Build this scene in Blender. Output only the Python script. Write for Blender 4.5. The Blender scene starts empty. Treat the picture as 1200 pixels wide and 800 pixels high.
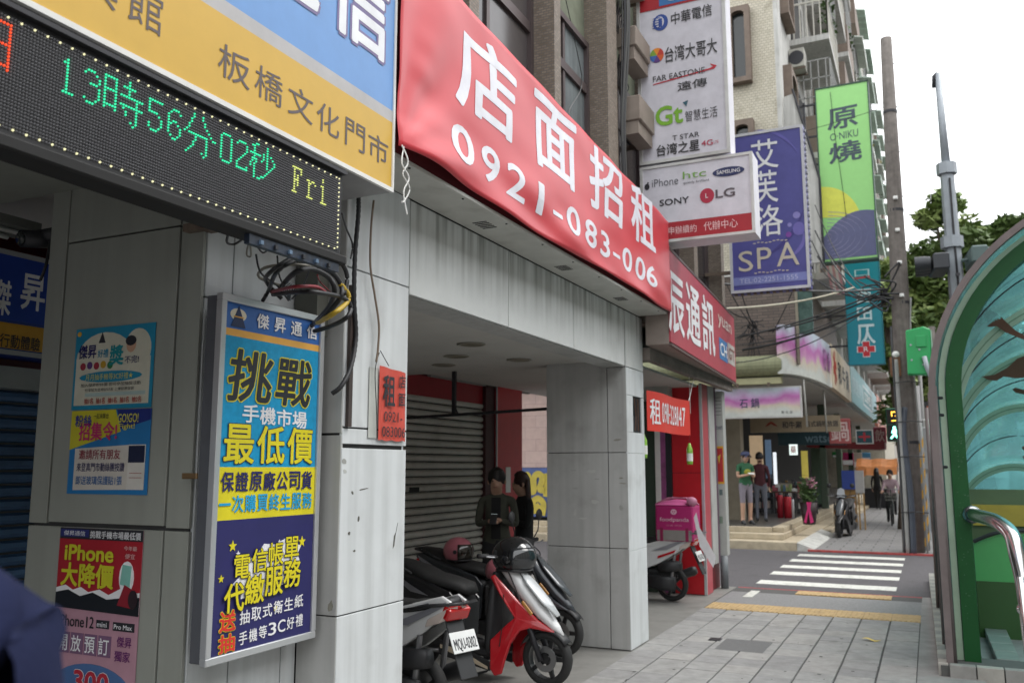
import bpy, bmesh, math, random
from mathutils import Vector, Matrix
R = math.radians
random.seed(7)
sc = bpy.context.scene
col = sc.collection

# ---------------------------------------------------------------- camera
YAW, PITCH = R(25.43), R(8.2)
cam = bpy.data.cameras.new('camera')
cam.sensor_width = 36; cam.lens = 30.6; cam.clip_start = .05; cam.clip_end = 3000
cam.dof.use_dof = True; cam.dof.focus_distance = 4.6; cam.dof.aperture_fstop = 3.2
camo = bpy.data.objects.new('camera', cam); col.objects.link(camo)
camo.location = (0, 0, 1.7)
camo.rotation_euler = (R(90) + PITCH, 0, YAW)
sc.camera = camo
# ---------------------------------------------------------------- world: bright overcast sky
SUN_EL, SUN_AZ = 58, 62
w = bpy.data.worlds.new('World'); sc.world = w; w.use_nodes = True
nt = w.node_tree; nt.nodes.clear()
sky = nt.nodes.new('ShaderNodeTexSky'); sky.sky_type = 'NISHITA'; sky.sun_disc = False
sky.sun_elevation = R(SUN_EL); sky.sun_rotation = R(SUN_AZ); sky.dust_density = 4; sky.air_density = 1.2
hsv = nt.nodes.new('ShaderNodeHueSaturation'); hsv.inputs['Saturation'].default_value = .3
bg1 = nt.nodes.new('ShaderNodeBackground'); bg1.inputs[1].default_value = .1
bg2 = nt.nodes.new('ShaderNodeBackground'); bg2.inputs[0].default_value = (.96, .98, 1, 1); bg2.inputs[1].default_value = 1.38
mx = nt.nodes.new('ShaderNodeMixShader'); mx.inputs[0].default_value = .8      # cloud cover over the clear sky
out = nt.nodes.new('ShaderNodeOutputWorld')
nt.links.new(sky.outputs[0], hsv.inputs['Color']); nt.links.new(hsv.outputs[0], bg1.inputs[0])
nt.links.new(bg1.outputs[0], mx.inputs[1]); nt.links.new(bg2.outputs[0], mx.inputs[2]); nt.links.new(mx.outputs[0], out.inputs[0])
sl = bpy.data.lights.new('sun', 'SUN'); sl.energy = .7; sl.angle = R(25); sl.color = (1, .97, .93)
so = bpy.data.objects.new('sun', sl); col.objects.link(so); so.rotation_euler = (R(90 - SUN_EL), 0, R(180 - SUN_AZ)); so.location = (20, 0, 40)
sc.view_settings.view_transform = 'Standard'; sc.view_settings.look = 'None'
sc.view_settings.exposure = 1.0; sc.view_settings.gamma = 1

# ---------------------------------------------------------------- materials
MATS = {}
def mat(name, c, rough=.6, metal=0., var=.12, scale=6, bump=0., emit=None, es=1., streak=0., alpha=1., spec=.5, grime=0., coat=0.):
    if name in MATS: return MATS[name]
    m = bpy.data.materials.new(name); m.use_nodes = True; MATS[name] = m
    N = m.node_tree.nodes; L = m.node_tree.links; b = N['Principled BSDF']
    b.inputs['Roughness'].default_value = rough; b.inputs['Metallic'].default_value = metal
    b.inputs['Specular IOR Level'].default_value = spec
    if coat: b.inputs['Coat Weight'].default_value = coat; b.inputs['Coat Roughness'].default_value = .05
    g = N.new('ShaderNodeNewGeometry'); 
    n = N.new('ShaderNodeTexNoise'); n.inputs['Scale'].default_value = scale; n.inputs['Detail'].default_value = 5; n.inputs['Roughness'].default_value = .65
    L.new(g.outputs['Position'], n.inputs['Vector'])
    r = N.new('ShaderNodeMapRange'); r.inputs[1].default_value = .3; r.inputs[2].default_value = .7
    r.inputs[3].default_value = 1 - var; r.inputs[4].default_value = 1 + var * .6
    L.new(n.outputs[0], r.inputs[0])
    mul = N.new('ShaderNodeMix'); mul.data_type = 'RGBA'; mul.blend_type = 'MULTIPLY'; mul.inputs[0].default_value = 1
    mul.inputs[6].default_value = (*c, 1); L.new(r.outputs[0], mul.inputs[7])
    outc = mul.outputs[2]
    def stain(vec_scale, lo, hi, colr, amt, nscale=1.):
        nonlocal outc
        mp = N.new('ShaderNodeMapping'); mp.inputs['Scale'].default_value = vec_scale; L.new(g.outputs['Position'], mp.inputs[0])
        k = N.new('ShaderNodeTexNoise'); k.inputs['Scale'].default_value = nscale; k.inputs['Detail'].default_value = 6; L.new(mp.outputs[0], k.inputs[0])
        q = N.new('ShaderNodeMapRange'); q.inputs[1].default_value = lo; q.inputs[2].default_value = hi; q.inputs[3].default_value = 0; q.inputs[4].default_value = amt
        L.new(k.outputs[0], q.inputs[0])
        mm = N.new('ShaderNodeMix'); mm.data_type = 'RGBA'; L.new(outc, mm.inputs[6]); mm.inputs[7].default_value = (*colr, 1)
        L.new(q.outputs[0], mm.inputs[0]); outc = mm.outputs[2]; return q, mm
    if streak:
        q, mm = stain((14, 14, .7), .42, .72, (c[0]*.25, c[1]*.25, c[2]*.22), streak)
        if streak > .5:   # run-off marks hang from the top of the beam
            sp = N.new('ShaderNodeSeparateXYZ'); L.new(g.outputs['Position'], sp.inputs[0])
            z = N.new('ShaderNodeMapRange'); z.inputs[1].default_value = 2.75; z.inputs[2].default_value = 3.25; L.new(sp.outputs[2], z.inputs[0])
            mlt = N.new('ShaderNodeMath'); mlt.operation = 'MULTIPLY'; L.new(q.outputs[0], mlt.inputs[0]); L.new(z.outputs[0], mlt.inputs[1])
            L.new(mlt.outputs[0], mm.inputs[0])
    if grime: stain((1, 1, 1), .55, .75, (c[0]*.35, c[1]*.33, c[2]*.3), grime, 3.5)
    L.new(outc, b.inputs['Base Color'])
    if bump:
        n2 = N.new('ShaderNodeTexNoise'); n2.inputs['Scale'].default_value = scale * 6; n2.inputs['Detail'].default_value = 4; L.new(g.outputs['Position'], n2.inputs[0])
        bp = N.new('ShaderNodeBump'); bp.inputs['Strength'].default_value = bump; bp.inputs['Distance'].default_value = .01
        L.new(n2.outputs[0], bp.inputs['Height']); L.new(bp.outputs[0], b.inputs['Normal'])
    if emit: b.inputs['Emission Color'].default_value = (*emit, 1); b.inputs['Emission Strength'].default_value = es
    if alpha < 1: b.inputs['Alpha'].default_value = alpha
    return m
def C(h): # sRGB hex -> linear
    return tuple(((int(h[i:i+2], 16)/255 + .055)/1.055)**2.4 if int(h[i:i+2], 16) > 10 else int(h[i:i+2], 16)/255/12.92 for i in (0, 2, 4))
def paint(h, rough=.5, **k): return mat('paint_' + h + ('' if rough == .5 else '_r%d' % int(rough*100)), C(h), rough, **k)

def tilemat(name, c1, c2, mortar, bw, rh, ms=.02, axis='xz', bump=.4, rough=.6, grime=0):
    if name in MATS: return MATS[name]
    m = mat(name, c1, rough, grime=grime); N = m.node_tree.nodes; L = m.node_tree.links; b = N['Principled BSDF']
    g = N.new('ShaderNodeNewGeometry'); sp = N.new('ShaderNodeSeparateXYZ'); cb = N.new('ShaderNodeCombineXYZ'); L.new(g.outputs['Position'], sp.inputs[0])
    if axis == 'xz': # walls facing either way: x+y along the wall
        ad = N.new('ShaderNodeMath'); L.new(sp.outputs[0], ad.inputs[0]); L.new(sp.outputs[1], ad.inputs[1]); L.new(ad.outputs[0], cb.inputs[0]); L.new(sp.outputs[2], cb.inputs[1])
    else: L.new(sp.outputs[0], cb.inputs[0]); L.new(sp.outputs[1], cb.inputs[1])
    br = N.new('ShaderNodeTexBrick'); L.new(cb.outputs[0], br.inputs[0]); br.inputs['Scale'].default_value = 1
    br.inputs['Color1'].default_value = (*c1, 1); br.inputs['Color2'].default_value = (*c2, 1); br.inputs['Mortar'].default_value = (*mortar, 1)
    br.inputs['Brick Width'].default_value = bw; br.inputs['Row Height'].default_value = rh; br.inputs['Mortar Size'].default_value = ms*rh; br.offset = 0.5
    old = b.inputs['Base Color'].links[0].from_node
    old.inputs[6].default_value = (1, 1, 1, 1); L.new(br.outputs[0], old.inputs[6])
    bp = N.new('ShaderNodeBump'); bp.inputs['Strength'].default_value = bump; bp.inputs['Distance'].default_value = .004; bp.invert = True
    L.new(br.outputs['Fac'], bp.inputs['Height']); L.new(bp.outputs[0], b.inputs['Normal'])
    return m
def glass(name, tint, trans=.75, rough=.03):
    if name in MATS: return MATS[name]
    m = bpy.data.materials.new(name); m.use_nodes = True; MATS[name] = m; N = m.node_tree.nodes; L = m.node_tree.links; N.clear()
    t = N.new('ShaderNodeBsdfTransparent'); t.inputs[0].default_value = (*tint, 1)
    d = N.new('ShaderNodeBsdfTranslucent'); d.inputs[0].default_value = (*tint, 1)
    gl = N.new('ShaderNodeBsdfGlossy'); gl.inputs['Roughness'].default_value = rough
    a = N.new('ShaderNodeMixShader'); noi = N.new('ShaderNodeTexNoise'); noi.inputs['Scale'].default_value = 2.5; noi.inputs['Detail'].default_value = 6
    g = N.new('ShaderNodeNewGeometry'); L.new(g.outputs['Position'], noi.inputs[0])
    mr = N.new('ShaderNodeMapRange'); mr.inputs[1].default_value = .3; mr.inputs[2].default_value = .7; mr.inputs[3].default_value = 1-trans-.08; mr.inputs[4].default_value = 1-trans+.1; L.new(noi.outputs[0], mr.inputs[0])
    L.new(mr.outputs[0], a.inputs[0]); L.new(t.outputs[0], a.inputs[1]); L.new(d.outputs[0], a.inputs[2])
    f = N.new('ShaderNodeFresnel'); f.inputs[0].default_value = 1.35; fm_ = N.new('ShaderNodeMath'); fm_.operation = 'MULTIPLY'; fm_.inputs[1].default_value = .3; L.new(f.outputs[0], fm_.inputs[0]); b = N.new('ShaderNodeMixShader')
    L.new(fm_.outputs[0], b.inputs[0]); L.new(a.outputs[0], b.inputs[1]); L.new(gl.outputs[0], b.inputs[2])
    o = N.new('ShaderNodeOutputMaterial'); L.new(b.outputs[0], o.inputs[0]); return m

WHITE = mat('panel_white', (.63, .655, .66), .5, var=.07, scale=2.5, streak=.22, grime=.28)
BEAM = mat('beam_white', (.60, .615, .60), .5, var=.08, scale=2, streak=.95, grime=.2)
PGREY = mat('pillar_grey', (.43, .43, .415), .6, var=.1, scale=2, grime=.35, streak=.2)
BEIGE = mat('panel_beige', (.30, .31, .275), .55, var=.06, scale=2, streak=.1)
BLACK = mat('black_gap', (.012, .012, .012), .8)
DARK = mat('dark_metal', (.03, .03, .035), .45, metal=.3)
RUBBER = mat('rubber', (.018, .018, .018), .75, bump=.2, scale=20)
CABLE = mat('cable_black', (.02, .02, .022), .5)
STEEL = mat('stainless', (.6, .6, .6), .18, metal=1, var=.05)
ALU = mat('aluminium_frame', (.62, .63, .64), .35, metal=.6, var=.05)
CONC = mat('concrete', (.27, .265, .255), .85, var=.2, scale=5, bump=.4, grime=.3)
ASPH = mat('asphalt', (.095, .089, .095), .85, var=.35, scale=30, bump=.5, grime=.35)
GLASSD = mat('dark_glass', (.03, .035, .035), .08, var=.1, spec=.6)
WPAINT = mat('white_paint', (.75, .75, .72), .5, var=.08)
SKIN = mat('skin', (.50, .30, .21), .55, var=.05)

# ---------------------------------------------------------------- mesh builder
WM = {}
class MB:
    def __init__(s): s.v = []; s.f = []; s.mi = []; s.cur = 0
    def add(s, vs, fs):
        n = len(s.v); s.v += [Vector(p) for p in vs]; s.f += [tuple(i+n for i in f) for f in fs]; s.mi += [s.cur]*len(fs); return s
    def box(s, x0, x1, y0, y1, z0, z1):
        return s.add([(x, y, z) for x in (x0, x1) for y in (y0, y1) for z in (z0, z1)], [(0,1,3,2),(4,6,7,5),(0,4,5,1),(2,3,7,6),(0,2,6,4),(1,5,7,3)])
    def obox(s, c, size, rot=(0,0,0)):
        from mathutils import Euler
        M = Matrix.Translation(c) @ Euler(rot).to_matrix().to_4x4(); a, b, d = [q/2 for q in size]
        return s.add([M @ Vector((x, y, z)) for x in (-a, a) for y in (-b, b) for z in (-d, d)], [(0,1,3,2),(4,6,7,5),(0,4,5,1),(2,3,7,6),(0,2,6,4),(1,5,7,3)])
    def loft(s, rings, closed=True, caps=True, wrap=False):
        n = len(rings[0]); vs = [p for r in rings for p in r]; fs = []
        m = len(rings)
        for i in range(m if wrap else m-1):
            i2 = (i+1) % m
            for j in range(n if closed else n-1):
                k = (j+1) % n; fs.append((i*n+j, i*n+k, i2*n+k, i2*n+j))
        if caps and not wrap: fs += [tuple(range(n))[::-1], tuple((m-1)*n+j for j in range(n))]
        return s.add(vs, fs)
    def tube(s, pts, r, n=6, caps=True):
        pts = [Vector(p) for p in pts]; rings = []; up = None
        for i, p in enumerate(pts):
            d = (pts[min(i+1, len(pts)-1)] - pts[max(i-1, 0)])
            d = d.normalized() if d.length > 1e-9 else Vector((0,0,1))
            if up is None: up = Vector((0,0,1)) if abs(d.z) < .9 else Vector((1,0,0))
            a = d.cross(up); a = a.normalized() if a.length > 1e-6 else Vector((1,0,0)); b = d.cross(a).normalized()
            rr = r[i] if isinstance(r, (list, tuple)) else r
            rings.append([p + a*math.cos(t)*rr + b*math.sin(t)*rr for t in [2*math.pi*k/n for k in range(n)]])
        return s.loft(rings, caps=caps)
    def cyl(s, p0, p1, r0, r1=None, n=12): return s.tube([p0, p1], [r0, r0 if r1 is None else r1], n)
    def prism(s, pts, ax, a, b):
        f = {'x': lambda p, t: (t, p[0], p[1]), 'y': lambda p, t: (p[0], t, p[1]), 'z': lambda p, t: (p[0], p[1], t)}[ax]
        n = len(pts)
        return s.add([f(p, a) for p in pts] + [f(p, b) for p in pts], [tuple(range(n))[::-1], tuple(range(n, 2*n))] + [(i, (i+1) % n, n+(i+1) % n, n+i) for i in range(n)])
    def lathe(s, prof, c=(0,0,0), ax='z', n=16, caps=True):
        rings = []
        for r, h in prof:
            ring = []
            for k in range(n):
                t = 2*math.pi*k/n; q = (r*math.cos(t), r*math.sin(t))
                ring.append(Vector(c) + Vector({'z': (q[0], q[1], h), 'y': (q[0], h, q[1]), 'x': (h, q[0], q[1])}[ax]))
            rings.append(ring)
        return s.loft(rings, caps=caps)
    def sph(s, c, rx, ry, rz, n=12, m=8, a0=-90, a1=90):
        return s.loft([[Vector(c) + Vector((rx*math.cos(p)*math.cos(t), ry*math.cos(p)*math.sin(t), rz*math.sin(p))) for t in [2*math.pi*k/n for k in range(n)]]
                       for p in [R(max(-89, min(89, a0 + (a1-a0)*i/m))) for i in range(m+1)]])
    def build(s, name, m, parent=None, smooth=False, bevel=0, local=False, seg=1, kind=None, label=None, sub=0):
        c = Vector((0,0,0))
        if s.v and not local:
            lo = Vector([min(p[i] for p in s.v) for i in range(3)]); hi = Vector([max(p[i] for p in s.v) for i in range(3)]); c = (lo+hi)/2
        me = bpy.data.meshes.new(name); me.from_pydata([p-c for p in s.v], [], s.f)
        bm = bmesh.new(); bm.from_mesh(me); bmesh.ops.recalc_face_normals(bm, faces=bm.faces); bm.to_mesh(me); bm.free()
        for q in (m if isinstance(m, (list, tuple)) else [m]): me.materials.append(q)
        if isinstance(m, (list, tuple)): me.polygons.foreach_set('material_index', s.mi)
        if smooth: me.polygons.foreach_set('use_smooth', [True]*len(me.polygons))
        o = bpy.data.objects.new(name, me); col.objects.link(o)
        if parent: o.parent = parent
        if local: o.location = (0,0,0); WM[o] = WM.get(parent, Matrix())
        else:
            M = Matrix.Translation(c); WM[o] = M; o.matrix_basis = (WM[parent].inverted() @ M) if parent else M
        if bevel:
            b = o.modifiers.new('bevel', 'BEVEL'); b.width = bevel; b.segments = seg; b.limit_method = 'ANGLE'; b.angle_limit = R(40)
        if sub:
            b = o.modifiers.new('subsurf', 'SUBSURF'); b.levels = sub; b.render_levels = sub
        if kind: o['kind'] = kind
        if label: o['label'] = label
        return o
def thing(name, label, cat, group=None, loc=(0,0,0), rz=0):
    o = bpy.data.objects.new(name, None); col.objects.link(o); o.empty_display_size = .1
    o.location = loc; o.rotation_euler = (0, 0, rz); o['label'] = label; o['category'] = cat
    if group: o['group'] = group
    WM[o] = Matrix.Translation(loc) @ Matrix.Rotation(rz, 4, 'Z'); return o
def tag(o, label, cat, group=None):
    o['label'] = label; o['category'] = cat
    if group: o['group'] = group
    return o
def struct(o): o['kind'] = 'structure'; return o
def bx(name, m, x0, x1, y0, y1, z0, z1, parent=None, bevel=0, **k): return MB().box(x0, x1, y0, y1, z0, z1).build(name, m, parent, bevel=bevel, **k)
def copy_tree(o, parent=None, loc=None):
    c = o.copy(); col.objects.link(c); c.parent = parent
    if loc is not None: c.location = loc
    for ch in list(o.children): copy_tree(ch, c)
    return c
# pixel of the photograph -> point on a plane of the street (survey helper)
def ray(u, v):
    X = (u-600)/1020; D = (v-400)/1020; f = math.cos(PITCH) + D*math.sin(PITCH); z = math.sin(PITCH) - D*math.cos(PITCH)
    return Vector((X*math.cos(YAW) - f*math.sin(YAW), X*math.sin(YAW) + f*math.cos(YAW), z))
def onx(u, v, x): r = ray(u, v); t = x/r.x; return Vector((x, r.y*t, 1.7+r.z*t))
def ony(u, v, y): r = ray(u, v); t = y/r.y; return Vector((r.x*t, y, 1.7+r.z*t))
def onz(u, v, z): r = ray(u, v); t = (z-1.7)/r.z; return Vector((r.x*t, r.y*t, z))

# frames for flat print: origin + direction of reading
def FE(x): return (Vector((x,0,0)), Vector((0,1,0)))       # faces the street (+x)
def FS(y): return (Vector((0,y,0)), Vector((1,0,0)))       # faces the camera end (-y)
def fpt(fr, a, b, off): n = fr[1].cross(Vector((0,0,1))); return fr[0] + fr[1]*a + Vector((0,0,b)) + n*off
TXT = {}
def text(s, fr, a0, a1, b0, b1, m, parent, bold=.02, off=.004, name='lettering', rot=0, line=None, shear=0, skew=0, res=3):
    """one line of print fitted to the box; line = (material, extra weight) for an outline behind it"""
    key = (s, res)
    if key not in TXT:
        cu = bpy.data.curves.new('t', 'FONT'); cu.body = s; cu.resolution_u = res
        o = bpy.data.objects.new('t', cu); col.objects.link(o); bpy.context.view_layer.update()
        me = bpy.data.meshes.new_from_object(o.evaluated_get(bpy.context.evaluated_depsgraph_get()))
        TXT[key] = ([v.co.copy() for v in me.vertices], [tuple(p.vertices) for p in me.polygons])
        bpy.data.objects.remove(o); bpy.data.curves.remove(cu); bpy.data.meshes.remove(me)
    vs, fs = TXT[key]
    x0, x1 = min(p.x for p in vs), max(p.x for p in vs); y0, y1 = min(p.y for p in vs), max(p.y for p in vs)
    if s == '一': y0 -= .35; y1 += .35
    ca, cb_ = (a0+a1)/2, (b0+b1)/2; n = fr[1].cross(Vector((0,0,1)))
    for k, (mm, bo) in enumerate(([(line[0], bold+line[1])] if line else []) + [(m, bold)]):
        fill = k or not line
        w_ = max(bo, 0)*.6; nd = 0 if w_ < .004 else (4 if w_ < .016 else 8)
        shifts = [(0, 0)] + [(w_*math.cos(2*math.pi*(j+.5)/nd), w_*math.sin(2*math.pi*(j+.5)/nd)) for j in range(nd)]
        mb = MB(); bw = max(bold, 0)*.6
        for j, (dx, dy) in enumerate(shifts):
            pts = []
            for p in vs:
                a = (p.x+dx-x0+bw*.7)/(x1-x0+1.4*bw)*(a1-a0) + a0; b = (p.y+dy-y0+bw*.7)/(y1-y0+1.4*bw)*(b1-b0) + b0
                b += shear*(a-ca); a += skew*(b-cb_)
                if rot: a, b = ca + (a-ca)*math.cos(rot) - (b-cb_)*math.sin(rot), cb_ + (a-ca)*math.sin(rot) + (b-cb_)*math.cos(rot)
                pts.append(fpt(fr, a, b, off + j*.00012 + (.0012 if fill and line else 0)))
            mb.add(pts, fs)
        mb.build(name if fill else 'lettering_outline', mm, parent)
def poly(fr, pts, m, parent, off=.002, name='print', t=.002):
    mb = MB(); n = len(pts)
    mb.add([fpt(fr, a, b, off) for a, b in pts] + [fpt(fr, a, b, off-t) for a, b in pts], [tuple(range(n)), tuple(range(n, 2*n))[::-1]] + [(i, (i+1) % n, n+(i+1) % n, n+i) for i in range(n)])
    return mb.build(name, m, parent)
def rect(fr, a0, a1, b0, b1, m, parent, off=.002, name='print', t=.002): return poly(fr, [(a0,b0),(a1,b0),(a1,b1),(a0,b1)], m, parent, off, name, t)
def ell(a, b, ra, rb, n=24, s=0, e=360): return [(a+ra*math.cos(R(s+(e-s)*k/n)), b+rb*math.sin(R(s+(e-s)*k/n))) for k in range(n if e-s == 360 else n+1)]
def star(a, b, r, rot=90): return [(a + (r if k % 2 == 0 else r*.42)*math.cos(R(rot+36*k)), b + (r if k % 2 == 0 else r*.42)*math.sin(R(rot+36*k))) for k in range(10)]
def arc_pts(c, r, a0, a1, n, plane='xz', y=0):
    return [Vector((c[0]+r*math.cos(R(a0+(a1-a0)*k/n)), y, c[1]+r*math.sin(R(a0+(a1-a0)*k/n)))) for k in range(n+1)]
def smooth_path(pts, n=6):
    P = [Vector(p) for p in pts]; o = []
    for i in range(len(P)-1):
        a, b, c, d = P[max(i-1,0)], P[i], P[i+1], P[min(i+2,len(P)-1)]
        for k in range(n):
            t = k/n; o.append(.5*((2*b) + (c-a)*t + (2*a-5*b+4*c-d)*t*t + (3*b-a-3*c+d)*t**3))
    return o + [P[-1]]

# ================================================================ SETTING
struct(bx('ground', ASPH, -900, 900, -600, 1500, -.4, -.16))
struct(bx('sidewalk', CONC, -2.62, 3.4, -6, 13.08, -.2, -.035))
struct(bx('side_street', ASPH, -40, 40, 13.08, 19.32, -.2, -.03))
struct(bx('main_road', ASPH, 3.6, 18, -60, 300, -.2, -.12))
struct(bx('kerb_red_line', paint('a33236', .7, var=.5, scale=14), -2.62, 3.4, 13.08, 13.2, -.2, -.022))
apron = struct(bx('arcade_floor', mat('arcade_floor', (.22, .215, .20), .6, var=.18, scale=4, grime=.35, bump=.1), -6.2, -2.62, -6, 13.05, -.2, -.006))
fars = struct(bx('far_sidewalk', tilemat('far_paving', (.25,.245,.24), (.22,.215,.215), (.09,.09,.09), .6, .4, .04, 'xy'), -2.4, 3.4, 19.45, 90, -.2, 0))
struct(bx('far_kerb', paint('a8423f', .7, var=.4, scale=10), -2.4, 3.4, 19.32, 19.45, -.2, .004))
# pavement of separate tiles
pave = struct(bx('pavement', mat('grout', (.085, .083, .08), .9), -2.62, -.2, -6, 13.06, -.036, -.012))
TILE = [mat('paver_a', (.30, .295, .285), .75, var=.2, scale=9, bump=.3, grime=.35), mat('paver_b', (.265, .26, .255), .75, var=.2, scale=9, bump=.3, grime=.35), mat('paver_c', (.325, .315, .30), .75, var=.2, scale=9, bump=.3, grime=.35)]
protos = []
for m in TILE: protos.append(MB().box(-.1435, .1435, -.1465, .1465, -.025, 0).build('paving_tile', m, pave, bevel=.003, local=False))
cells = [(-2.472+.303*i, 10.775-.2975*j) for i in range(8) for j in range(25)]
k = 0
for (x, y) in cells:
    pr = protos[random.choice([0, 0, 1, 2])]
    o = pr if k < 0 else pr.copy()
    col.objects.link(o); o.parent = pave
    o.matrix_basis = WM[pave].inverted() @ Matrix.Translation((x, y, random.uniform(-.003, .0015))) @ Matrix.Rotation(R(random.uniform(-.25, .25)), 4, 'Z') @ Matrix.Translation((0, 0, -.0125))
for pr in protos: pr.matrix_basis = WM[pave].inverted() @ Matrix.Translation((-2.472+.303*protos.index(pr), 3.0, -.0125))
struct(bx('pavement_edge', CONC, -.2, .3, -6, 13.06, -.036, -.004))
# tactile strips: each plate with five ridges
def tact(x0, n, y0, y1):
    TM = mat('tactile_yellow', (.50, .35, .17), .7, var=.25, scale=9, grime=.3)
    b = MB().box(-.148, .148, 0, y1-y0-.01, -.03, .001)
    for i in range(5): b.box(-.125+.055*i, -.095+.055*i, .02, y1-y0-.03, .0, .006)
    p = None
    for i in range(n):
        if p is None: p = b.build('tactile_tile', TM, pave); c0 = WM[p].translation.copy(); o = p
        else: o = p.copy(); col.objects.link(o)
        o.parent = pave; o.matrix_basis = WM[pave].inverted() @ Matrix.Translation((x0+.15+.3*i, (y0+y1)/2, c0.z))
tact(-2.6, 8, 10.93, 11.45); tact(-1.76, 4, 12.62, 12.98)
struct(bx('pavement_apron', mat('speckled_concrete', (.24, .24, .24), .85, var=.35, scale=60, bump=.3), -2.6, -.1, 11.46, 12.6, -.03, -.008))
WS = mat('road_white', (.64, .64, .59), .75, var=.3, scale=24, grime=.6, bump=.2)
zb = []
for i, (y0, y1) in enumerate([(13.72, 14.17), (14.98, 15.42), (16.05, 16.48), (17.15, 17.58), (18.25, 18.68)]):
    struct(bx('crosswalk_stripe', WS, -2.47, -.54, y0, y1, -.03, -.024))
struct(bx('paint_mark', WS, -2.36, -2.24, 12.1, 12.75, -.008, -.003))
struct(bx('drain_cover', mat('drain', (.14, .14, .14), .6, bump=.3, scale=20), -1.95, -1.5, 8.55, 9.1, -.02, .003, bevel=.004))
tag(bx('pavement_valve', DARK, -2.1, -1.98, 8.95, 9.08, -.01, .006, bevel=.004), 'small dark metal valve cap set in the grey paving near the white pillar', 'valve cap')
lf = MB().add([fpt((Vector((-.63,9.0,.004)), Vector((1,0,0))), 0, 0, 0)], [])
lf = MB().loft([[Vector((-.72+.03*i, 9.62+s*.035*math.sin(math.pi*i/6), .012+.012*math.sin(i*1.1)+.001*s)) for s in (-1, 0, 1)] for i in range(7)], closed=False, caps=False).build('fallen_leaf', paint('d8b95a', .6))
tag(lf, 'single yellow fallen leaf lying on the grey paving tiles', 'leaf')

# ================================================================ ARCADE BUILDING (near)
B1 = thing('arcade_building', 'white panelled shop building with a covered arcade and brown mosaic pilasters above', 'building', loc=(-4.5, 6, 0))
core = mat('core_grey', (.05, .05, .05), .9)
def panels(cells, fr, m, parent, t=.018, gap=.0035, bev=.002):
    for (a0, a1, b0, b1) in cells:
        n = fr[1].cross(Vector((0,0,1))); mb = MB()
        p = [fpt(fr, a, b, o) for o in (-t, 0) for a, b in ((a0+gap, b0+gap), (a1-gap, b0+gap), (a1-gap, b1-gap), (a0+gap, b1-gap))]
        mb.add(p, [(3,2,1,0),(4,5,6,7),(0,1,5,4),(1,2,6,5),(2,3,7,6),(3,0,4,7)]).build('cladding_panel', m, parent, bevel=bev)
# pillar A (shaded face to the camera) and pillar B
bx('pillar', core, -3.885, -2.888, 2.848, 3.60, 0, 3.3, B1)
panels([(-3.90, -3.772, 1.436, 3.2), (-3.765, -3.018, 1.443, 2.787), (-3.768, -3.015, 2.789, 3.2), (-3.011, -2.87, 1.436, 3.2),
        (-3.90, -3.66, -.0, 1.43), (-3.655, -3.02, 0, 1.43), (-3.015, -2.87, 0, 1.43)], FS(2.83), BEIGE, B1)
panels([(2.85, 3.02, 2.45, 3.2), (3.02, 3.56, 2.45, 3.2), (2.85, 3.10, 0, 2.45), (3.10, 3.45, 0, 2.45), (3.45, 3.56, 0, 2.45)], FE(-2.87), WHITE, B1)
bx('pillar', core, -3.5, -2.65, 3.58, 4.14, 0, 3.3, B1)
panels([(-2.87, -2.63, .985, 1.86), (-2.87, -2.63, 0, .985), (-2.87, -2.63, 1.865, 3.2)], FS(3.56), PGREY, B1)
panels([(3.562, 4.16, 0, .985), (3.562, 4.16, .985, 1.797), (3.562, 4.16, 1.812, 1.895), (3.562, 4.16, 1.897, 2.715), (3.562, 4.16, 2.715, 3.24)], FE(-2.63), WHITE, B1)
bx('cladding_panel', WHITE, -3.5, -2.65, 4.14, 4.158, 0, 2.7, B1)
# beam
bx('beam', core, -2.86, -2.65, 4.1, 8.7, 2.69, 3.3, B1)
panels([(4.162, 5.47, 2.675, 3.235), (5.474, 6.738, 2.675, 3.235), (6.742, 8.09, 2.675, 3.235), (8.125, 8.70, 2.675, 3.235)], FE(-2.63), BEAM, B1)
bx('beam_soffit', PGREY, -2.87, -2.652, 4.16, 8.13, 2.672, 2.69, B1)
# pillar 2
bx('pillar', core, -3.465, -2.655, 8.148, 8.68, 0, 3.0, B1)
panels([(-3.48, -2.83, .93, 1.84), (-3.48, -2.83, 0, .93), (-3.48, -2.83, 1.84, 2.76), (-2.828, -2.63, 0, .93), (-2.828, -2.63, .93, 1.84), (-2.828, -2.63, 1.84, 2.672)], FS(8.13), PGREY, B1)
panels([(8.132, 8.70, 0, .905), (8.132, 8.70, .905, 1.835), (8.132, 8.70, 1.835, 2.04), (8.132, 8.33, 2.04, 2.40), (8.62, 8.70, 2.04, 2.40), (8.132, 8.70, 2.40, 2.672)], FE(-2.63), WHITE, B1, gap=.0015)
jb = bx('recess_box', BLACK, -2.70, -2.645, 8.33, 8.62, 2.04, 2.40, B1)
for i in range(5): MB().tube([(-2.635, 8.36+.05*i, 2.06), (-2.632, 8.40+.035*i, 2.2), (-2.636, 8.34+.055*i, 2.38)], .006).build('wire', [CABLE, paint('5a3c28')][i % 2], jb)
bx('cladding_panel', PGREY, -3.48, -2.65, 8.68, 8.698, 0, 2.7, B1)
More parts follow.
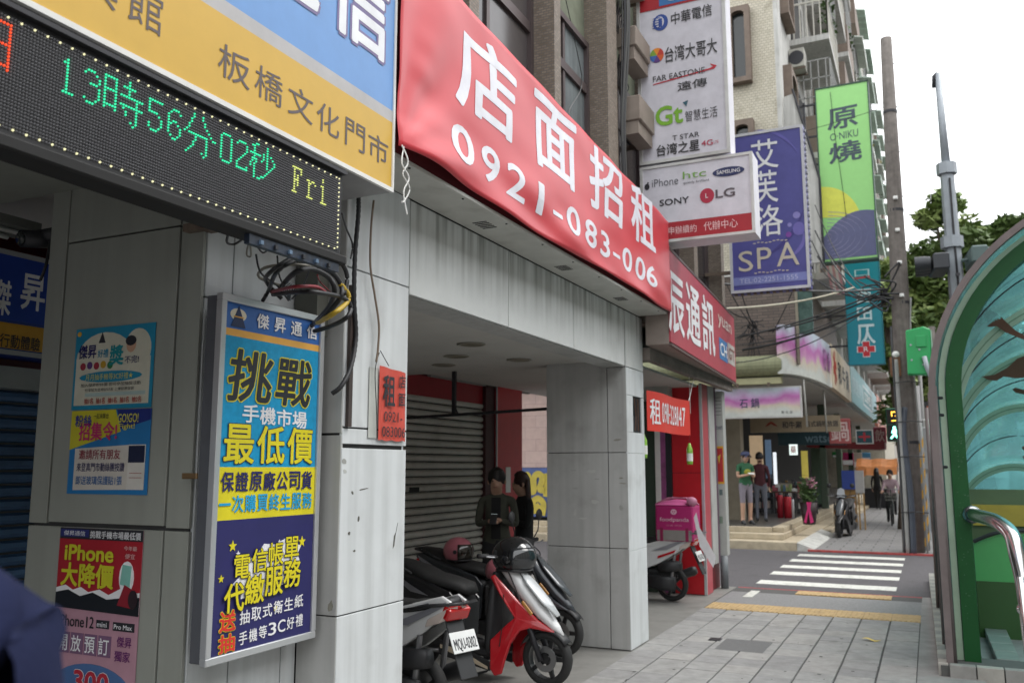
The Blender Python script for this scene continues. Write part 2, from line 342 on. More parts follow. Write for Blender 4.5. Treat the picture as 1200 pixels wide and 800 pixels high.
# ceilings
CEIL = mat('ceiling', (.50, .485, .45), .8, var=.06, scale=1.5, grime=.12)
bx('ceiling', CEIL, -5.4, -2.86, 4.2, 8.4, 2.735, 2.76, B1)
bx('ceiling_drop', CEIL, -5.4, -3.9, 4.16, 4.2, 2.735, 3.2, B1)
bx('ceiling', CEIL, -5.4, -2.86, 8.4, 13.0, 2.80, 2.83, B1)
bx('ceiling', BEIGE, -6.1, -2.62, -5, 2.828, 3.06, 3.09, B1)
bx('ceiling', CEIL, -5.4, -3.9, 2.83, 4.2, 3.2, 3.23, B1)
bx('upper_slab', core, -8, -2.9, -5, 13.0, 3.3, 3.5, B1)
# back wall with storefronts
RED = mat('shop_red', (.30, .012, .02), .45, var=.1)
RED2 = mat('column_red', (.50, .012, .02), .35, var=.08)
DRED = mat('dark_red', (.13, .008, .012), .5)
bx('back_wall', DRED, -5.75, -5.45, -5, 10.75, 0, 3.3, B1)
bx('red_header', RED, -5.45, -5.41, 4.2, 10.7, 2.52, 2.78, B1)
bx('red_header', paint('8c8c8a'), -5.41, -5.36, 9.0, 11.9, 2.78, 2.84, B1)
SH = mat('shutter_metal', (.52, .50, .455), .45, metal=.1, var=.12, scale=3, grime=.3)
def shutter(y0, y1, z1, m, n0=.088):
    s = bx('roller_shutter', mat('shutter_back', (.03,.03,.03), .6), -5.45, -5.43, y0, y1, 0, z1, B1)
    pr = None; z = .01; k = 0
    while z < z1-.01:
        if pr is None:
            pr = MB().prism([(-5.43, 0), (-5.408, .008), (-5.398, .03), (-5.404, .058), (-5.43, .074)], 'y', y0, y1).build('slat', m, s); c = WM[pr].translation.copy(); o = pr
        else: o = pr.copy(); col.objects.link(o)
        o.parent = s; o.matrix_basis = WM[s].inverted() @ Matrix.Translation((c.x, c.y, z+.037)); z += n0
    return s
shutter(4.3, 10.45, 2.52, SH)
bx('shutter_lock', BLACK, -5.402, -5.39, 8.62, 8.82, 1.42, 1.47, B1)
bx('door_frame', mat('trim_dark', (.05,.008,.01), .5), -5.45, -5.36, 10.45, 10.72, 0, 2.8, B1)
bx('red_panel', RED2, -5.45, -5.33, 10.74, 11.55, 0, 2.80, B1)
bx('trim', ALU, -5.345, -5.325, 10.72, 10.74, 0, 2.8, B1)
bx('notice', WPAINT, -5.328, -5.322, 11.0, 11.15, 1.35, 1.7, B1)
# shaded shop at far left
shutter(-4.5, 4.15, 2.2, mat('shutter_blue', (.05, .11, .22), .45, metal=.2, var=.5, scale=1.2))
bx('shutter_box', paint('8d8f8d'), -5.45, -5.30, 1.0, 4.15, 2.2, 2.34, B1)
for y0 in (-4.2,): 
    bx('pillar', WHITE, -3.3, -2.63, y0, y0+.8, 0, 3.3, B1, bevel=.01)
bx('beam', BEAM, -2.9, -2.64, -5, 2.83, 3.06, 3.3, B1)
# arcade strip lights, cctv, rail
fl = thing('strip_light', 'pair of slim white fluorescent tubes fixed under the ceiling of the left arcade', 'ceiling light', loc=(-4.4, 2.7, 3.0))
bx('tray', paint('6f716c'), -4.62, -4.35, 1.6, 3.1, 2.98, 3.03, fl)
for x in (-4.56, -4.42): MB().cyl((x, 1.65, 2.965), (x, 3.05, 2.965), .014, n=8).build('tube', WPAINT, fl, smooth=True)
cc = thing('security_camera', 'black bullet security camera clamped to the inner edge of the beige pillar', 'camera', loc=(-3.95, 2.9, 2.85))
MB().cyl((-4.02, 2.86, 2.86), (-3.9, 2.86, 2.86), .035).build('mount', DARK, cc, smooth=True)
MB().cyl((-4.0, 2.75, 2.82), (-3.99, 2.95, 2.86), .045).build('body', DARK, cc, smooth=True)
MB().cyl((-4.0, 2.735, 2.818), (-4.0, 2.75, 2.82), .03).build('lens', GLASSD, cc, smooth=True)
MB().tube(smooth_path([(-3.95, 2.87, 2.85), (-3.93, 2.84, 2.7), (-3.95, 2.83, 2.62)]), .008).build('cable', CABLE, cc)
for i, (x, y) in enumerate([(-3.46, 6.47), (-3.97, 7.13), (-3.55, 7.63), (-4.43, 7.69)]):
    d = thing('ceiling_downlight', ['round recessed downlight in the arcade ceiling, nearest to the street beam', 'round downlight in the arcade ceiling, middle of the left row of three', 'round arcade ceiling downlight closest to the grey pillar', 'round arcade ceiling downlight furthest back above the shutter'][i], 'downlight', 'downlights in the arcade ceiling', loc=(x, y, 2.73))
    MB().lathe([(.12, 0), (.125, -.006), (.10, -.012), (.095, -.004)], (x, y, 2.734), n=20).build('ring', paint('8a8578'), d, smooth=True)
    MB().lathe([(.09, 0), (.09, -.004)], (x, y, 2.732), n=20).build('lamp', paint('6b6550'), d)
rl = thing('hanging_rail', 'dark steel rail hung across the arcade on a drop rod in front of the shutter', 'rail', loc=(-4.6, 8, 2.3))
a, b = ony(470, 490, 8.3), ony(655, 478, 8.3)
MB().tube([a, b], .018).build('bar', DARK, rl)
c = ony(532, 487, 8.3); MB().box(c.x-.02, c.x+.02, 8.28, 8.32, c.z, 2.74).build('rod', DARK, rl)
MB().tube([c+Vector((0,0,.12)), c+Vector((.06,0,0))], .008).build('brace', DARK, rl)
# ---- upper storey
MOS = tilemat('mosaic', (.20, .15, .11), (.30, .24, .19), (.17, .155, .135), .046, .023, .16, bump=.9, grime=.3)
MOSL = tilemat('mosaic_light', (.40, .34, .26), (.50, .43, .34), (.10, .09, .07), .052, .026, .12, bump=.8)
GRW = mat('green_render', (.19, .21, .15), .9, var=.2, scale=4, grime=.4, bump=.3)
FRM = mat('window_frame_brown', (.11, .085, .085), .45, metal=.3)
bx('upper_wall', GRW, -3.2, -2.87, -5, 13.0, 3.3, 4.0, B1)
bx('upper_wall', GRW, -3.2, -2.87, -5, 13.0, 5.9, 7.3, B1)
bx('upper_wall', GRW, -3.2, -2.87, -5, 13.0, 8.9, 12, B1)
bx('upper_wall', GRW, -3.4, -3.2, -5, 13.0, 3.5, 12, B1)
bx('side_wall', GRW, -12, -3.4, 12.8, 13.0, 3.3, 12, B1)
pil = [(3.35, 3.5), (4.86, 5.0), (6.36, 6.5), (7.72, 8.02), (9.4, 9.6), (11.1, 11.3), (12.8, 13.0)]
for (y0, y1) in pil: bx('pilaster', MOS, -2.95, -2.63, y0, y1, 3.3, 12, B1)
def window(y0, y1, z0, z1, mull, tr, panes):
    f = MB(); x0, x1 = -2.89, -2.84
    for (a, b, c, d) in [(y0, y1, z0, z0+.06), (y0, y1, z1-.06, z1), (y0, y0+.05, z0+.06, z1-.06), (y1-.05, y1, z0+.06, z1-.06)]: f.box(x0, x1+.02, a, b, c, d)
    f.box(x0, x1+.01, y0+.05, y1-.05, tr-.045, tr+.045)
    for q in mull: f.box(x0, x1, q-.025, q+.025, z0+.06, tr-.045); f.box(x0, x1, q-.025, q+.025, tr+.045, z1-.06)
    w_ = f.build('window', FRM, B1)
    es = [y0+.05] + list(mull) + [y1-.05]; k = 0
    for zz0, zz1 in ((z0+.06, tr-.045), (tr+.045, z1-.06)):
        for a, b in zip(es, es[1:]):
            bx('pane', panes[k % len(panes)], x0+.02, x0+.03, a, b, zz0, zz1, w_); k += 1
GL1 = mat('pane_dark', (.045, .04, .042), .15, var=.2, scale=2); GL2 = mat('pane_brown', (.09, .08, .08), .2, var=.2, scale=2); GL3 = mat('pane_curtain', (.20, .23, .24), .25, var=.2, scale=3, streak=.4)
for z in (4.0, 7.3):
    window(3.5, 4.86, z, z+1.88, [4.2], z+1.38, [GL2, GL1]); window(5.0, 6.36, z, z+1.88, [5.3, 5.55], z+1.38, [GL3, GL1, GL2])
    window(6.5, 7.72, z, z+1.88, [7.1], z+1.38, [GL2, GL3]); window(8.02, 9.4, z, z+1.88, [8.7], z+1.38, [GL1, GL2])
    window(9.6, 11.1, z, z+1.88, [10.3], z+1.38, [GL1]); window(11.3, 12.8, z, z+1.88, [12.0], z+1.38, [GL1])
# concrete flower-box ledges stacked beside the telecom sign
BXM = mat('ledge_brown', (.30, .25, .21), .8, var=.1, grime=.3)
for (u0, u1, v0, v1) in ((722, 745, 29, 57), (728, 750, 110, 143), (716, 741, -60, -35)):
    q0, q1 = ony(u0, v1, 8.3), ony(u1, v0, 8.3); bx('ledge_box', BXM, q0.x, q1.x, 8.3, 8.82, q0.z, q1.z, B1, bevel=.01)
    bx('ledge_slab', BXM, q0.x+.02, q1.x-.03, 8.32, 8.82, q0.z-.14, q0.z-.002, B1)
MB().tube(smooth_path([(-2.84, 6.9, 6.4), (-2.82, 7.35, 5.7), (-2.82, 7.5, 5.35), (-2.8, 7.1, 4.9), (-2.8, 7.3, 4.6)]), .004, n=4).build('cable', CABLE, B1)
for i in range(7):
    y = 8.05+.02*i; MB().tube(smooth_path([(-2.60, y, 7.6), (-2.58+.02*(i % 3), y+.03, 6.4), (-2.6, y-.02+.02*(i % 2), 5.2), (-2.6, y+.02, 4.4)]), .008+.004*(i % 3), n=5).build('conduit', [CABLE, DARK, paint('4a4a48')][i % 3], B1)
pp = thing('wall_junction', 'tangle of grey meter boxes and wires between the ledges left of the tall telecom sign', 'junction box', loc=(-2.6, 8.4, 5.8))
for z in (5.75, 6.35): 
    bx('box', paint('6b6760'), -2.86, -2.72, 8.3, 8.6, z, z+.2, pp, bevel=.01)
    for i in range(6): MB().tube(smooth_path([(-2.72, 8.3+.05*i, z+.1), (-2.66, 8.2+.06*i, z+.2-.05*i), (-2.7, 8.25+.04*i, z-.12)]), .006, n=4).build('wire', CABLE, pp)

# ---- next shop (glass front, red column) inside and beyond pillar 2
S2 = B1
bx('door_post', WPAINT, *[ony(768, 500, 12).x, ony(774, 500, 12).x], 11.95, 12.0, 0, 2.75, S2)
bx('door_post', mat('purple_trim', (.30, .08, .22), .4, var=.4, scale=5), ony(774, 500, 12).x, ony(779.5, 500, 12).x, 11.96, 12.02, 0, 2.75, S2)
bx('door_post', DARK, ony(779.5, 500, 12).x, -3.24, 11.98, 12.04, 0, 2.75, S2)
bx('glass_pane', mat('glass_green_dark', (.045, .07, .05), .15), -4.4, ony(768, 500, 12).x, 11.97, 12.0, 0, 2.75, S2)
bx('shop_fascia', paint('a9a9a4'), -4.5, -3.2, 11.7, 11.95, 2.62, 2.80, S2)
panels([(-3.24, -2.82, 0, .93), (-3.24, -2.82, .93, 1.62), (-3.24, -2.82, 1.62, 2.83)], FS(12.0), RED2, S2)
bx('column', DRED, -3.24, -2.84, 12.01, 12.95, 0, 2.8, S2)
bx('column_trim', ALU, -2.835, -2.80, 11.985, 12.02, 0, 2.85, S2)
bx('cladding_panel', mat('column_pink', (.46, .06, .08), .35), -2.84, -2.80, 12.022, 12.34, 0, 2.85, S2)
bx('cladding_panel', PGREY, -2.84, -2.79, 12.36, 12.72, .36, 2.85, S2)
bx('column_trim', mat('trim_purple', (.16, .10, .14), .5), -2.81, -2.775, 12.725, 12.76, .36, 2.85, S2)
MB().cyl((-2.74, 12.82, 0), (-2.74, 12.82, .45), .055).build('downpipe', paint('6f7376'), S2, smooth=True)
print('B1 done')

# ================================================================ SIGNS
def signbox(name, label, cat, x0, x1, y0, y1, z0, z1, m, rim=None, rw=.03, face='E', group=None):
    """box sign with a raised rim round its face"""
    t = thing(name, label, cat, group, loc=((x0+x1)/2, (y0+y1)/2, z0))
    bx('case', m, x0, x1, y0, y1, z0, z1, t, bevel=.004)
    if rim:
        f = MB()
        if face == 'E':
            for a in ((y0, y1, z0, z0+rw), (y0, y1, z1-rw, z1), (y0, y0+rw, z0+rw, z1-rw), (y1-rw, y1, z0+rw, z1-rw)): f.box(x1-.01, x1+.014, *a)
        else:
            for a in ((x0, x1, z0, z0+rw), (x0, x1, z1-rw, z1), (x0, x0+rw, z0+rw, z1-rw), (x1-rw, x1, z0+rw, z1-rw)): f.box(a[0], a[1], y0-.014, y0+.01, a[2], a[3])
        f.build('rim', rim, t)
    return t
INK = paint('2a2a30'); WH = paint('e6e6e8'); 
# --- blue and yellow fascia sign
s = signbox('fascia_sign', 'blue and yellow shop fascia sign with grey stripe above the LED ticker', 'sign', -2.63, -2.305, -1.5, 3.468, 3.03, 4.7, paint('8f8f8f'))
fr = FE(-2.302)
rect(fr, -1.5, 3.468, 3.05, 3.385, mat('vinyl_yellow', (.62, .38, .05), .45, var=.05), s, name='yellow_band')
rect(fr, -1.5, 3.468, 3.385, 3.445, paint('b4b2b2'), s, name='grey_band')
rect(fr, -1.5, 3.468, 3.445, 4.7, mat('vinyl_blue', (.13, .30, .62), .4, var=.06), s, name='blue_band')
bx('edge_strip', WPAINT, -2.31, -2.292, -1.5, 3.47, 3.03, 3.05, s); bx('edge_strip', WPAINT, -2.31, -2.292, 3.458, 3.472, 3.05, 4.7, s)
INKG = paint('5a5050')
for ch, a0, a1 in (('板', 2.29, 2.46), ('橋', 2.487, 2.65), ('文', 2.684, 2.846), ('化', 2.872, 3.032), ('門', 3.077, 3.23), ('市', 3.258, 3.424), ('館', 1.88, 2.024), ('旗', 1.64, 1.84), ('訊', 1.44, 1.6)):
    text(ch, fr, a0, a1, 3.143 if a0 > 2.1 else 3.16, 3.275 if a0 > 2.1 else 3.31, INKG, s, bold=0)
text('信', fr, 2.94, 3.40, 3.655, 4.12, paint('e8eaee'), s, bold=.035, line=(paint('7a6f9a'), .05))
text('通', fr, 2.42, 2.86, 3.655, 4.12, paint('e8eaee'), s, bold=.035, line=(paint('7a6f9a'), .05))
# --- LED ticker
led = thing('led_ticker', 'black LED ticker board showing green and yellow dot letters under the yellow fascia sign', 'LED sign', loc=(-2.25, 1.8, 2.55))
bx('case', mat('led_case', (.012, .012, .014), .6), -2.25, -2.18, .2, 2.905, 2.575, 2.925, led)
bx('tray', BLACK, -2.27, -2.155, .2, 2.92, 2.535, 2.574, led, bevel=.006)
bx('top_lip', DARK, -2.27, -2.16, .2, 2.915, 2.926, 2.94, led)
PT = .00984
Z0 = 2.903; YE = 2.893
DIG = {'1': ["...#....", "..##....", "...#....", "...#....", "...#....", "...#....", "...#....", "...#....", "...#....", "...#....", "..####.."],
 '3': ["..###...", ".#...#..", "......#.", "......#.", "...###..", "......#.", "......#.", "......#.", "......#.", ".#...#..", "..###..."],
 '5': [".######.", ".#......", ".#......", ".#......", ".####...", ".....#..", "......#.", "......#.", ".#....#.", ".#...#..", "..###..."],
 '6': ["...###..", "..#...#.", ".#......", ".#......", ".#.##...", ".##..#..", ".#....#.", ".#....#.", ".#....#.", "..#..#..", "...##..."],
 '0': ["..####..", ".#....#.", ".#....#.", ".#....#.", ".#....#.", ".#....#.", ".#....#.", ".#....#.", ".#....#.", ".#....#.", "..####.."],
 '2': ["..####..", ".#....#.", "......#.", "......#.", ".....#..", "....#...", "...#....", "..#.....", ".#......", ".#....#.", ".######."],
 'F': ["######..", ".#...#..", ".#...#..", ".#.#....", ".#.#....", ".###....", ".#.#....", ".#.#....", ".#......", ".#......", "###....."],
 'r': ["........", "........", "........", ".##.##..", "..##..#.", "..#.....", "..#.....", "..#.....", "..#.....", "..#.....", ".####..."],
 'i': ["...#....", "...#....", "........", "..##....", "...#....", "...#....", "...#....", "...#....", "...#....", "...#....", "..####.."]}
SHI = ["................", ".........#......", "#####....#......", "#...#..#####....", "#...#....#......", "#...#....#......", "#####.#########.", "#...#.......#...", "#...#.......#...", "#...#.#########.", "#...#..#....#...", "#####...#...#...", "#...#...#...#...", "............#...", "..........#.#...", "...........#...."]
FEN = ["................", "....#...#.......", "....#...#.......", "...#.....#......", "...#.....#......", "..#.......#.....", "..#........#....", ".#..........#...", "#.#########..##.", ".....#....#.....", ".....#....#.....", "....#.....#.....", "....#.....#.....", "...#......#.....", "..#.....#.#.....", ".#.......#......"]
MIA = ["................", "...##....#......", ".##......#......", "..#......#......", "..#....#.#.#....", "######.#.#..#...", "..#....#.#...#..", ".###..#..#...#..", ".#.#.....#..#...", "#.#......#.#....", "#.#.......#.....", "..#......#......", "..#.....#.......", "..#...##........", "..#.##..........", "................"]
RII = ["................", ".##############.", ".#............#.", ".#............#.", ".#............#.", ".#............#.", ".#............#.", ".##############.", ".#............#.", ".#............#.", ".#............#.", ".#............#.", ".#............#.", ".##############.", ".#............#.", "................"]
def pyr(mb, y, z, r, dx, n=5):
    x = -2.1795
    mb.add([(x, y+r*math.cos(2*math.pi*k/n+.5), z+r*math.sin(2*math.pi*k/n+.5)) for k in range(n)] + [(x+dx, y+r*.5*math.cos(2*math.pi*k/n+.5), z+r*.5*math.sin(2*math.pi*k/n+.5)) for k in range(n)], [(i, (i+1) % n, n+(i+1) % n, n+i) for i in range(n)] + [tuple(range(n, 2*n))])
lit = {}
def put(pat, c0, colr, top=3):
    for r, row in enumerate(pat):
        for c, ch in enumerate(row):
            if ch == '#': lit[(c0+c, top+r)] = colr
COL0 = 0
x = 0
for ch, cl in [('1','g'),('3','g'),(SHI,'g'),('5','g'),('6','g'),(FEN,'g'),('0','g'),('2','g'),(MIA,'g'),(' ','g'),('F','y'),('r','y'),('i','y')]:
    if isinstance(ch, list): put(ch, x, cl, 1); x += 16
    else:
        if ch != ' ': put(DIG[ch], x, cl, 4)
        x += 8
put(RII, -29, 'r', 1)
YC0 = 1.604-4*PT
ncR = int((YE-YC0)/PT)
unlit, G_, Y_, R_, E_ = MB(), MB(), MB(), MB(), MB()
for c in range(-100, ncR+1):
    for r in range(32):
        y, z = YC0+c*PT, Z0-r*PT
        q = lit.get((c, r))
        if q is None and ((r in (0, 31) and c % 4 == 0) or (c == ncR and r % 2 == 0)): q = 'e'
        if q: pyr({'g': G_, 'y': Y_, 'r': R_, 'e': E_}[q], y, z, .0036, .005)
        elif c > -32: pyr(unlit, y, z, .0034, .005, 4)
unlit.build('unlit_bulbs', mat('bulb_grey', (.19, .19, .20), .25, var=0), led, kind='stuff')
G_.build('green_bulbs', mat('bulb_green', (.05,.4,.25), .4, emit=(.03, .85, .38), es=.62), led, kind='stuff')
Y_.build('yellow_bulbs', mat('bulb_yellow', (.4,.4,.1), .4, emit=(.75, .85, .25), es=.5), led, kind='stuff')
R_.build('red_bulbs', mat('bulb_red', (.5,.05,.02), .4, emit=(1, .08, .02), es=.7), led, kind='stuff')
E_.build('border_bulbs', mat('bulb_cream', (.5,.5,.3), .4, emit=(1, .95, .55), es=.55), led, kind='stuff')
bx('control_board', mat('pcb', (.015, .025, .045), .5, var=.8, scale=40), -2.19, -2.165, 2.35, 2.88, 2.498, 2.534, led)
for i in range(6): bx('chip', [paint('5a7088'), DARK][i % 2], -2.165, -2.155, 2.40+.08*i, 2.415+.08*i, 2.505, 2.52, led)
br = thing('sign_bracket', 'rusty steel channel bracket holding the LED ticker to the pillar', 'bracket', loc=(-2.6, 2.86, 2.66))
RUST = mat('rusty_steel', (.16, .12, .09), .7, var=.4, scale=12)
q0, q1 = ony(216, 272, 2.80), ony(262, 256, 2.80)
MB().box(q0.x, q1.x+.05, 2.79, 2.80, q0.z, q1.z).box(q0.x, q1.x+.05, 2.80, 2.87, q1.z-.01, q1.z).box(q0.x, q1.x+.05, 2.80, 2.87, q0.z, q0.z+.01).build('channel', RUST, br)
bx('plate', RUST, q1.x+.05, q1.x+.06, 2.77, 2.89, q0.z-.02, q1.z+.02, br)
for y in (.6, 1.7, 2.8): bx('hanger_bar', DARK, -2.62, -2.27, y, y+.04, 2.90, 2.94, br)

# --- red rental banner on its sign box
sb = signbox('sign_case', 'white metal sign case with vented soffit carrying the large red rental banner', 'sign', -2.62, -2.34, 3.49, 8.55, 3.262, 4.25, mat('banner_back', (.10, .01, .014), .6))
bx('soffit', mat('soffit_white', (.50, .50, .46), .45, var=.1, grime=.35), -2.628, -2.325, 3.49, 8.56, 3.238, 3.262, sb, bevel=.003)
for y in (4.75, 6.1, 7.5):
    for i in range(5): bx('vent_slot', BLACK, -2.54, -2.44, y+i*.035, y+.017+i*.035, 3.2365, 3.239, sb)
for i in range(9): MB().cyl((-2.35, 3.7+.58*i, 3.239), (-2.35, 3.7+.58*i, 3.233), .007, n=6).build('screw', DARK, sb)
ban = thing('rental_banner', 'large wrinkled red vinyl banner with white shop-for-rent characters and a phone number', 'banner', loc=(-2.27, 6, 3.3))
def ban_off(y, z):
    u = y-3.48; v = z-3.27
    o = .034*math.exp(-((v-.10)/.10)**2)*math.sin(u*3.1+.4)*math.exp(-u/2.6) + .022*math.sin((u*.7-v*1.1)*9)*math.exp(-(v/.35))*math.exp(-u/2)
    o += .006*math.sin(u*9+v*4)*math.exp(-((v-.95)/.12)**2) + .004*math.sin(u*2.3+1+v*7) + .006*math.sin(v*23+u*5)*math.exp(-v/.3) + .004*math.sin(u*1.9-v*6)**3
    an = math.atan2(v, u+.02); rr = math.hypot(u, v); o += .045*rr*math.exp(-rr/.55)*math.sin(13*an)*(1 if an > 0 else 0)
    o += .006*math.exp(-((v-.22-.05*u)/.05)**2)*math.exp(-u/1.6)
    o += .012*math.exp(-((u-.25)/.12)**2-((v-.5)/.25)**2)*math.sin(v*30)*.3
    return o
def bz0(y): return 3.27 + .012*math.sin((y-3.4)*2.2)
def bz1(y): return 4.40 - .20*(y-3.48)/5.1
ny, nz = 150, 34
vs = []; fs = []
for i in range(ny+1):
    y = 3.48 + 5.10*i/ny
    for j in range(nz+1):
        z = bz0(y) + (bz1(y)-bz0(y))*j/nz; vs.append((-2.285+ban_off(y, z), y, z))
for i in range(ny):
    for j in range(nz): a = i*(nz+1)+j; fs.append((a, a+nz+1, a+nz+2, a+1))
cl = MB().add(vs, fs).build('cloth', mat('banner_red', (.62, .045, .06), .38, var=.06, scale=2, spec=.6), ban, smooth=True)
md = cl.modifiers.new('thick', 'SOLIDIFY'); md.thickness = .003; md.offset = 0
BW = paint('e2e2ea', .4)
def bantext(s, a0, a1, b0, b1, bold):
    fr = FE(0); before = set(ban.children); text(s, fr, a0, a1, b0, b1, BW, ban, bold=bold, res=4)
    for o in set(ban.children) - before:   # drape the print over the cloth: subdivide, then follow its wrinkles
        bm = bmesh.new(); bm.from_mesh(o.data)
        c = WM[o].translation
        for ax, st, lo, hi in ((1, .06, a0, a1), (2, .05, b0, b1)):
            q = lo+st*.987+.0013
            while q < hi:
                nrm = Vector((0, 1, 0)) if ax == 1 else Vector((0, 0, 1)); bmesh.ops.bisect_plane(bm, geom=bm.verts[:]+bm.edges[:]+bm.faces[:], plane_co=nrm*(q-c[ax]), plane_no=nrm); q += st
        for v in bm.verts:
            y, z = v.co.y+c.y, v.co.z+c.z; v.co.x = -2.285+ban_off(y, z)-.0010+(v.co.x+c.x) - c.x
        bm.to_mesh(o.data); bm.free()
for ch, a0, a1 in (('店', 4.07, 4.87), ('面', 5.16, 5.93), ('招', 6.22, 7.04), ('租', 7.28, 8.05)): bantext(ch, a0, a1, 3.735, 4.265, .03)
for ch, a0, a1 in (('0', 4.01, 4.285), ('9', 4.395, 4.635), ('2', 4.735, 5.0), ('1', 5.19, 5.285), ('-', 5.46, 5.63), ('0', 5.72, 5.98), ('8', 6.09, 6.37), ('3', 6.475, 6.70), ('-', 6.785, 6.965), ('0', 7.04, 7.30), ('0', 7.40, 7.68), ('6', 7.72, 8.04)):
    bantext(ch, a0, a1, 3.395 if ch != '-' else 3.455, 3.615-(a0-4)*.005 if ch != '-' else 3.485, .03)
tw = thing('twine', 'knotted white twine dangling from the lower left corner of the red banner', 'string', loc=(-2.28, 3.5, 3.2))
MB().tube(smooth_path([(-2.27, 3.50, 3.28), (-2.25, 3.53, 3.2), (-2.26, 3.50, 3.13), (-2.25, 3.55, 3.07), (-2.26, 3.52, 3.0), (-2.25, 3.48, 2.98)]), .004, n=5).build('strand', WPAINT, tw)
MB().tube(smooth_path([(-2.27, 3.52, 3.28), (-2.26, 3.49, 3.18), (-2.25, 3.54, 3.12), (-2.26, 3.51, 3.04), (-2.25, 3.53, 2.93)]), .004, n=5).build('strand', WPAINT, tw)

# --- second red sign, slightly turned
A = Vector((-2.3, 8.60, 0)); Bv = Vector((-2.52, 13.05, 0)); ud = (Bv-A).normalized(); L2 = (Bv-A).length
fr2 = (A, ud)
def c2(y, z):   # point surveyed on x=-2.3 -> along this sign
    d = Vector((-2.3, y, 0)); n = Vector((ud.y, -ud.x, 0)); k = A.dot(n)/d.dot(n); return ((d*k-A).dot(ud), 1.7+(z-1.7)*k)
s2 = thing('red_shop_sign', 'faded red shop sign with white characters and small carrier logos beyond the rental banner', 'sign', loc=(-2.5, 10.8, 2.92))
n2 = ud.cross(Vector((0,0,1)))
MB().add([fpt(fr2, a, b, o) for o in (-.02, -.26) for a, b in ((0, 2.94), (L2, 2.92), (L2, 3.93), (0, 3.95))], [(0,1,2,3),(7,6,5,4),(0,4,5,1),(1,5,6,2),(2,6,7,3),(3,7,4,0)]).build('case', paint('8c8078'), s2)
poly(fr2, [(0, 2.96), (L2-.01, 2.94), (L2-.01, 3.90), (0, 3.93)], mat('faded_red', (.42, .05, .075), .45, var=.08), s2, off=.0, t=.018, name='face')
for a, b, c, d in ((0, L2, 3.925, 3.955), (0, L2, 2.92, 2.945)): poly(fr2, [(a, c), (b, c-.02), (b, d-.02), (a, d)], paint('5a4a46'), s2, off=.006, t=.03, name='edge_trim')
def t2(s, p0, p1, m=WH, bold=.03, **k):
    a0, b0 = c2(*p0); a1, b1 = c2(*p1); text(s, fr2, min(a0, a1), max(a0, a1), min(b0, b1), max(b0, b1), m, s2, bold=bold, **k)
t2('辰', (8.53, 3.07), (9.15, 3.68)); t2('通', (9.25, 3.07), (9.89, 3.69)); t2('訊', (10.0, 3.05), (10.64, 3.69)); t2('yuan', (10.87, 3.44), (11.68, 3.57), paint('d8c8c0'), .02)
for y0, y1, m, s in ((10.9, 11.38, paint('3a78b0'), 'CH'), (11.42, 11.85, paint('b9b4ae'), 'GT')):
    a0, b0 = c2(y0, 3.05); a1, b1 = c2(y1, 3.30); rect(fr2, a0, a1, b0, b1, m, s2, off=.003); text(s, fr2, a0+.05, a1-.05, b0+.06, b1-.06, WH if s == 'CH' else paint('8a5a54'), s2, bold=.03, off=.006)
bx('sign_canopy', mat('soffit_brown', (.20, .17, .15), .8, var=.3, grime=.4), -2.64, -2.56, 8.72, 12.95, 2.80, 2.93, B1)

# --- telecom carrier sign, end on to the street
t = signbox('carrier_sign', 'tall white double-sided sign listing phone carriers above the phone brand box', 'sign', -2.66, -1.68, 8.85, 9.12, 4.95, 7.6, paint('d2d0d8'), mat('rim_white', (.62,.62,.6), .5, grime=.5), .035, 'S')
fr = FS(8.846); GY = paint('3a3a3c')
rect(fr, -2.62, -1.715, 6.72, 7.57, paint('a8202a'), t, name='red_band'); poly(fr, [(-2.40, 6.745), (-1.98, 6.745), (-1.98, 6.98), (-2.40, 6.98)], paint('3b76b4'), t, off=.004)
text('CH', fr, -2.33, -2.05, 6.78, 6.94, WH, t, off=.007, bold=.03)
sk = .0
text('中華電信', fr, -2.27, -1.82, 6.50, 6.64, GY, t, shear=.03)
poly(fr, ell(-2.39, 6.555, .085, .095), paint('34509a'), t); poly(fr, ell(-2.40, 6.56, .05, .065), paint('d2d0d8'), t, off=.004); rect(fr, -2.41, -2.37, 6.50, 6.60, paint('34509a'), t, off=.006)
for i in range(5): poly(fr, ell(-2.44+.002*i, 6.50+.028*i, .045, .006, 12), paint('34509a'), t, off=.005)
text('台湾大哥大', fr, -2.35, -1.78, 6.07, 6.25, GY, t)
for i, h in enumerate(('c03a30', 'e08a2a', '7aa03a', '3a62a8', '5a3a80', 'd05a2a')):
    poly(fr, [(-2.44, 6.18)] + ell(-2.44, 6.18, .078, .085, 6, i*60, i*60+60), paint(h), t)
text('FAR EASTONE', fr, -2.49, -1.92, 5.875, 5.94, GY, t, bold=.01, shear=.0)
poly(fr, [(-2.49, 5.842), (-1.82, 5.90), (-1.79, 5.93), (-1.86, 5.965), (-1.855, 5.95), (-1.83, 5.93), (-1.86, 5.915), (-2.49, 5.853)], paint('c02a3a'), t)
text('遠傳', fr, -2.22, -1.90, 5.72, 5.82, GY, t)
text('Gt', fr, -2.47, -2.17, 5.36, 5.58, paint('7ab030'), t, bold=.045); poly(fr, [(-2.17, 5.585), (-2.11, 5.60), (-2.13, 5.53), (-2.15, 5.56)], paint('2a5a6a'), t)
text('智慧生活', fr, -2.145, -1.80, 5.36, 5.48, GY, t, bold=.0)
text('T STAR', fr, -2.29, -2.0, 5.175, 5.23, GY, t, bold=.01)
text('台湾之星', fr, -2.47, -2.0, 5.02, 5.15, GY, t, bold=.03); text('4G', fr, -1.98, -1.86, 5.06, 5.12, paint('b0304a'), t, bold=.02); text('LTE', fr, -1.85, -1.80, 5.07, 5.10, paint('b0304a'), t, bold=0)
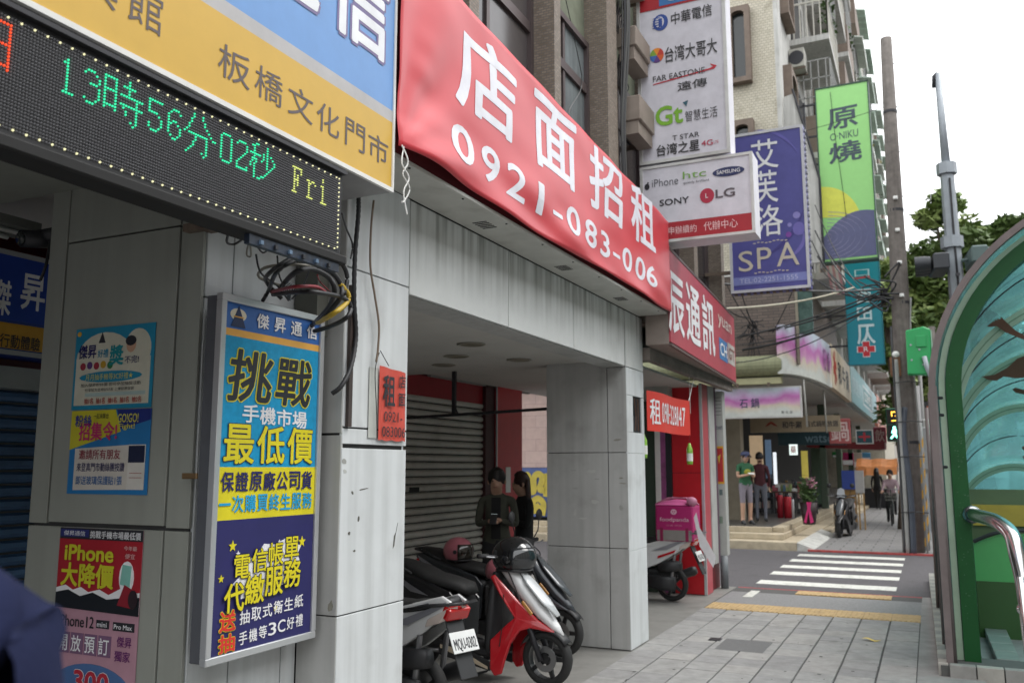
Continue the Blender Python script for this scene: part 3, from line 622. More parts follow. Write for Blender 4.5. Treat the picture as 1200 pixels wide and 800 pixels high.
for z in (5.2, 6.1, 6.9): MB().box(-2.95, -2.66, 8.96, 9.0, z, z+.05).build('mounting_arm', RUST, t)
# --- phone brand sign
t = signbox('brand_sign', 'white lightbox sign with phone brand logos and a red strip, below the carrier list', 'sign', -2.66, -1.46, 8.85, 9.16, 4.06, 4.925, paint('d6d4dc'), mat('rim_white', (.62,.62,.6), .5, grime=.5), .03, 'S')
rect(fr, -2.63, -1.49, 4.09, 4.275, paint('a8222e'), t, name='red_band')
text('iPhone', fr, -2.53, -2.24, 4.685, 4.77, paint('6a6a70'), t, bold=0); poly(fr, ell(-2.585, 4.70, .028, .035), INK, t); poly(fr, ell(-2.573, 4.742, .009, .012, 10), INK, t)
text('htc', fr, -2.19, -1.94, 4.73, 4.81, paint('7aa850'), t, bold=.0); text('quietly brilliant', fr, -2.19, -1.91, 4.665, 4.70, GY, t, bold=0)
poly(fr, ell(-1.71, 4.745, .165, .05), paint('27305e'), t); text('SAMSUNG', fr, -1.83, -1.59, 4.725, 4.765, WH, t, off=.006, bold=.02)
text('SONY', fr, -2.45, -2.13, 4.465, 4.535, INK, t, bold=.025)
poly(fr, ell(-1.94, 4.515, .075, .08), paint('b02a44'), t); text('L', fr, -1.955, -1.93, 4.49, 4.54, WH, t, off=.006, bold=0); text('LG', fr, -1.85, -1.65, 4.475, 4.565, paint('5a5056'), t, bold=.03)
text('申辦續約', fr, -2.36, -2.06, 4.14, 4.225, paint('e8c8c8'), t, bold=0); text('代辦中心', fr, -1.985, -1.635, 4.14, 4.235, paint('e8c8c8'), t, bold=0)
for z in (4.3, 4.7): MB().box(-2.95, -2.66, 8.96, 9.0, z, z+.05).build('mounting_arm', RUST, t)
# --- purple SPA sign
t = signbox('spa_sign', 'purple spa sign with white characters, lace pattern and studded white edge', 'sign', -2.46, -1.355, 12.6, 12.82, 4.19, 6.58, paint('4d4c92'), mat('rim_lilac', (.55,.55,.58), .5), .04, 'S')
fr = FS(12.596)
VI = paint('6b63ae', .5); VI2 = paint('8a84c4', .5)
poly(fr, ell(-1.5, 5.25, .05, .05), VI2, t); poly(fr, ell(-1.60, 5.12, .03, .03, 12), VI2, t); poly(fr, ell(-1.48, 5.05, .08, .10, 16), VI, t); poly(fr, ell(-1.62, 4.98, .04, .04, 12), paint('7a3f9a'), t)
def swoosh(c, r0, r1, a0, a1, w, m, off=.0018):
    n = 18; o = [(c[0]+r0*math.cos(R(a0+(a1-a0)*k/n)), c[1]+r1*math.sin(R(a0+(a1-a0)*k/n))) for k in range(n+1)]
    i = [(c[0]+(r0-w*math.sin(math.pi*k/n))*math.cos(R(a0+(a1-a0)*k/n)), c[1]+(r1-w*math.sin(math.pi*k/n))*math.sin(R(a0+(a1-a0)*k/n))) for k in range(n, -1, -1)]
    for k in range(n): poly(fr, [o[k], o[k+1], i[n-k-1], i[n-k]], m, t, off=off)
swoosh((-2.25, 5.4), .85, .75, -70, -5, .06, paint('3d3680')); swoosh((-2.0, 4.9), .6, .35, -60, 20, .05, VI); swoosh((-2.0, 5.9), .6, .7, 20, 95, .04, paint('5c57a4'))
text('艾', fr, -2.10, -1.715, 5.99, 6.44, WH, t, bold=.01); text('芙', fr, -2.07, -1.74, 5.48, 5.97, WH, t, bold=.01); text('洛', fr, -2.07, -1.69, 4.99, 5.45, WH, t, bold=.01)
GD = paint('c9bfae')
text('S', fr, -2.335, -2.13, 4.50, 4.80, GD, t, bold=-.005); text('P', fr, -2.07, -1.87, 4.52, 4.83, GD, t, bold=-.005); text('A', fr, -1.80, -1.49, 4.53, 4.87, GD, t, bold=-.005)
for zz in (4.90, 4.46):
    for i in range(9): poly(fr, ell(-2.1+.055*i, zz+.01*math.sin(i*1.4)+.012*(i/8), .022, .008, 8), GD, t)
rect(fr, -2.42, -1.395, 4.30, 4.42, paint('7b82bd'), t); text('TEL:02-2251-1555', fr, -2.33, -1.52, 4.325, 4.395, paint('b4b8d8'), t, bold=.01, off=.005)
for i in range(26): MB().box(-1.352, -1.33, 12.66, 12.72, 4.24+.09*i, 4.28+.09*i).build('stud', paint('8a8a8e'), t)
for i in range(12): MB().box(-2.42+.09*i, -2.38+.09*i, 12.64, 12.70, 4.165, 4.188).build('stud', RUST, t)
for z in (4.5, 5.4, 6.3): MB().box(-2.85, -2.46, 12.68, 12.72, z, z+.05).build('mounting_arm', RUST, t)
# --- small red tarp banner with phone number
t = thing('phone_banner', 'small red tarp banner with white phone number hung beside the hole in the white pillar', 'banner', loc=(-2.63, 9.5, 2.07))
nb = 30; vs = []
def pb(y): return -2.60 + .03*math.sin((y-8.7)*4) + .02*(y-8.7)
MB().loft([[Vector((pb(8.71+1.63*i/nb)+o, 8.71+1.63*i/nb, z)) for o, z in ((0, 2.485), (0, 2.07), (-.004, 2.07), (-.004, 2.485))] for i in range(nb+1)]).build('cloth', mat('tarp_red', (.62, .035, .02), .5, var=.05), t, smooth=False)
def phtext(s, a0, a1, b0, b1, bold=.02):
    before = set(t.children); text(s, FE(0), a0, a1, b0, b1, WH, t, bold=bold)
    for o in set(t.children)-before:
        for v in o.data.vertices: v.co.x = pb(v.co.y+WM[o].translation.y)+(v.co.x+WM[o].translation.x)-WM[o].translation.x
phtext('租', 8.77, 9.07, 2.14, 2.41); 
px_ = 9.13
for ch in '0911-328147':
    wd = {'1': .036, '-': .055}.get(ch, .09); phtext(ch, px_, px_+wd, 2.17 if ch != '-' else 2.26, 2.39 if ch != '-' else 2.285, .015); px_ += wd+.026
MB().tube([(pb(10.3), 10.32, 2.48), (-2.62, 10.9, 2.85)], .004, n=4).build('cord', WPAINT, t)
MB().tube([(-2.62, 10.6, 2.85), (-2.62, 10.62, 2.35)], .003, n=4).build('cord', WPAINT, t)
for nm, yy, zz, lb in (('hanging_bottle', 10.30, 1.86, 'green and white plastic bottle hanging from the right corner of the small red banner'), ('hanging_bottle', 8.77, 1.92, 'green bottle hanging in the glass doorway just beside the white pillar edge')):
    q = thing(nm, lb, 'bottle', 'green bottles hung in the doorway', loc=(-2.56, yy, zz-.12)); xx = pb(10.3) if yy > 9 else -2.66
    MB().lathe([(.0, -.13), (.033, -.13), (.036, -.1), (.036, .05), (.02, .09), (.012, .12)], (xx, yy, zz), n=12).build('body', mat('bottle_green', (.25, .50, .06), .35, var=.5, scale=30), q, smooth=True)
    MB().lathe([(.037, -.09), (.037, .0)], (xx, yy, zz), n=12, caps=False).build('sticker', WPAINT, q, smooth=True)
    MB().tube([(xx, yy, zz+.12), (xx+.004, yy, zz+.22)], .004, n=4).build('string', paint('7a1a1a'), q)
# --- small red paper rental sign on pillar B
t = thing('rental_notice', 'small torn red paper rental notice with black characters taped on the white pillar', 'notice', loc=(-2.62, 3.99, 1.84))
fr = FE(-2.622)
MB().loft([[fpt(fr, 3.86+.265*i/8, b, .006+.006*math.sin(i*1.3)*(1 if b > 2 else .4)) for b in (1.84+.004*math.sin(i*2), 2.03, 2.235-.002*i)] for i in range(9)], closed=False, caps=False).build('paper', mat('notice_red', (.58, .075, .05), .5, var=.1, grime=.25, scale=12), t, smooth=True)
text('租', fr, 3.885, 4.0, 2.02, 2.19, INK, t, off=.016, bold=.03); text('店', fr, 4.035, 4.105, 2.13, 2.20, INK, t, off=.016); text('面', fr, 4.035, 4.105, 2.03, 2.10, INK, t, off=.016)
text('0921-', fr, 3.90, 4.08, 1.94, 1.995, INK, t, off=.014, bold=0); text('083006', fr, 3.885, 4.11, 1.86, 1.915, INK, t, off=.014, bold=0)
MB().tube(smooth_path([(-2.60, 3.83, 2.30), (-2.61, 3.81, 2.20), (-2.61, 3.83, 2.0), (-2.61, 3.84, 1.85)]), .003, n=4).build('wire', DARK, t)
MB().tube([(-2.60, 3.84, 2.31), (-2.605, 3.93, 2.24)], .003, n=4).build('wire', DARK, t)
rect(FE(-2.626), 3.78, 3.86, 1.85, 2.22, paint('b8bab4'), t, name='tape')
# --- carrier lightbox
t = thing('lightbox', 'tall aluminium framed lightbox advertising phone deals in yellow and blue on the near pillar', 'sign', loc=(-2.78, 3.13, .89))
bx('case', mat('lightbox_side', (.13, .135, .15), .4, metal=.3, var=.1, grime=.2), -2.805, -2.73, 2.80, 3.50, .90, 2.44, t, bevel=.004)
for z in (1.1, 2.2): bx('standoff', DARK, -2.868, -2.806, 2.95, 3.35, z, z+.05, t)
f = MB()
for a in ((2.795, 3.505, .893, .925), (2.795, 3.505, 2.415, 2.447), (2.795, 2.825, .925, 2.415), (3.475, 3.505, .925, 2.415)): f.box(-2.745, -2.708, *a)
f.build('frame', ALU, t, bevel=.003)
fr = FE(-2.722); DK = paint('27255e'); YL = paint('dccf1e'); CY = paint('1f9fd0')
rect(fr, 2.826, 3.474, 2.30, 2.414, paint('2f62a8'), t); rect(fr, 2.826, 3.474, 2.268, 2.30, paint('e0a84c'), t)
rect(fr, 2.826, 3.474, 1.478, 2.268, mat('cyan_print', C('2497c6'), .3, var=.15, scale=30), t)
rect(fr, 2.826, 3.474, 1.476, 1.70, YL, t, off=.003); rect(fr, 2.826, 3.474, .925, 1.476, DK, t, off=.003)
poly(fr, ell(2.905, 2.365, .05, .028), paint('d8d0b8'), t, off=.003); poly(fr, [(2.86, 2.31), (2.95, 2.31), (2.905, 2.405)], paint('1c2c52'), t, off=.005); rect(fr, 2.875, 2.935, 2.352, 2.357, paint('e0a84c'), t, off=.007)
for i, ch in enumerate('傑昇通信'): text(ch, fr, 3.02+.118*i, 3.10+.118*i, 2.325, 2.392, WH, t, bold=.03, line=(paint('1d3a78'), .03))
for ch, a0, a1, b0, b1 in (('挑', 2.86, 3.14, 1.985, 2.215), ('戰', 3.17, 3.42, 1.985, 2.21)): text(ch, fr, a0, a1, b0, b1, paint('23252c'), t, bold=.03, line=(YL, .04), skew=.12)
for i, ch in enumerate('手機市場'): text(ch, fr, 2.955+.112*i, 3.06+.112*i, 1.895-.004*i, 1.975-.004*i, WH, t, bold=.03)
for i, ch in enumerate('最低價'): text(ch, fr, 2.85+.205*i, 3.035+.205*i, 1.715, 1.885, YL, t, bold=.03, line=(paint('23254a'), .035), off=.005)
for i, ch in enumerate('保證原廠公司貨'): text(ch, fr, 2.842+.088*i, 2.92+.088*i, 1.595, 1.68, DK, t, bold=.035, off=.006)
for i, ch in enumerate('一次購買終生服務'): text(ch, fr, 2.836+.078*i, 2.906+.078*i, 1.505, 1.58, CY, t, bold=.03, off=.006)
rect(fr, 2.826, 3.474, 1.478, 1.484, YL, t, off=.002)
n = 18; poly(fr, [(3.17+(.23 if k % 2 else .19)*math.cos(2*math.pi*k/n), 1.25+(.12 if k % 2 else .095)*math.sin(2*math.pi*k/n)+.2*(.23*math.cos(2*math.pi*k/n))) for k in range(n)], WH, t, off=.005)
for i, ch in enumerate('電信帳單'): text(ch, fr, 2.94+.108*i, 3.04+.108*i, 1.225+.016*i, 1.325+.018*i, YL, t, bold=.025, line=(paint('15152a'), .05), off=.008)
for i, ch in enumerate('代繳服務'): text(ch, fr, 2.885+.125*i, 3.005+.125*i, 1.09+.02*i, 1.21+.022*i, YL, t, bold=.03, line=(paint('15152a'), .05), off=.011)
for a, b, r in ((2.93, 1.365, .025), (3.39, 1.35, .027), (2.87, 1.235, .018), (3.22, 1.07, .016)): poly(fr, star(a, b, r), YL, t, off=.006)
for a, b, r in ((2.965, 1.33, .014), (3.23, 1.36, .012), (3.25, 1.065, .011)): poly(fr, star(a, b, r), WH, t, off=.006)
for ch, b0, b1 in (('送', 1.015, 1.10), ('抽', .93, 1.005)): text(ch, fr, 2.87, 2.965, b0, b1, paint('d8362c'), t, bold=.05, line=(YL, .05), off=.006)
for i, ch in enumerate('抽取式衛生紙'): text(ch, fr, 2.99+.072*i, 3.052+.072*i, 1.03+.004*i, 1.088+.004*i, WH, t, bold=.02, off=.006)
for i, ch in enumerate('手機等3C好禮'): text(ch, fr, 2.99+.062*i, 3.042+.062*i, .945+.003*i, 1.0+.003*i, WH, t, bold=.02, off=.006)
MB().box(-2.885, -2.80, 2.785, 2.798, 1.65, 1.675).build('latch', mat('brass_dark', (.25, .16, .08), .5, metal=.6), t, bevel=.003)
MB().tube(smooth_path([(-2.80, 3.3, .9), (-2.79, 3.36, .875), (-2.80, 3.43, .89), (-2.86, 3.45, .93)]), .008).build('cable', CABLE, t)
# --- posters on the shaded pillar face
fr = FS(2.826); DIM = 1
def paper(name, label, a0, a1, b0, b1, m): 
    q = thing(name, label, 'poster', 'posters taped on the shaded pillar', loc=(a0, 2.826, b0)); rect(fr, a0, a1, b0, b1, m, q, off=.002, name='sheet'); return q
p = paper('poster', 'upper teal and white prize poster on the shaded beige pillar', -3.65, -3.13, 1.965, 2.35, paint('1f86a8'))
CW = paint('c9c6b4'); rect(fr, -3.635, -3.15, 1.985, 2.20, CW, p, off=.003); poly(fr, ell(-3.235, 2.235, .085, .095), CW, p, off=.0036); poly(fr, ell(-3.45, 2.20, .185, .125), CW, p, off=.0042)
poly(fr, ell(-3.625, 2.325, .014, .012, 10), paint('d8a63c'), p, off=.005); poly(fr, [(-3.49, 2.275), (-3.445, 2.275), (-3.468, 2.325)], INK, p, off=.006)
text('傑昇', fr, -3.62, -3.50, 2.205, 2.27, DK, p, off=.006, bold=.04); text('好禮', fr, -3.49, -3.42, 2.205, 2.245, paint('1f86a8'), p, off=.006); text('獎', fr, -3.41, -3.32, 2.165, 2.26, paint('1f8a92'), p, off=.006, bold=.05); text('不完!', fr, -3.31, -3.22, 2.17, 2.205, DK, p, off=.006)
poly(fr, ell(-3.275, 2.255, .03, .035, 12), paint('c49a80'), p, off=.006); poly(fr, ell(-3.277, 2.275, .034, .024, 12), INK, p, off=.007)
for i, h in enumerate(('9c3040', '5a3a78', '9c3040', 'b8922c', '2f7a4a')): poly(fr, ell(-3.585+.045*i, 2.168+.004*(i % 2), .018, .018, 10), paint(h), p, off=.006)
poly(fr, ell(-3.40, 2.115, .205, .026, 16), paint('1f86a8'), p, off=.006); text('月月抽手機等3C好禮★', fr, -3.56, -3.25, 2.10, 2.13, paint('cfc86a'), p, off=.008, bold=0)
text('加入傑昇粉絲團 即可參加抽獎活動', fr, -3.59, -3.20, 2.07, 2.087, INK, p, off=.006, bold=0, res=1); text('分享貼文並標記好友 上傳發票登錄', fr, -3.56, -3.24, 2.048, 2.063, INK, p, off=.006, bold=0, res=1)
rect(fr, -3.56, -3.17, 2.025, 2.042, paint('a9bcb8'), p, off=.005); text('抽1名  抽1名  抽1名  抽1名  抽2名', fr, -3.56, -3.19, 1.99, 2.018, paint('a8322c'), p, off=.006, bold=.02, res=1)
p = paper('poster', 'lower blue and yellow fan recruitment poster on the shaded pillar', -3.64, -3.125, 1.578, 1.96, paint('2878b4'))
poly(fr, [(-3.64, 1.96), (-3.35, 1.96), (-3.31, 1.86), (-3.64, 1.78)], paint('c9c032'), p, off=.004); poly(fr, [(-3.34, 1.96), (-3.125, 1.96), (-3.125, 1.91), (-3.31, 1.87)], paint('22307e'), p, off=.004)
text('粉絲', fr, -3.61, -3.50, 1.885, 1.94, paint('3b3f92'), p, off=.006, bold=.03); text('一起來集合', fr, -3.49, -3.39, 1.92, 1.945, INK, p, off=.006, bold=0)
text('招集令!', fr, -3.58, -3.33, 1.82, 1.905, paint('c0356a'), p, off=.006, bold=.04); text('GO!GO!', fr, -3.33, -3.20, 1.90, 1.94, paint('d8d04a'), p, off=.006, bold=.02); text('Fight!', fr, -3.32, -3.22, 1.865, 1.895, paint('d8d04a'), p, off=.006, bold=.02)
poly(fr, [(-3.60, 1.595), (-3.235, 1.60), (-3.225, 1.80), (-3.60, 1.785)], paint('cdc7bd'), p, off=.004); rect(fr, -3.25, -3.145, 1.60, 1.80, paint('d4d0c8'), p, off=.006); rect(fr, -3.247, -3.148, 1.72, 1.795, paint('1e2440'), p, off=.008); rect(fr, -3.235, -3.16, 1.672, 1.674, paint('a8322c'), p, off=.008); rect(fr, -3.235, -3.16, 1.652, 1.654, paint('a8322c'), p, off=.008)
text('邀請所有朋友', fr, -3.57, -3.30, 1.735, 1.78, paint('8a3040'), p, off=.006); text('來登真門市動絲團按讚', fr, -3.58, -3.27, 1.68, 1.72, DK, p, off=.006, bold=.01); text('即送玻璃保護貼1張', fr, -3.58, -3.28, 1.62, 1.66, paint('3b6ea8'), p, off=.006, bold=.01)
p = paper('poster', 'large red and pink phone price-cut poster at the foot of the shaded pillar', -3.66, -3.13, .70, 1.424, paint('b58a98'))
rect(fr, -3.66, -3.13, 1.375, 1.424, INK, p, off=.004); rect(fr, -3.655, -3.47, 1.385, 1.418, paint('2a2f6e'), p, off=.006); text('傑昇通信', fr, -3.63, -3.49, 1.39, 1.412, WH, p, off=.008, bold=0); text('挑戰手機市場最低價', fr, -3.46, -3.14, 1.382, 1.415, WH, p, off=.006)
rect(fr, -3.66, -3.13, 1.125, 1.375, paint('a3202c'), p, off=.004)
poly(fr, [(-3.66, 1.155), (-3.6, 1.17), (-3.55, 1.15), (-3.5, 1.165), (-3.45, 1.145), (-3.38, 1.16), (-3.32, 1.14), (-3.25, 1.17), (-3.2, 1.15), (-3.13, 1.16), (-3.13, 1.07), (-3.66, 1.09)], WH, p, off=.005)
poly(fr, [(-3.66, 1.135), (-3.58, 1.15), (-3.5, 1.125), (-3.42, 1.145), (-3.33, 1.12), (-3.25, 1.13), (-3.13, 1.14), (-3.13, 1.06), (-3.66, 1.07)], paint('181c22'), p, off=.006)
text('iPhone', fr, -3.615, -3.30, 1.28, 1.35, paint('c9c62c'), p, off=.008, bold=.05); text('大降價', fr, -3.63, -3.29, 1.165, 1.27, paint('c9c62c'), p, off=.008, bold=.05); text('今年最', fr, -3.24, -3.16, 1.335, 1.355, paint('d8b8b4'), p, off=.006, bold=0); text('便宜', fr, -3.23, -3.17, 1.30, 1.322, paint('d8b8b4'), p, off=.006, bold=0)
poly(fr, ell(-3.215, 1.22, .045, .07, 16), WH, p, off=.006); poly(fr, [(-3.25, 1.19), (-3.19, 1.18), (-3.185, 1.27), (-3.24, 1.275)], paint('7fb8ac'), p, off=.008); poly(fr, [(-3.26, 1.10), (-3.16, 1.09), (-3.17, 1.17), (-3.22, 1.19)], paint('8a1f2c'), p, off=.009); poly(fr, ell(-3.165, 1.13, .028, .04, 14), paint('2a1c22'), p, off=.010)
text('iPhone12', fr, -3.63, -3.40, .99, 1.04, INK, p, off=.005); rect(fr, -3.385, -3.305, .995, 1.03, INK, p, off=.005); text('mini', fr, -3.375, -3.315, 1.002, 1.022, WH, p, off=.008); rect(fr, -3.28, -3.15, .992, 1.028, INK, p, off=.005); text('Pro Max', fr, -3.27, -3.16, 1.0, 1.02, WH, p, off=.008)
for i, ch in enumerate('開放預訂'): rect(fr, -3.63+.088*i, -3.55+.088*i, .875, .965, paint('7a5a78'), p, off=.005); text(ch, fr, -3.622+.088*i, -3.558+.088*i, .885, .955, WH, p, off=.008)
text('傑昇', fr, -3.25, -3.16, .925, .97, paint('6a2a6a'), p, off=.005); text('獨家', fr, -3.26, -3.165, .865, .91, paint('6a2a6a'), p, off=.005)
poly(fr, ell(-3.40, .70, .27, .14, 16, 0, 180), paint('4a6a9a'), p, off=.005); text('300', fr, -3.50, -3.28, .72, .81, paint('b0283a'), p, off=.008, bold=.05, line=(WH, .03))
# --- dim blue shop sign inside the left arcade
t = signbox('inner_shop_sign', 'dim blue sign with white characters over a yellow strip inside the shaded left arcade', 'sign', -5.44, -5.2, 1.0, 4.06, 2.40, 3.06, paint('23408e'), paint('a0a2a4'), .03)
fr = FE(-5.198)
rect(fr, 1.04, 4.03, 2.44, 2.60, paint('c9962c'), t); rect(fr, 1.04, 4.03, 2.62, 3.03, paint('1c3f9c'), t)
def inner(u0, u1, v0, v1, s, m, **k):
    a, b = onx(u0, v1, -5.2), onx(u1, v0, -5.2); text(s, fr, a.y, b.y, onx((u0+u1)/2, v1, -5.2).z, onx((u0+u1)/2, v0, -5.2).z, m, t, **k)
inner(22, 54, 322, 364, '昇', WH, bold=.03); inner(-14, 14, 327, 369, '傑', WH, bold=.03); inner(-2, 47, 393, 409, '行動體驗', INK, bold=.02)

# --- cables under the LED board
t = thing('cable_bundle', 'looped bundle of black, grey, red and yellow cables hanging under the LED ticker', 'cables', loc=(-2.6, 3.1, 2.5))
def cb(pts, r, m, n=6): MB().tube(smooth_path([onx(u, v, x) for u, v, x in pts]), r, n=n).build('cable', m, t, smooth=True)
YEL = paint('b89a2a'); GRC = paint('8a8578'); REDC = paint('8a2a34')
X1, X2 = -2.35, -2.75
cb([(345, 300, X1), (318, 318, X1), (312, 330, X2), (330, 350, X2)], .010, CABLE); cb([(350, 302, X1), (325, 318, X1), (315, 340, X2), (308, 352, X2)], .010, CABLE)
cb([(372, 312, X1), (340, 310, X1), (310, 314, -2.5), (304, 325, X2), (330, 335, X2)], .007, GRC); cb([(370, 312, X1), (388, 318, X1), (400, 335, X1), (398, 350, X1), (378, 372, -2.5), (366, 380, X2)], .012, CABLE)
cb([(398, 332, X1), (408, 345, X1), (406, 355, X1), (390, 368, X1), (372, 378, -2.6)], .012, YEL); cb([(385, 300, X1), (400, 308, X1), (407, 325, X1), (403, 345, X1)], .011, CABLE)
cb([(318, 342, X2), (345, 336, X1), (370, 336, X1), (382, 343, X1)], .008, REDC); cb([(320, 345, X2), (360, 342, X1), (400, 348, X1), (411, 360, X1), (405, 373, X1), (385, 383, -2.5), (368, 388, -2.6)], .011, CABLE)
cb([(330, 335, X2), (345, 320, X1), (365, 315, X1), (385, 325, X1), (392, 340, X1), (385, 360, -2.5), (362, 385, X2)], .012, CABLE)
cb([(300, 298, X1), (306, 320, X1), (325, 335, -2.6), (338, 352, X2)], .004, CABLE); cb([(325, 300, X1), (328, 325, -2.5), (340, 345, X2)], .004, CABLE); cb([(366, 305, X1), (355, 335, -2.6), (342, 350, X2)], .004, CABLE)
cb([(268, 272, X1), (266, 284, -2.5), (275, 286, -2.6), (287, 278, X1)], .005, CABLE); cb([(292, 282, X1), (289, 298, -2.7), (294, 300, -2.7), (293, 284, X1)], .004, GRC); cb([(298, 284, X1), (308, 296, -2.5), (316, 290, X1)], .004, CABLE)
for i in range(7): cb([(336+2*i, 330+i, X2+.1), (328+3*i, 338, X2+.15), (340, 352-i, X2+.1)], .003, [CABLE, paint('2a3c44')][i % 2], 4)
cb([(388, 343, X1), (375, 330, -2.6), (372, 322, X1)], .004, REDC, 4)
t = thing('junction_conduit', 'grey metal conduit bracket behind the cable loops on the near pillar', 'conduit', loc=(-2.7, 3.4, 2.4))
MB().box(-2.86, -2.72, 3.45, 3.54, 2.35, 2.75).build('case', paint('55564f'), t)
XC = -2.60
def wire(name, label, pts, r, m, rib=False):
    P = smooth_path([onx(u, v, x) for u, v, x in pts], 12)
    if rib: rr = [r*(1 if i % 2 else .86) for i in range(len(P))]
    else: rr = r
    tag(MB().tube(P, rr, n=8).build(name, m, smooth=True), label, 'cable')
wire('corrugated_conduit', 'long black corrugated conduit running down the white pillar and curling left at its end', [(420, 228, XC), (420, 250, XC), (416, 300, XC), (415, 350, XC), (417, 395, XC), (411, 430, -2.58), (400, 452, -2.58), (389, 461, -2.62)], .013, CABLE, True)
wire('brown_cable', 'thin brown cable dangling down the white pillar to the small red rental notice', [(438, 235, XC), (435, 265, XC), (434, 310, XC), (439, 345, XC), (444, 380, XC), (443, 408, XC), (441, 424, XC)], .006, paint('7a6a5a'))
wire('short_wire', 'short black wire hooked off the end of the LED ticker beside the corrugated conduit', [(401, 250, -2.3), (406, 268, -2.5), (413, 286, XC), (411, 303, XC)], .005, CABLE)
tag(bx('cable_channel', mat('channel', (.05,.035,.03), .6), -2.628, -2.61, 3.585, 3.615, 1.90, 2.62), 'dark vertical cable channel on the near edge of the white pillar', 'cable channel')

# ================================================================ CORNER BUILDING across the side street
B2 = thing('corner_building', 'tall cream tiled apartment block with brown balconies over a corner arcade across the side street', 'building', loc=(-5, 22, 0))
CREAM = tilemat('cream_mosaic', (.50, .46, .36), (.57, .53, .43), (.33, .30, .24), .10, .065, .1, bump=.6, grime=.55); MATS['cream_mosaic'].node_tree.nodes['Principled BSDF'].inputs['Roughness'].default_value = .7
BROWNT = tilemat('brown_tile', (.13, .10, .085), (.17, .13, .11), (.07, .06, .05), .24, .07, .1)
OFFW = mat('facade_white', (.55, .545, .52), .8, var=.15, scale=1.5, streak=.4, grime=.35)
LEDG = mat('balcony_brown', (.19, .145, .115), .75, var=.2, grime=.3)
bx('wall', CREAM, -14, -2.76, 20.5, 21.0, 6.2, 26, B2); bx('wall', OFFW, -2.9, -2.7, 21.0, 62, 5.0, 23, B2); bx('corner_strip', OFFW, -2.76, -2.66, 20.5, 21.0, 6.2, 26, B2)
bx('wall', BROWNT, -14, -2.55, 20.45, 20.9, 4.0, 6.2, B2); bx('wall', BROWNT, -2.85, -2.5, 20.9, 30, 4.9, 6.2, B2)
bx('glazing', mat('green_glass', (.10, .17, .15), .2, var=.4), -2.545, -2.2, 20.6, 20.66, 4.7, 6.1, B2); bx('corner_post', paint('8a8272'), -2.56, -2.50, 20.43, 20.46, 4.0, 6.2, B2)
bx('cornice', OFFW, -14, -2.6, 20.42, 20.49, 6.15, 6.3, B2)
def hood_window(x0, x1, z0, z1, wall):
    # wall 'S' at y=20.5 or 'E' at x=-2.66
    f = MB(); n = 8; w_ = (x1-x0)/2; cx = (x0+x1)/2; t = .12
    zs = z1 - w_*.55
    def P(a, d, z): return (a, 20.5-d, z) if wall == 'S' else (-2.7+d, a, z)
    for d0, d1 in ((0, .22),):
        outer = [(x0-t, z0-t)] + [(x0-t, z1+t), (x1+t, z1+t), (x1+t, z0-t)]
        inner = [(x0, z0), (x0, zs)] + [(cx-w_*math.cos(R(180*k/n)), zs+w_*.55*math.sin(R(180*k/n))) for k in range(1, n)] + [(x1, zs), (x1, z0)]
        # jambs, sill and an arched head
        for a, b, c, d in ((x0-t, x0, z0-t, z1+t), (x1, x1+t, z0-t, z1+t), (x0, x1, z0-t, z0)):
            v = [P(q, dd, z) for q in (a, b) for dd in (0, .22) for z in (c, d)]; f.add(v, [(0,1,3,2),(4,6,7,5),(0,4,5,1),(2,3,7,6),(0,2,6,4),(1,5,7,3)])
        arch = inner[1:-1]
        for (a, za), (b, zb_) in zip(arch, arch[1:]):
            v = [P(q, dd, z) for q, zl in ((a, za), (b, zb_)) for dd in (0, .22) for z in (zl, z1+t)]; f.add(v, [(0,1,3,2),(4,6,7,5),(0,4,5,1),(2,3,7,6),(0,2,6,4),(1,5,7,3)])
    w0 = f.build('window', LEDG, B2)
    a, b = P(x0, .03, z0), P(x1, .06, z1)
    bx('pane', GLASSD, *[q for pr in ((min(a[0], b[0]), max(a[0], b[0])), (min(a[1], b[1]), max(a[1], b[1])), (z0, z1)) for q in pr], w0)
for z in (8.4, 11.3, 14.3): 
    hood_window(-3.72, -3.42, z-.3, z+1.4, 'S'); hood_window(-6.8, -6.4, z-.3, z+1.4, 'S'); hood_window(-9.8, -9.4, z-.3, z+1.4, 'S')
hood_window(21.35, 22.3, 9.6, 11.4, 'E'); hood_window(21.35, 22.3, 13.0, 14.8, 'E')
wb = thing('blank_sign_board', 'weathered blank white sign board bolted to the corner building behind the purple spa sign', 'sign', loc=(-2.5, 21, 7))
MB().prism([(-2.66, 6.4), (-2.66, 10.55), (-2.45, 10.6), (-2.1, 9.2), (-1.95, 8.6), (-1.95, 6.4)], 'y', 20.9, 21.02).build('board', OFFW, wb)
MB().tube([(-2.44, 20.86, 10.7), (-2.1, 20.86, 9.2), (-1.93, 20.86, 8.4), (-1.93, 20.86, 6.4)], .03).build('frame_pipe', DARK, wb)
PLANT = [mat('plant_green', (.06, .11, .03), .7, var=.4, scale=8), mat('plant_yellow', (.22, .20, .05), .7, var=.4, scale=8)]
def leaves(c, rx, ry, rz, n, s, shell=.4):
    mb = MB()
    for i in range(n):
        d = Vector((random.gauss(0, 1), random.gauss(0, 1), random.gauss(0, 1))).normalized()*random.uniform(shell, 1)
        p = Vector((c[0]+d.x*rx, c[1]+d.y*ry, c[2]+d.z*rz)); a = Vector((random.uniform(-1, 1), random.uniform(-1, 1), random.uniform(-.6, .6))).normalized()*s*random.uniform(.6, 1.4)
        b = a.cross(Vector((random.uniform(-1, 1), random.uniform(-1, 1), random.uniform(-1, 1)))).normalized()*s*random.uniform(.3, .5)
        mb.add([p-a, p+b, p+a, p-b], [(0, 1, 2, 3)])
    return mb
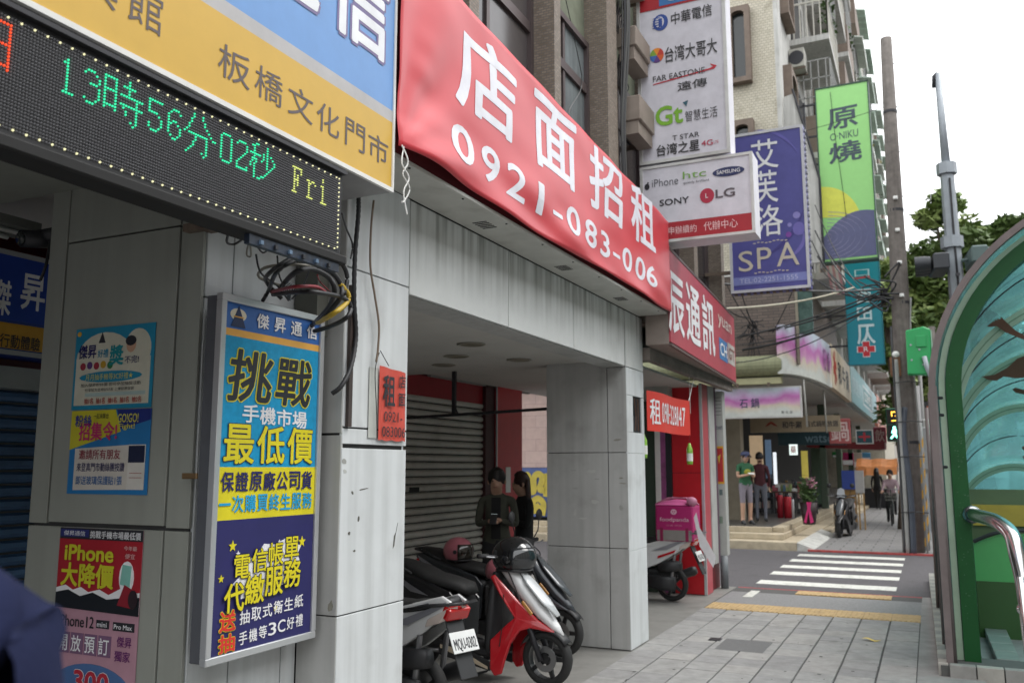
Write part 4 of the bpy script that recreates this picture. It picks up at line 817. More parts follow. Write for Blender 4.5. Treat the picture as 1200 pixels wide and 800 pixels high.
AWN = mat('awning_green', (.50, .62, .53), .5, var=.3, scale=10); AWNW = mat('awning_white', (.62, .66, .60), .5)
RAILM = mat('rail_cream', (.55, .53, .47), .6, var=.15); CLUT = mat('balcony_dark', (.04, .038, .035), .8)
def balcony(y0, y1, z, style):
    d = .95 if style != 3 else 1.05; x1 = -2.66+d
    p = MB().box(-2.7, x1, y0, y1, z-.16, z).build('balcony', LEDG if style == 3 else OFFW, B2)
    bx('balcony_door', CLUT, -2.7, -2.66, y0+.3, y1-.3, z, z+2.2, p)
    if style in (0, 2):   # open rails
        r = MB().box(x1-.05, x1, y0, y1, z+.95, z+1.0).box(-2.66, x1, y0, y0+.05, z+.95, z+1.0)
        n = int((y1-y0)/.16)
        for i in range(n+1): q = y0+(y1-y0-.03)*i/n; r.box(x1-.04, x1-.01, q, q+.03, z, z+.95)
        for i in range(6): q = -2.6+i*(d-.1)/5; r.box(q, q+.03, y0, y0+.03, z, z+.95)
        r.build('railing', RAILM, p)
    else:
        MB().box(x1-.08, x1, y0, y1, z, z+1.0).box(-2.7, x1-.08, y0, y0+.08, z, z+1.0).build('parapet', LEDG, p)
    if style in (1, 2): # grille cage
        r = MB()
        for i in range(int((y1-y0)/.25)): q = y0+.25*i; r.box(x1-.03, x1, q, q+.025, z+1.0, z+2.5)
        for zz in (1.5, 2.0, 2.5): r.box(x1-.035, x1-.005, y0, y1, z+zz, z+zz+.03); r.box(-2.66, x1, y0, y0+.03, z+zz, z+zz+.03)
        for i in range(5): q = -2.6+i*d/5; r.box(q, q+.025, y0, y0+.03, z+1.0, z+2.5)
        r.build('grille', mat('grille_grey', (.30, .30, .29), .6), p)
    if y0 < 33: style2 = 9
    else: style2 = style
    a = MB(); n = 5
    for i in range(n): q0 = y0+(y1-y0)*i/n; q1 = y0+(y1-y0)*(i+1)/n-.03; a.prism([(-2.66, z+2.75), (x1+.35, z+2.42), (x1+.35, z+2.15), (x1+.32, z+2.15), (x1+.32, z+2.38), (-2.66, z+2.70)], 'y', q0, q1)
    if style2 != 9: a.build('awning', AWN if (style + int(z)) % 3 else AWNW, p)
    if style in (0, 1, 2):
        leaves((x1-.15, (y0+y1)/2, z+1.15), .3, (y1-y0)*.42, .4, 70, .12).build('plants', PLANT[0 if style != 0 else random.choice([0, 1])], p, kind='stuff')
for fi, z in enumerate((6.6, 9.8, 13.0, 16.2, 19.4)):
    y = 23.0 + (.0 if z < 9 else 0)
    k = fi
    while y < 60:
        L_ = 3.1; balcony(y, y+L_, z, k % 4); y += L_+1.0; k += 1
for y in (26.4, 34.6, 46.9): MB().cyl((-2.62, y, 5), (-2.62, y, 22), .06).build('drainpipe', OFFW, B2, smooth=True)
# far blocks beyond it
for i, (y0, y1, h, m) in enumerate(((62.2, 80, 24, 'b9b2a2'), (80.2, 110, 18, 'a09a92'))):
    fb = thing('apartment_block', ['distant grey apartment block beyond the balconied corner building', 'furthest low apartment block at the end of the street'][i], 'building', loc=(-6, y0, 0))
    bx('wall', paint(m, .8, var=.2, streak=.3), -14, -2.6, y0, y1, 0, h, fb)
    z = 4.5
    while z < h-2:
        for j in range(int((y1-y0)/3.2)): 
            f = bx('window', LEDG, -2.6, -2.52, y0+.6+3.2*j, y0+2.6+3.2*j, z, z+1.5, fb); bx('pane', GLASSD, -2.52, -2.51, y0+.7+3.2*j, y0+2.5+3.2*j, z+.1, z+1.4, f)
        z += 3.1
# ---- ground floor arcade
STONE = mat('cream_stone', (.46, .39, .28), .75, var=.2, scale=5, grime=.35, bump=.2)
struct(bx('arcade_step', STONE, -14, -2.62, 19.42, 62, -.15, .14, bevel=.015)); struct(bx('arcade_step', STONE, -14, -2.95, 19.85, 62, .14, .27, bevel=.015))
struct(bx('arcade_platform', mat('arcade_slab', (.10, .095, .09), .35, var=.2, grime=.3), -14, -3.25, 20.3, 62, .27, .372)); 
struct(bx('platform_edge', STONE, -3.25, -3.0, 20.3, 62, .27, .385, bevel=.01)); struct(bx('platform_edge', STONE, -14, -3.25, 20.15, 20.3, .27, .385, bevel=.01))
struct(MB().prism([(-2.62, -.1), (-2.62, .13), (-2.35, .04), (-2.25, -.02), (-2.25, -.1)], 'y', 19.42, 24).build('kerb_ramp', mat('worn_white', (.5, .5, .47), .8, var=.3, scale=8, grime=.4)))
struct(bx('platform_kerb', STONE, -2.62, -2.42, 24, 62, -.1, .10, bevel=.01))
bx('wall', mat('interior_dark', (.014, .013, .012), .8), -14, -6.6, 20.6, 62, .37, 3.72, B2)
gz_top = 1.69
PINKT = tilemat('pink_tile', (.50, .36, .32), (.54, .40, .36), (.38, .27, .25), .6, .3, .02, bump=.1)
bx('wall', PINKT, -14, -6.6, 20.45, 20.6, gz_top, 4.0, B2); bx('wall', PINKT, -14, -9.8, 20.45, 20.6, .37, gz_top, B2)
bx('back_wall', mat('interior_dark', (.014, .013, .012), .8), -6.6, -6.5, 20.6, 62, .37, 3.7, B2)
MB().prism([(-14, 20.32), (-2.92, 20.32), (-2.62, 21.0), (-2.45, 22.2), (-2.37, 24), (-2.37, 62), (-14, 62)], 'z', 3.72, 3.95).build('arcade_ceiling', mat('arcade_ceiling', (.42, .41, .38), .8, var=.1), B2)
COLM = mat('column_tan', (.38, .33, .25), .7, var=.1)
for x0, x1, y0, y1 in ((-4.75, -4.35, 22.8, 23.2), (-3.22, -3.02, 30, 30.3), (-3.22, -3.02, 35.5, 35.8), (-3.22, -3.02, 41, 41.3), (-3.22, -3.02, 46.5, 46.8)): bx('column', COLM if x0 < -4 else paint('4c5a4c', .7), x0, x1, y0, y1, .37, 3.72, B2, bevel=.01)
bx('column', COLM, -5.9, -5.3, 20.55, 20.9, .37, 3.72, B2)
# graffiti door
g = thing('graffiti_shutter', 'side door covered in looping yellow graffiti on blue, seen through the arcade beside the people', 'graffiti wall', loc=(-8.6, 20.44, .9))
gx0, gx1 = ony(590, 600, 20.44).x, ony(660, 600, 20.44).x; gz0, gz1 = ony(630, 605, 20.44).z, ony(630, 548, 20.44).z
bx('panel', mat('graffiti_blue', (.06, .10, .28), .5, var=.3, scale=3), gx0, gx1, 20.42, 20.45, gz0, gz1, g); fr = FS(20.42)
def blob(pts, w_, m, off):
    P = smooth_path([(a, 0, b) for a, b in pts], 5)
    for q, s_ in zip(P, P[1:]): 
        d = (s_-q).normalized(); nn = Vector((-d.z, 0, d.x))*w_; e = d*w_*.45
        poly(fr, [((q+nn-e).x, (q+nn-e).z), ((s_+nn+e).x, (s_+nn+e).z), ((s_-nn+e).x, (s_-nn+e).z), ((q-nn-e).x, (q-nn-e).z)][::-1], m, g, off=off, name='graffiti_stroke'); off += .0006
GY_ = mat('graffiti_yellow', (.50, .40, .05), .5, var=.2, scale=6); H_ = gz1-gz0
def gp(u, v): p = ony(u, v, 20.42); return (p.x, p.z)
for k, st in enumerate(([(613,562),(618,556),(621,566),(622,575),(626,574),(626,560),(631,555),(636,560),(633,572),(637,574)], [(610,590),(616,584),(622,588),(620,600)], [(626,600),(625,588),(631,584),(637,590),(636,602)], [(606,560),(608,575),(612,580)], [(640,556),(641,570),(640,580)], [(629,592),(633,597)])):
    blob([gp(*q) for q in st], .078, GY_, .006+.002*k)
# green roller awning and flat pink signs
t = thing('roller_awning', 'rolled up olive green awning across the front of the corner arcade', 'awning', loc=(-4, 20.2, 3.9))
OLV = mat('olive_canvas', (.28, .29, .17), .7, var=.15, streak=.3)
MB().lathe([(.24, -6.5), (.24, -2.86)], (0, 20.22, 3.97), ax='x', n=20).build('roll', OLV, t, smooth=False); bx('case', mat('awning_cream', (.52, .50, .30), .6), -6.5, -2.9, 20.15, 20.4, 3.56, 3.70, t)
for x in (-3.2, -3.9): bx('hook', RUST, x, x+.06, 20.08, 20.14, 3.5, 3.58, t)
def pinkmat(name, z0, z1):
    m = mat(name, (.62, .58, .66), .35); N = m.node_tree.nodes; L = m.node_tree.links
    old = N['Principled BSDF'].inputs['Base Color'].links[0].from_node; g_ = N.new('ShaderNodeNewGeometry'); sp = N.new('ShaderNodeSeparateXYZ'); L.new(g_.outputs['Position'], sp.inputs[0])
    zr = N.new('ShaderNodeMapRange'); zr.inputs[1].default_value = z0; zr.inputs[2].default_value = z1; L.new(sp.outputs[2], zr.inputs[0])
    n_ = N.new('ShaderNodeTexNoise'); n_.inputs['Scale'].default_value = 1.6; n_.inputs['Detail'].default_value = 2; L.new(g_.outputs['Position'], n_.inputs[0])
    ad = N.new('ShaderNodeMath'); ad.operation = 'MULTIPLY_ADD'; ad.inputs[1].default_value = .75; ad.inputs[2].default_value = -.375; L.new(n_.outputs[0], ad.inputs[0])
    a2 = N.new('ShaderNodeMath'); L.new(ad.outputs[0], a2.inputs[0]); L.new(zr.outputs[0], a2.inputs[1])
    r_ = N.new('ShaderNodeValToRGB'); L.new(a2.outputs[0], r_.inputs[0]); e = r_.color_ramp.elements
    e[0].position = .12; e[0].color = (.62, .64, .60, 1); e[1].position = .95; e[1].color = (.58, .64, .72, 1)
    for p_, c_ in ((.30, (.64, .56, .45, 1)), (.42, (.60, .30, .50, 1)), (.58, (.52, .16, .44, 1)), (.76, (.56, .42, .62, 1))): q = e.new(p_); q.color = c_
    old.inputs[6].default_value = (1,1,1,1); L.new(r_.outputs[0], old.inputs[6]); return m
PK = pinkmat('pink_cloud', 2.8, 3.5); PK2 = pinkmat('pink_cloud_tall', 3.76, 4.9)
t = thing('hotpot_sign', 'flat white and pink cloudy hotpot sign hanging under the olive awning', 'sign', loc=(-3.4, 20.3, 2.85))
bx('case', paint('c4c2c0'), -4.6, -2.50, 20.28, 20.40, 2.80, 3.50, t); rect(FS(20.278), -4.57, -2.53, 2.83, 3.47, PK, t, off=.003)
text('石 鍋', FS(20.278), -3.86, -3.42, 3.03, 3.25, paint('24405a'), t, off=.006); text('新 北 店', FS(20.278), -2.94, -2.70, 2.88, 2.95, GY, t, off=.006, bold=0)
t = thing('curved_sign', 'white and pink cloudy sign curving round the corner of the arcade canopy', 'sign', loc=(-2.4, 21, 3.8))
path = smooth_path([(-2.83, 20.0, 0), (-2.62, 20.35, 0), (-2.42, 21.3, 0), (-2.28, 22.6, 0), (-2.2, 24.35, 0)], 5)
MB().loft([[p+Vector((-.12, .05, 3.76)), p+Vector((0, 0, 3.76)), p+Vector((0, 0, 4.86+.03*i/20)), p+Vector((-.12, .05, 4.86+.03*i/20))] for i, p in enumerate(path)]).build('face', PK2, t)
for i, (yy, s_) in enumerate(((22.9, '石'), (23.5, '鍋'))): text(s_, (Vector((-2.265+.1*i*.3, 0, 0)), Vector((.0, 1, 0))), yy, yy+.5, 4.1, 4.65, paint('a070a0'), t, off=.03)
t = thing('beef_sign', 'cream shop sign with red emblem and dark characters next to the curved pink sign', 'sign', loc=(-2.3, 27.5, 3.8))
bx('case', mat('cream_sign', (.60, .50, .36), .45), -2.34, -2.2, 24.45, 30.6, 3.80, 4.97, t); fr = FE(-2.198)
poly(fr, ell(25.3, 4.4, .28, .3, 10), paint('a83a2c'), t)
for k in range(6): poly(fr, [(25.3, 4.4), (25.3+.5*math.cos(R(60*k)), 4.4+.5*math.sin(R(60*k))), (25.3+.5*math.cos(R(60*k+30)), 4.4+.5*math.sin(R(60*k+30)))], paint('a83a2c'), t, off=.003+.001*k)
for i, ch in enumerate('和牛涮'): text(ch, fr, 26.2+1.3*i, 27.2+1.3*i, 4.05, 4.7, INK, t, bold=.03)
t = thing('teal_shop_sign', 'pale teal shop sign with a white framed panel further along the canopy', 'sign', loc=(-2.3, 38, 3.8))
bx('case', mat('teal_sign', (.16, .33, .36), .4, var=.2), -2.34, -2.2, 30.8, 46.5, 3.84, 5.15, t); fr = FE(-2.198)
rect(fr, 36.5, 42.5, 4.1, 4.9, paint('c2c6c8'), t); rect(fr, 36.8, 42.2, 4.18, 4.82, paint('5a8a90'), t, off=.004); text('COSMED', fr, 37.3, 41.6, 4.3, 4.7, paint('d8d8d4'), t, off=.006); text('康是美', fr, 31.5, 35.5, 4.2, 4.8, paint('a8c0c4'), t)
t = thing('salmon_shop_sign', 'faded salmon coloured shop sign at the far end of the row of canopy signs', 'sign', loc=(-2.3, 52, 3.8))
bx('case', paint('b0705e'), -2.34, -2.2, 46.8, 60, 3.7, 5.3, t); text('小吃店', FE(-2.198), 48, 58, 4.0, 5.0, paint('d8c0b0'), t)
for i, (x, y) in enumerate(((-2.42, 21.3), (-2.25, 24.4))):
    p0, p1 = (ony(941, 440, 21), ony(946, 500, 21)) if i == 0 else (ony(965, 455, 24.4), ony(969, 507, 24.4))
    tag(MB().cyl(Vector((p0.x, p0.y, 3.72)), p1, .022).build('hanger_rod', paint('a8a8a2'), smooth=True), ['pale hanger rod below the curved pink sign, in front of its left part', 'pale hanger rod below the seam of the curved pink and cream signs'][i], 'rod', 'sign hanger rods')
t = thing('beef_hanging_sign', 'long tan hanging sign with red bull emblem and dark characters inside the arcade', 'sign', loc=(-3.1, 24.5, 2.62))
bx('case', mat('tan_sign', (.33, .26, .17), .5), -4.4, -2.07, 24.5, 24.6, 2.63, 3.06, t); fr = FS(24.498)
poly(fr, [(-4.0, 2.78), (-3.93, 2.88), (-3.84, 2.93), (-3.75, 2.88), (-3.66, 2.79), (-3.76, 2.81), (-3.84, 2.86), (-3.92, 2.81)], paint('8a3020'), t)
text('和牛涮', fr, -3.55, -3.05, 2.73, 2.92, INK, t, bold=.03); text('日式鍋物放題', fr, -2.93, -2.12, 2.76, 2.92, INK, t)
t = thing('drugstore_hanging_sign', 'dark teal hanging drugstore sign below the tan one', 'sign', loc=(-3, 28, 2.4))
bx('case', mat('teal_dark', (.012, .05, .065), .4), -4.2, -2.22, 28, 28.1, 2.36, 2.78, t); text('watsons', FS(27.998), -3.4, -2.28, 2.44, 2.66, paint('6d8a96'), t, bold=.02)
t = thing('pharmacy_box_sign', 'small teal box sign with a red cross beside the dark drugstore sign', 'sign', loc=(-1.7, 28, 2.4))
bx('case', paint('c8c8c4'), -1.95, -1.47, 28, 28.15, 2.38, 2.80, t); fr = FS(27.998); rect(fr, -1.92, -1.50, 2.41, 2.77, paint('1a4a54'), t)
rect(fr, -1.87, -1.55, 2.56, 2.62, paint('b0303a'), t, off=.005); rect(fr, -1.74, -1.68, 2.46, 2.72, paint('b0303a'), t, off=.007)
t = thing('red_canopy', 'dark red low canopy under the hanging drugstore sign', 'awning', loc=(-2.2, 30, 2.3)); MB().prism([(-3.6, 2.5), (-1.25, 2.48), (-1.25, 2.27), (-1.4, 2.24), (-3.6, 2.34)], 'y', 30, 31.2).build('canvas', paint('6a1018'), t)
for i, (u0, u1, v0, v1, y, m, s_) in enumerate(((972, 996, 490, 520, 27, 'b05a5a', '鍋'), (1024, 1038, 500, 520, 32, 'a04a5a', '飲'), (975, 987, 529, 536, 40, '1f7a3a', None), (987, 1000, 530, 545, 41, 'a01f5a', None), (1000, 1010, 530, 548, 42, 'a8a8a0', None), (1010, 1020, 530, 540, 43, '4a8ab0', None))):
    a, b = ony(u0, v1, y), ony(u1, v0, y); q = thing('hanging_sign', ['round-cornered pinkish sign beside the drugstore signs', 'small pink sign at the end of the red canopy', 'tiny green and white sign deep in the arcade', 'magenta sign next to the tiny green sign', 'off white sign between the magenta and blue ones', 'pale blue sign above the orange stall tarp'][i], 'sign', 'small signs deep in the far arcade', loc=(a.x, y, a.z))
    bx('case', paint(m), a.x, b.x, y, y+.08, a.z, b.z, q, bevel=.02)
    if s_: text(s_, FS(y-.002), a.x+.05, b.x-.05, a.z+.08, b.z-.08, paint('e0c8c4'), q)
    else: rect(FS(y-.002), a.x+.03, b.x-.03, a.z+.02, a.z+(b.z-a.z)*.4, WH, q)
# lit cross sign, shop goods
t = thing('cross_lightbox', 'small lit white sign with a red figure deep in the dark arcade', 'sign', loc=(-3.5, 26, 2)); bx('case', mat('lit_white', (.7,.7,.7), .5, emit=(.75,.9,.85), es=.6), -3.60, -3.38, 26, 26.06, 2.04, 2.34, t); fr = FS(25.998)
text('藥', fr, -3.57, -3.41, 2.08, 2.30, paint('c0303a'), t, off=.003)
t = thing('lit_banner', 'narrow lit white vertical banner in the dark shop front', 'sign', loc=(-4, 26, 1.2)); bx('case', mat('lit_white2', (.7,.7,.7), .5, emit=(.8,.85,.9), es=.5), -4.06, -3.97, 26, 26.04, 1.22, 2.12, t)
for i in range(3):
    t = thing('goods_rack', ['wire rack of pale boxed goods behind the two shoppers', 'rack of packed goods right of the lit banner', 'low rack of pink packets beside the red bins'][i], 'rack', 'goods racks in the arcade', loc=(-4.6+.7*i, 26.5, .37)); x0 = -4.75+.62*i
    fm = MB()
    for x in (x0, x0+.5): fm.box(x, x+.03, 26.4, 26.43, .37, 1.5-.15*i); fm.box(x, x+.03, 26.7, 26.73, .37, 1.5-.15*i)
    for z in (.5, .8, 1.1, 1.35-.1*i): fm.box(x0, x0+.53, 26.4, 26.73, z, z+.02)
    fm.build('frame', DARK, t)
    for z in (.52, .82, 1.12):
        for k in range(4): bx('packet', paint(random.choice(['c8b8b0', 'b05a60', 'd0ccc4', 'a8a090', 'c89aa0', '6a7a8a'])), x0+.03+.12*k, x0+.13+.12*k, 26.42, 26.6, z, z+random.uniform(.12, .22), t)
for i, (u0, u1, v0, v1, m) in enumerate(((910, 916, 580, 608, 'a02030'), (918, 926, 582, 612, 'b02030'), (927, 929, 585, 612, 'c8c8cc'))):
    a, b = ony(u0, v1, 24), ony(u1, v0, 24)
    q = thing('bin', ['left dark red cylindrical bin in front of the shop goods', 'larger bright red cylindrical bin in front of the shop goods', 'slim white cylinder next to the bright red bin'][i], 'bin', 'cylinders by the shop front', loc=((a.x+b.x)/2, 24, .372)); MB().lathe([((b.x-a.x)/2, 0), ((b.x-a.x)/2*1.02, b.z-.372-.03), ((b.x-a.x)/2*.8, b.z-.372)], ((a.x+b.x)/2, 24.2, .372), n=16).build('body', paint(m), q, smooth=True)
    MB().lathe([((b.x-a.x)/2*.7, 0), ((b.x-a.x)/2*.5, .06)], ((a.x+b.x)/2, 24.2, b.z-.01), n=12).build('lid', paint('2a3038'), q, smooth=True)
t = thing('flower_stand', 'green congratulatory plant stand with pink flowers and a magenta ribbon', 'plant stand', loc=(-2.95, 22, .38))
cx, cyy = ony(948, 600, 21.6).x, 21.6
MB().lathe([(.14, 0), (.2, .5)], (cx, cyy, .385), n=14).build('pot', paint('2a1a1c'), t, smooth=True)
leaves((cx, cyy, 1.15), .26, .26, .38, 260, .075, .2).build('foliage', PLANT[0], t); leaves((cx+.1, cyy-.05, 1.35), .16, .16, .16, 40, .06, .2).build('flowers', paint('c48aa0'), t)
MB().prism([(cx-.02, .9), (cx+.09, .9), (cx+.06, .75), (cx+.12, .45), (cx+.05, .42), (cx+.02, .7), (cx-.04, .42), (cx-.09, .45), (cx, .76)], 'y', cyy-.24, cyy-.22).build('ribbon', paint('c01f6a'), t)
t = thing('blue_board', 'blue notice board on wooden legs standing on the far arcade platform', 'board', loc=(-2.1, 26, .1)); a, b = ony(987, 573, 26), ony(1001, 551, 26)
bx('board', paint('263f8c'), a.x, b.x, 26, 26.05, a.z, b.z, t); bx('cabinet', paint('8a6a3a'), a.x, b.x, 26.05, 26.4, .1, a.z, t); bx('cloth', paint('a8a6a4'), b.x, b.x+.22, 26.05, 26.3, a.z-.1, b.z, t)
for x in (b.x+.05, b.x+.18): bx('leg', paint('a08050'), x, x+.04, 26.1, 26.14, 0, a.z, t)
t = thing('stall_tarp', 'orange tarpaulin canopy of a street stall far down the pavement', 'stall', loc=(-2, 40, 0))
MB().loft([[Vector((-2.85+1.6*i/8, 40+yy, z + (.025*math.sin(i*1.7)))) for yy, z in ((-.15, 1.12 if i < 2 else 1.38), (0, 1.72), (.8, 2.05), (1.6, 1.9), (1.7, 1.5))] for i in range(9)], closed=False, caps=False).build('tarp', mat('orange_tarp', (.70, .26, .08), .6, var=.2), t)
for x, y in ((-2.8, 40), (-1.3, 40), (-2.8, 41.6), (-1.3, 41.6)): MB().cyl((x, y, 0), (x, y, 1.7), .02).build('pole', ALU, t)
bx('counter', DARK, -2.6, -1.6, 40.2, 41, 0, .8, t)

# --- green and teal vertical signs on the corner building
def up(a, k): return a*k
t = signbox('restaurant_sign', 'tall lime green restaurant sign with yellow disc and dark blue wave pattern', 'sign', -1.93, -.785, 21, 21.25, 6.42, 10.63, mat('lime', C('94d27c'), .4, var=.04), None)
fr = FS(20.998); k_ = 1.5
def gz(z): return 1.7+(z-1.7)*k_
NV = paint('565a7e'); YD = paint('d3d650')
x0, x1 = -1.92, -.795
poly(fr, [(x0, gz(5.55)), (x0, gz(6.05))] + [(x0+.0+.85*math.sin(R(a)), gz(5.38)+1.0*math.cos(R(a))) for a in range(5, 80, 6)] + [(-1.05, gz(5.5))], YD, t, off=.003)
poly(fr, [(x0, 6.47), (x1, 6.47), (x1, gz(5.58))] + [(x1-(x1-x0)*i/14, gz(5.58) + .12*math.sin(R(180*i/14)*.7)*1 - .62*(i/14)**2.2) for i in range(1, 15)], NV, t, off=.005)
for i in range(7):
    P = [(x0+.05+(.10+.1*i)*math.cos(R(a))*1.3, 7.0+(.09+.085*i)*math.sin(R(a))) for a in range(-80, 100, 15)]
    for p, q in zip(P, P[1:]): poly(fr, [(p[0], p[1]-.006), (q[0], q[1]-.006), (q[0], q[1]+.006), (p[0], p[1]+.006)], paint('8a83a0'), t, off=.007) if q[0] < x1 and p[0] > x0 and q[0] > x0 else None
CH_ = paint('3a4a55')
text('原', fr, -1.70, -1.03, 9.58, 10.10, CH_, t, bold=.03, shear=.05); text('O·NIKU', fr, -1.66, -1.04, 9.32, 9.50, CH_, t, bold=0, shear=.05); text('燒', fr, -1.70, -.99, 8.76, 9.26, CH_, t, bold=.03, shear=.05)
fm = MB().box(-1.955, -1.93, 20.98, 21.27, 6.4, 10.66).box(-.785, -.76, 20.98, 21.27, 6.4, 10.66).box(-1.955, -.76, 20.98, 21.27, 10.63, 10.66).box(-1.955, -.76, 20.98, 21.27, 6.38, 6.42); fm.build('frame', paint('2c4a3c'), t)
MB().tube(smooth_path([(-1.6, 20.97, 10.5), (-1.55, 20.97, 9.5), (-1.45, 20.97, 8.2), (-1.4, 20.97, 7.4)]), .006, n=4).build('wire', CABLE, t)
tr = MB(); 
for z in (6.7, 7.4, 8.1, 8.8, 9.5, 10.3): tr.box(-2.68, -1.95, 21.08, 21.13, z, z+.04)
tr.box(-2.25, -2.20, 21.08, 21.13, 6.3, 10.4); tr.tube([(-2.66, 21.1, 10.4), (-2.2, 21.1, 9.6)], .02).tube([(-2.66, 21.1, 8.8), (-1.97, 21.1, 7.4)], .02); tr.build('truss', DARK, t)
t = signbox('pharmacy_sign', 'tall teal vertical pharmacy sign with white characters and a red cross', 'sign', -1.745, -.87, 24, 24.2, 4.30, 7.05, mat('teal_bright', C('128a9c'), .35, var=.06), paint('1a6a78'), .02, 'S')
fr = FS(23.998); q_ = paint('cfe6ea')
text('口', fr, -1.48, -1.12, 6.62, 6.80, paint('b8d8dc'), t, bold=-.01); poly(fr, [(-1.52, 6.55), (-1.10, 6.57), (-1.12, 6.62), (-1.50, 6.60)], paint('b8404a'), t, off=.004)
text('西', fr, -1.48, -1.10, 5.90, 6.28, q_, t, bold=.04, rot=0); text('田', fr, -1.47, -1.12, 5.46, 5.80, q_, t, bold=.03); text('仄', fr, -1.50, -1.07, 4.84, 5.35, q_, t, bold=.045)
CR = [(-1.38, 4.52), (-1.22, 4.52), (-1.22, 4.63), (-1.10, 4.63), (-1.10, 4.78), (-1.22, 4.78), (-1.22, 4.90), (-1.38, 4.90), (-1.38, 4.78), (-1.50, 4.78), (-1.50, 4.63), (-1.38, 4.63)]
poly(fr, [(-1.3+(a+1.3)*1.12, 4.71+(b-4.71)*1.12) for a, b in CR], WH, t, off=.004); poly(fr, CR, paint('c8303a'), t, off=.006); text('R', fr, -1.36, -1.25, 4.64, 4.77, WH, t, off=.008)
for z in (4.8, 5.6, 6.5): MB().box(-2.68, -1.745, 24.08, 24.12, z, z+.05).build('mounting_arm', DARK, t)
t = thing('striped_cloth_awning', 'pink and white striped cloth strip slanting down beside the green restaurant sign', 'awning', loc=(-2.1, 22.5, 6))
for i in range(5): a0, a1 = ony(952+3.5*i, 235, 22.5), ony(955.5+3.5*i, 235, 22.5); b0, b1 = ony(975+3*i, 345, 22.5), ony(978+3*i, 345, 22.5); MB().loft([[a0, a1, a1+Vector((0,.02,0)), a0+Vector((0,.02,0))], [b0, b1, b1+Vector((0,.02,0)), b0+Vector((0,.02,0))]]).build('stripe', paint(['c48a94', 'd8c8cc'][i % 2]), t)
t = thing('thin_column_sign', 'narrow pale vertical sign column with grey lettering at the end of the red shop', 'sign', loc=(-2.6, 12.86, .3))
fr = FS(12.80); a, b = ony(838, 640, 12.8), ony(850, 455, 12.8); x0, x1 = ony(838.5, 560, 12.8).x, ony(849.5, 560, 12.8).x
bx('case', paint('a9aaa6'), x0, x1, 12.8, 12.98, .45, 2.80, t, bevel=.004)
for i in range(6): rect(fr, x0+.03, x1-.02, 2.45+.05*i, 2.46+.05*i, paint('6a6a6a'), t)
text('yoxen', fr, x0+.01, x1-.01, 2.22, 2.29, paint('4a5060'), t, bold=0); rect(fr, x0+.015, x1-.01, 1.46, 2.0, paint('d8a02a'), t); rect(fr, x0+.025, x1-.02, 1.49, 1.97, paint('b0262a'), t, off=.004)
poly(fr, [(x0+.04, 1.85), (x1-.05, 1.88), (x0+.06, 1.75)], paint('c8b03a'), t, off=.006); rect(fr, x0+.05, x1-.04, 1.30, 1.38, paint('5a6a6a'), t); rect(fr, x0+.02, x1-.05, .9, 1.0, paint('7a8a7a'), t)

# ================================================================ STREET FURNITURE
WOOD = mat('weathered_pole', (.17, .15, .135), .85, var=.3, scale=7, bump=.5, streak=.4)
t = thing('utility_pole', 'tall weathered grey-brown utility pole with clamps at the far pavement corner', 'pole', loc=(-.33, 19.75, 0))
MB().tube([(-.40, 19.75, -.1), (-.36, 19.75, 4), (-.33, 19.75, 8), (-.30, 19.75, 11.0)], [.21, .19, .15, .115], 16).build('shaft', WOOD, t, smooth=True)
for z in (2.2, 4.2, 5.1, 7.1, 9.3): MB().lathe([(.215-.0075*z, -.03), (.215-.0075*z, .03)], (-.38+.007*z, 19.75, z), n=14).build('band', DARK, t)
for i, z in enumerate((5.2, 5.9, 6.6, 7.3)): MB().box(-.36, -.27, 19.52, 19.60, z, z+.07).build('insulator', WPAINT, t, bevel=.01)
for z in range(3, 11): MB().cyl((-.52+.01*z, 19.75, z+.4), (-.12, 19.75, z+.4), .01, n=6).build('climbing_peg', DARK, t)
bx('transformer_box', mat('rust_box', (.20, .09, .04), .7, var=.4), -.62, -.42, 19.5, 19.62, 3.55, 3.95, t, bevel=.01); MB().sph((-.5, 19.5, 4.0), .07, .07, .07).build('lamp_eye', WPAINT, t, smooth=True)
PIPE = [paint('6f7070'), mat('pipe_blue', (.05, .06, .08), .5), paint('8f8f8c'), paint('3a3c3e')]
for i, (x, y, r, z, m) in enumerate(((-.50, 19.42, .04, 3.9, 2), (-.40, 19.42, .06, 2.9, 1), (-.56, 19.48, .022, 4.6, 3), (-.15, 19.6, .018, 5.2, 2))):
    MB().tube(smooth_path([(x, y, -.05), (x+.01, y, z*.4), (x-.05*(i % 2), y+.02, z*.8), (x, y+.1, z)]), r, n=8).build('riser_pipe', PIPE[m], t, smooth=True)
for z in (.8, 1.9, 2.6, 3.4): MB().tube([(-.58, 19.40, z), (-.30, 19.33, z+.02), (-.08, 19.42, z)], .012).build('strap', CABLE, t)
t = thing('striped_pole', 'short pole wrapped in yellow and black hazard stripes behind the utility pole', 'pole', loc=(-.22, 20.3, 0))
MB().cyl((-.22, 20.3, -.05), (-.22, 20.3, 3.4), .12).build('shaft', mat('pole_grey', (.28, .28, .28), .6), t, smooth=True)
for i in range(7):
    z = .15+.32*i; rg = []
    for j in (0, 1): rg.append([Vector((-.22+.124*math.cos(R(a)), 20.3+.124*math.sin(R(a)), z+j*.17+.10*math.sin(R(a))+.1*math.cos(R(a)))) for a in range(0, 360, 24)])
    MB().loft(rg, caps=False).build('hazard_stripe', mat('hazard_yellow', (.55, .30, .03), .6, var=.3), t)
t = thing('traffic_mast', 'pale grey octagonal steel traffic mast with thin upper arm above the signal heads', 'pole', loc=(.72, 20, 0))
GM = mat('galvanised', (.33, .36, .39), .5, metal=.3, var=.1)
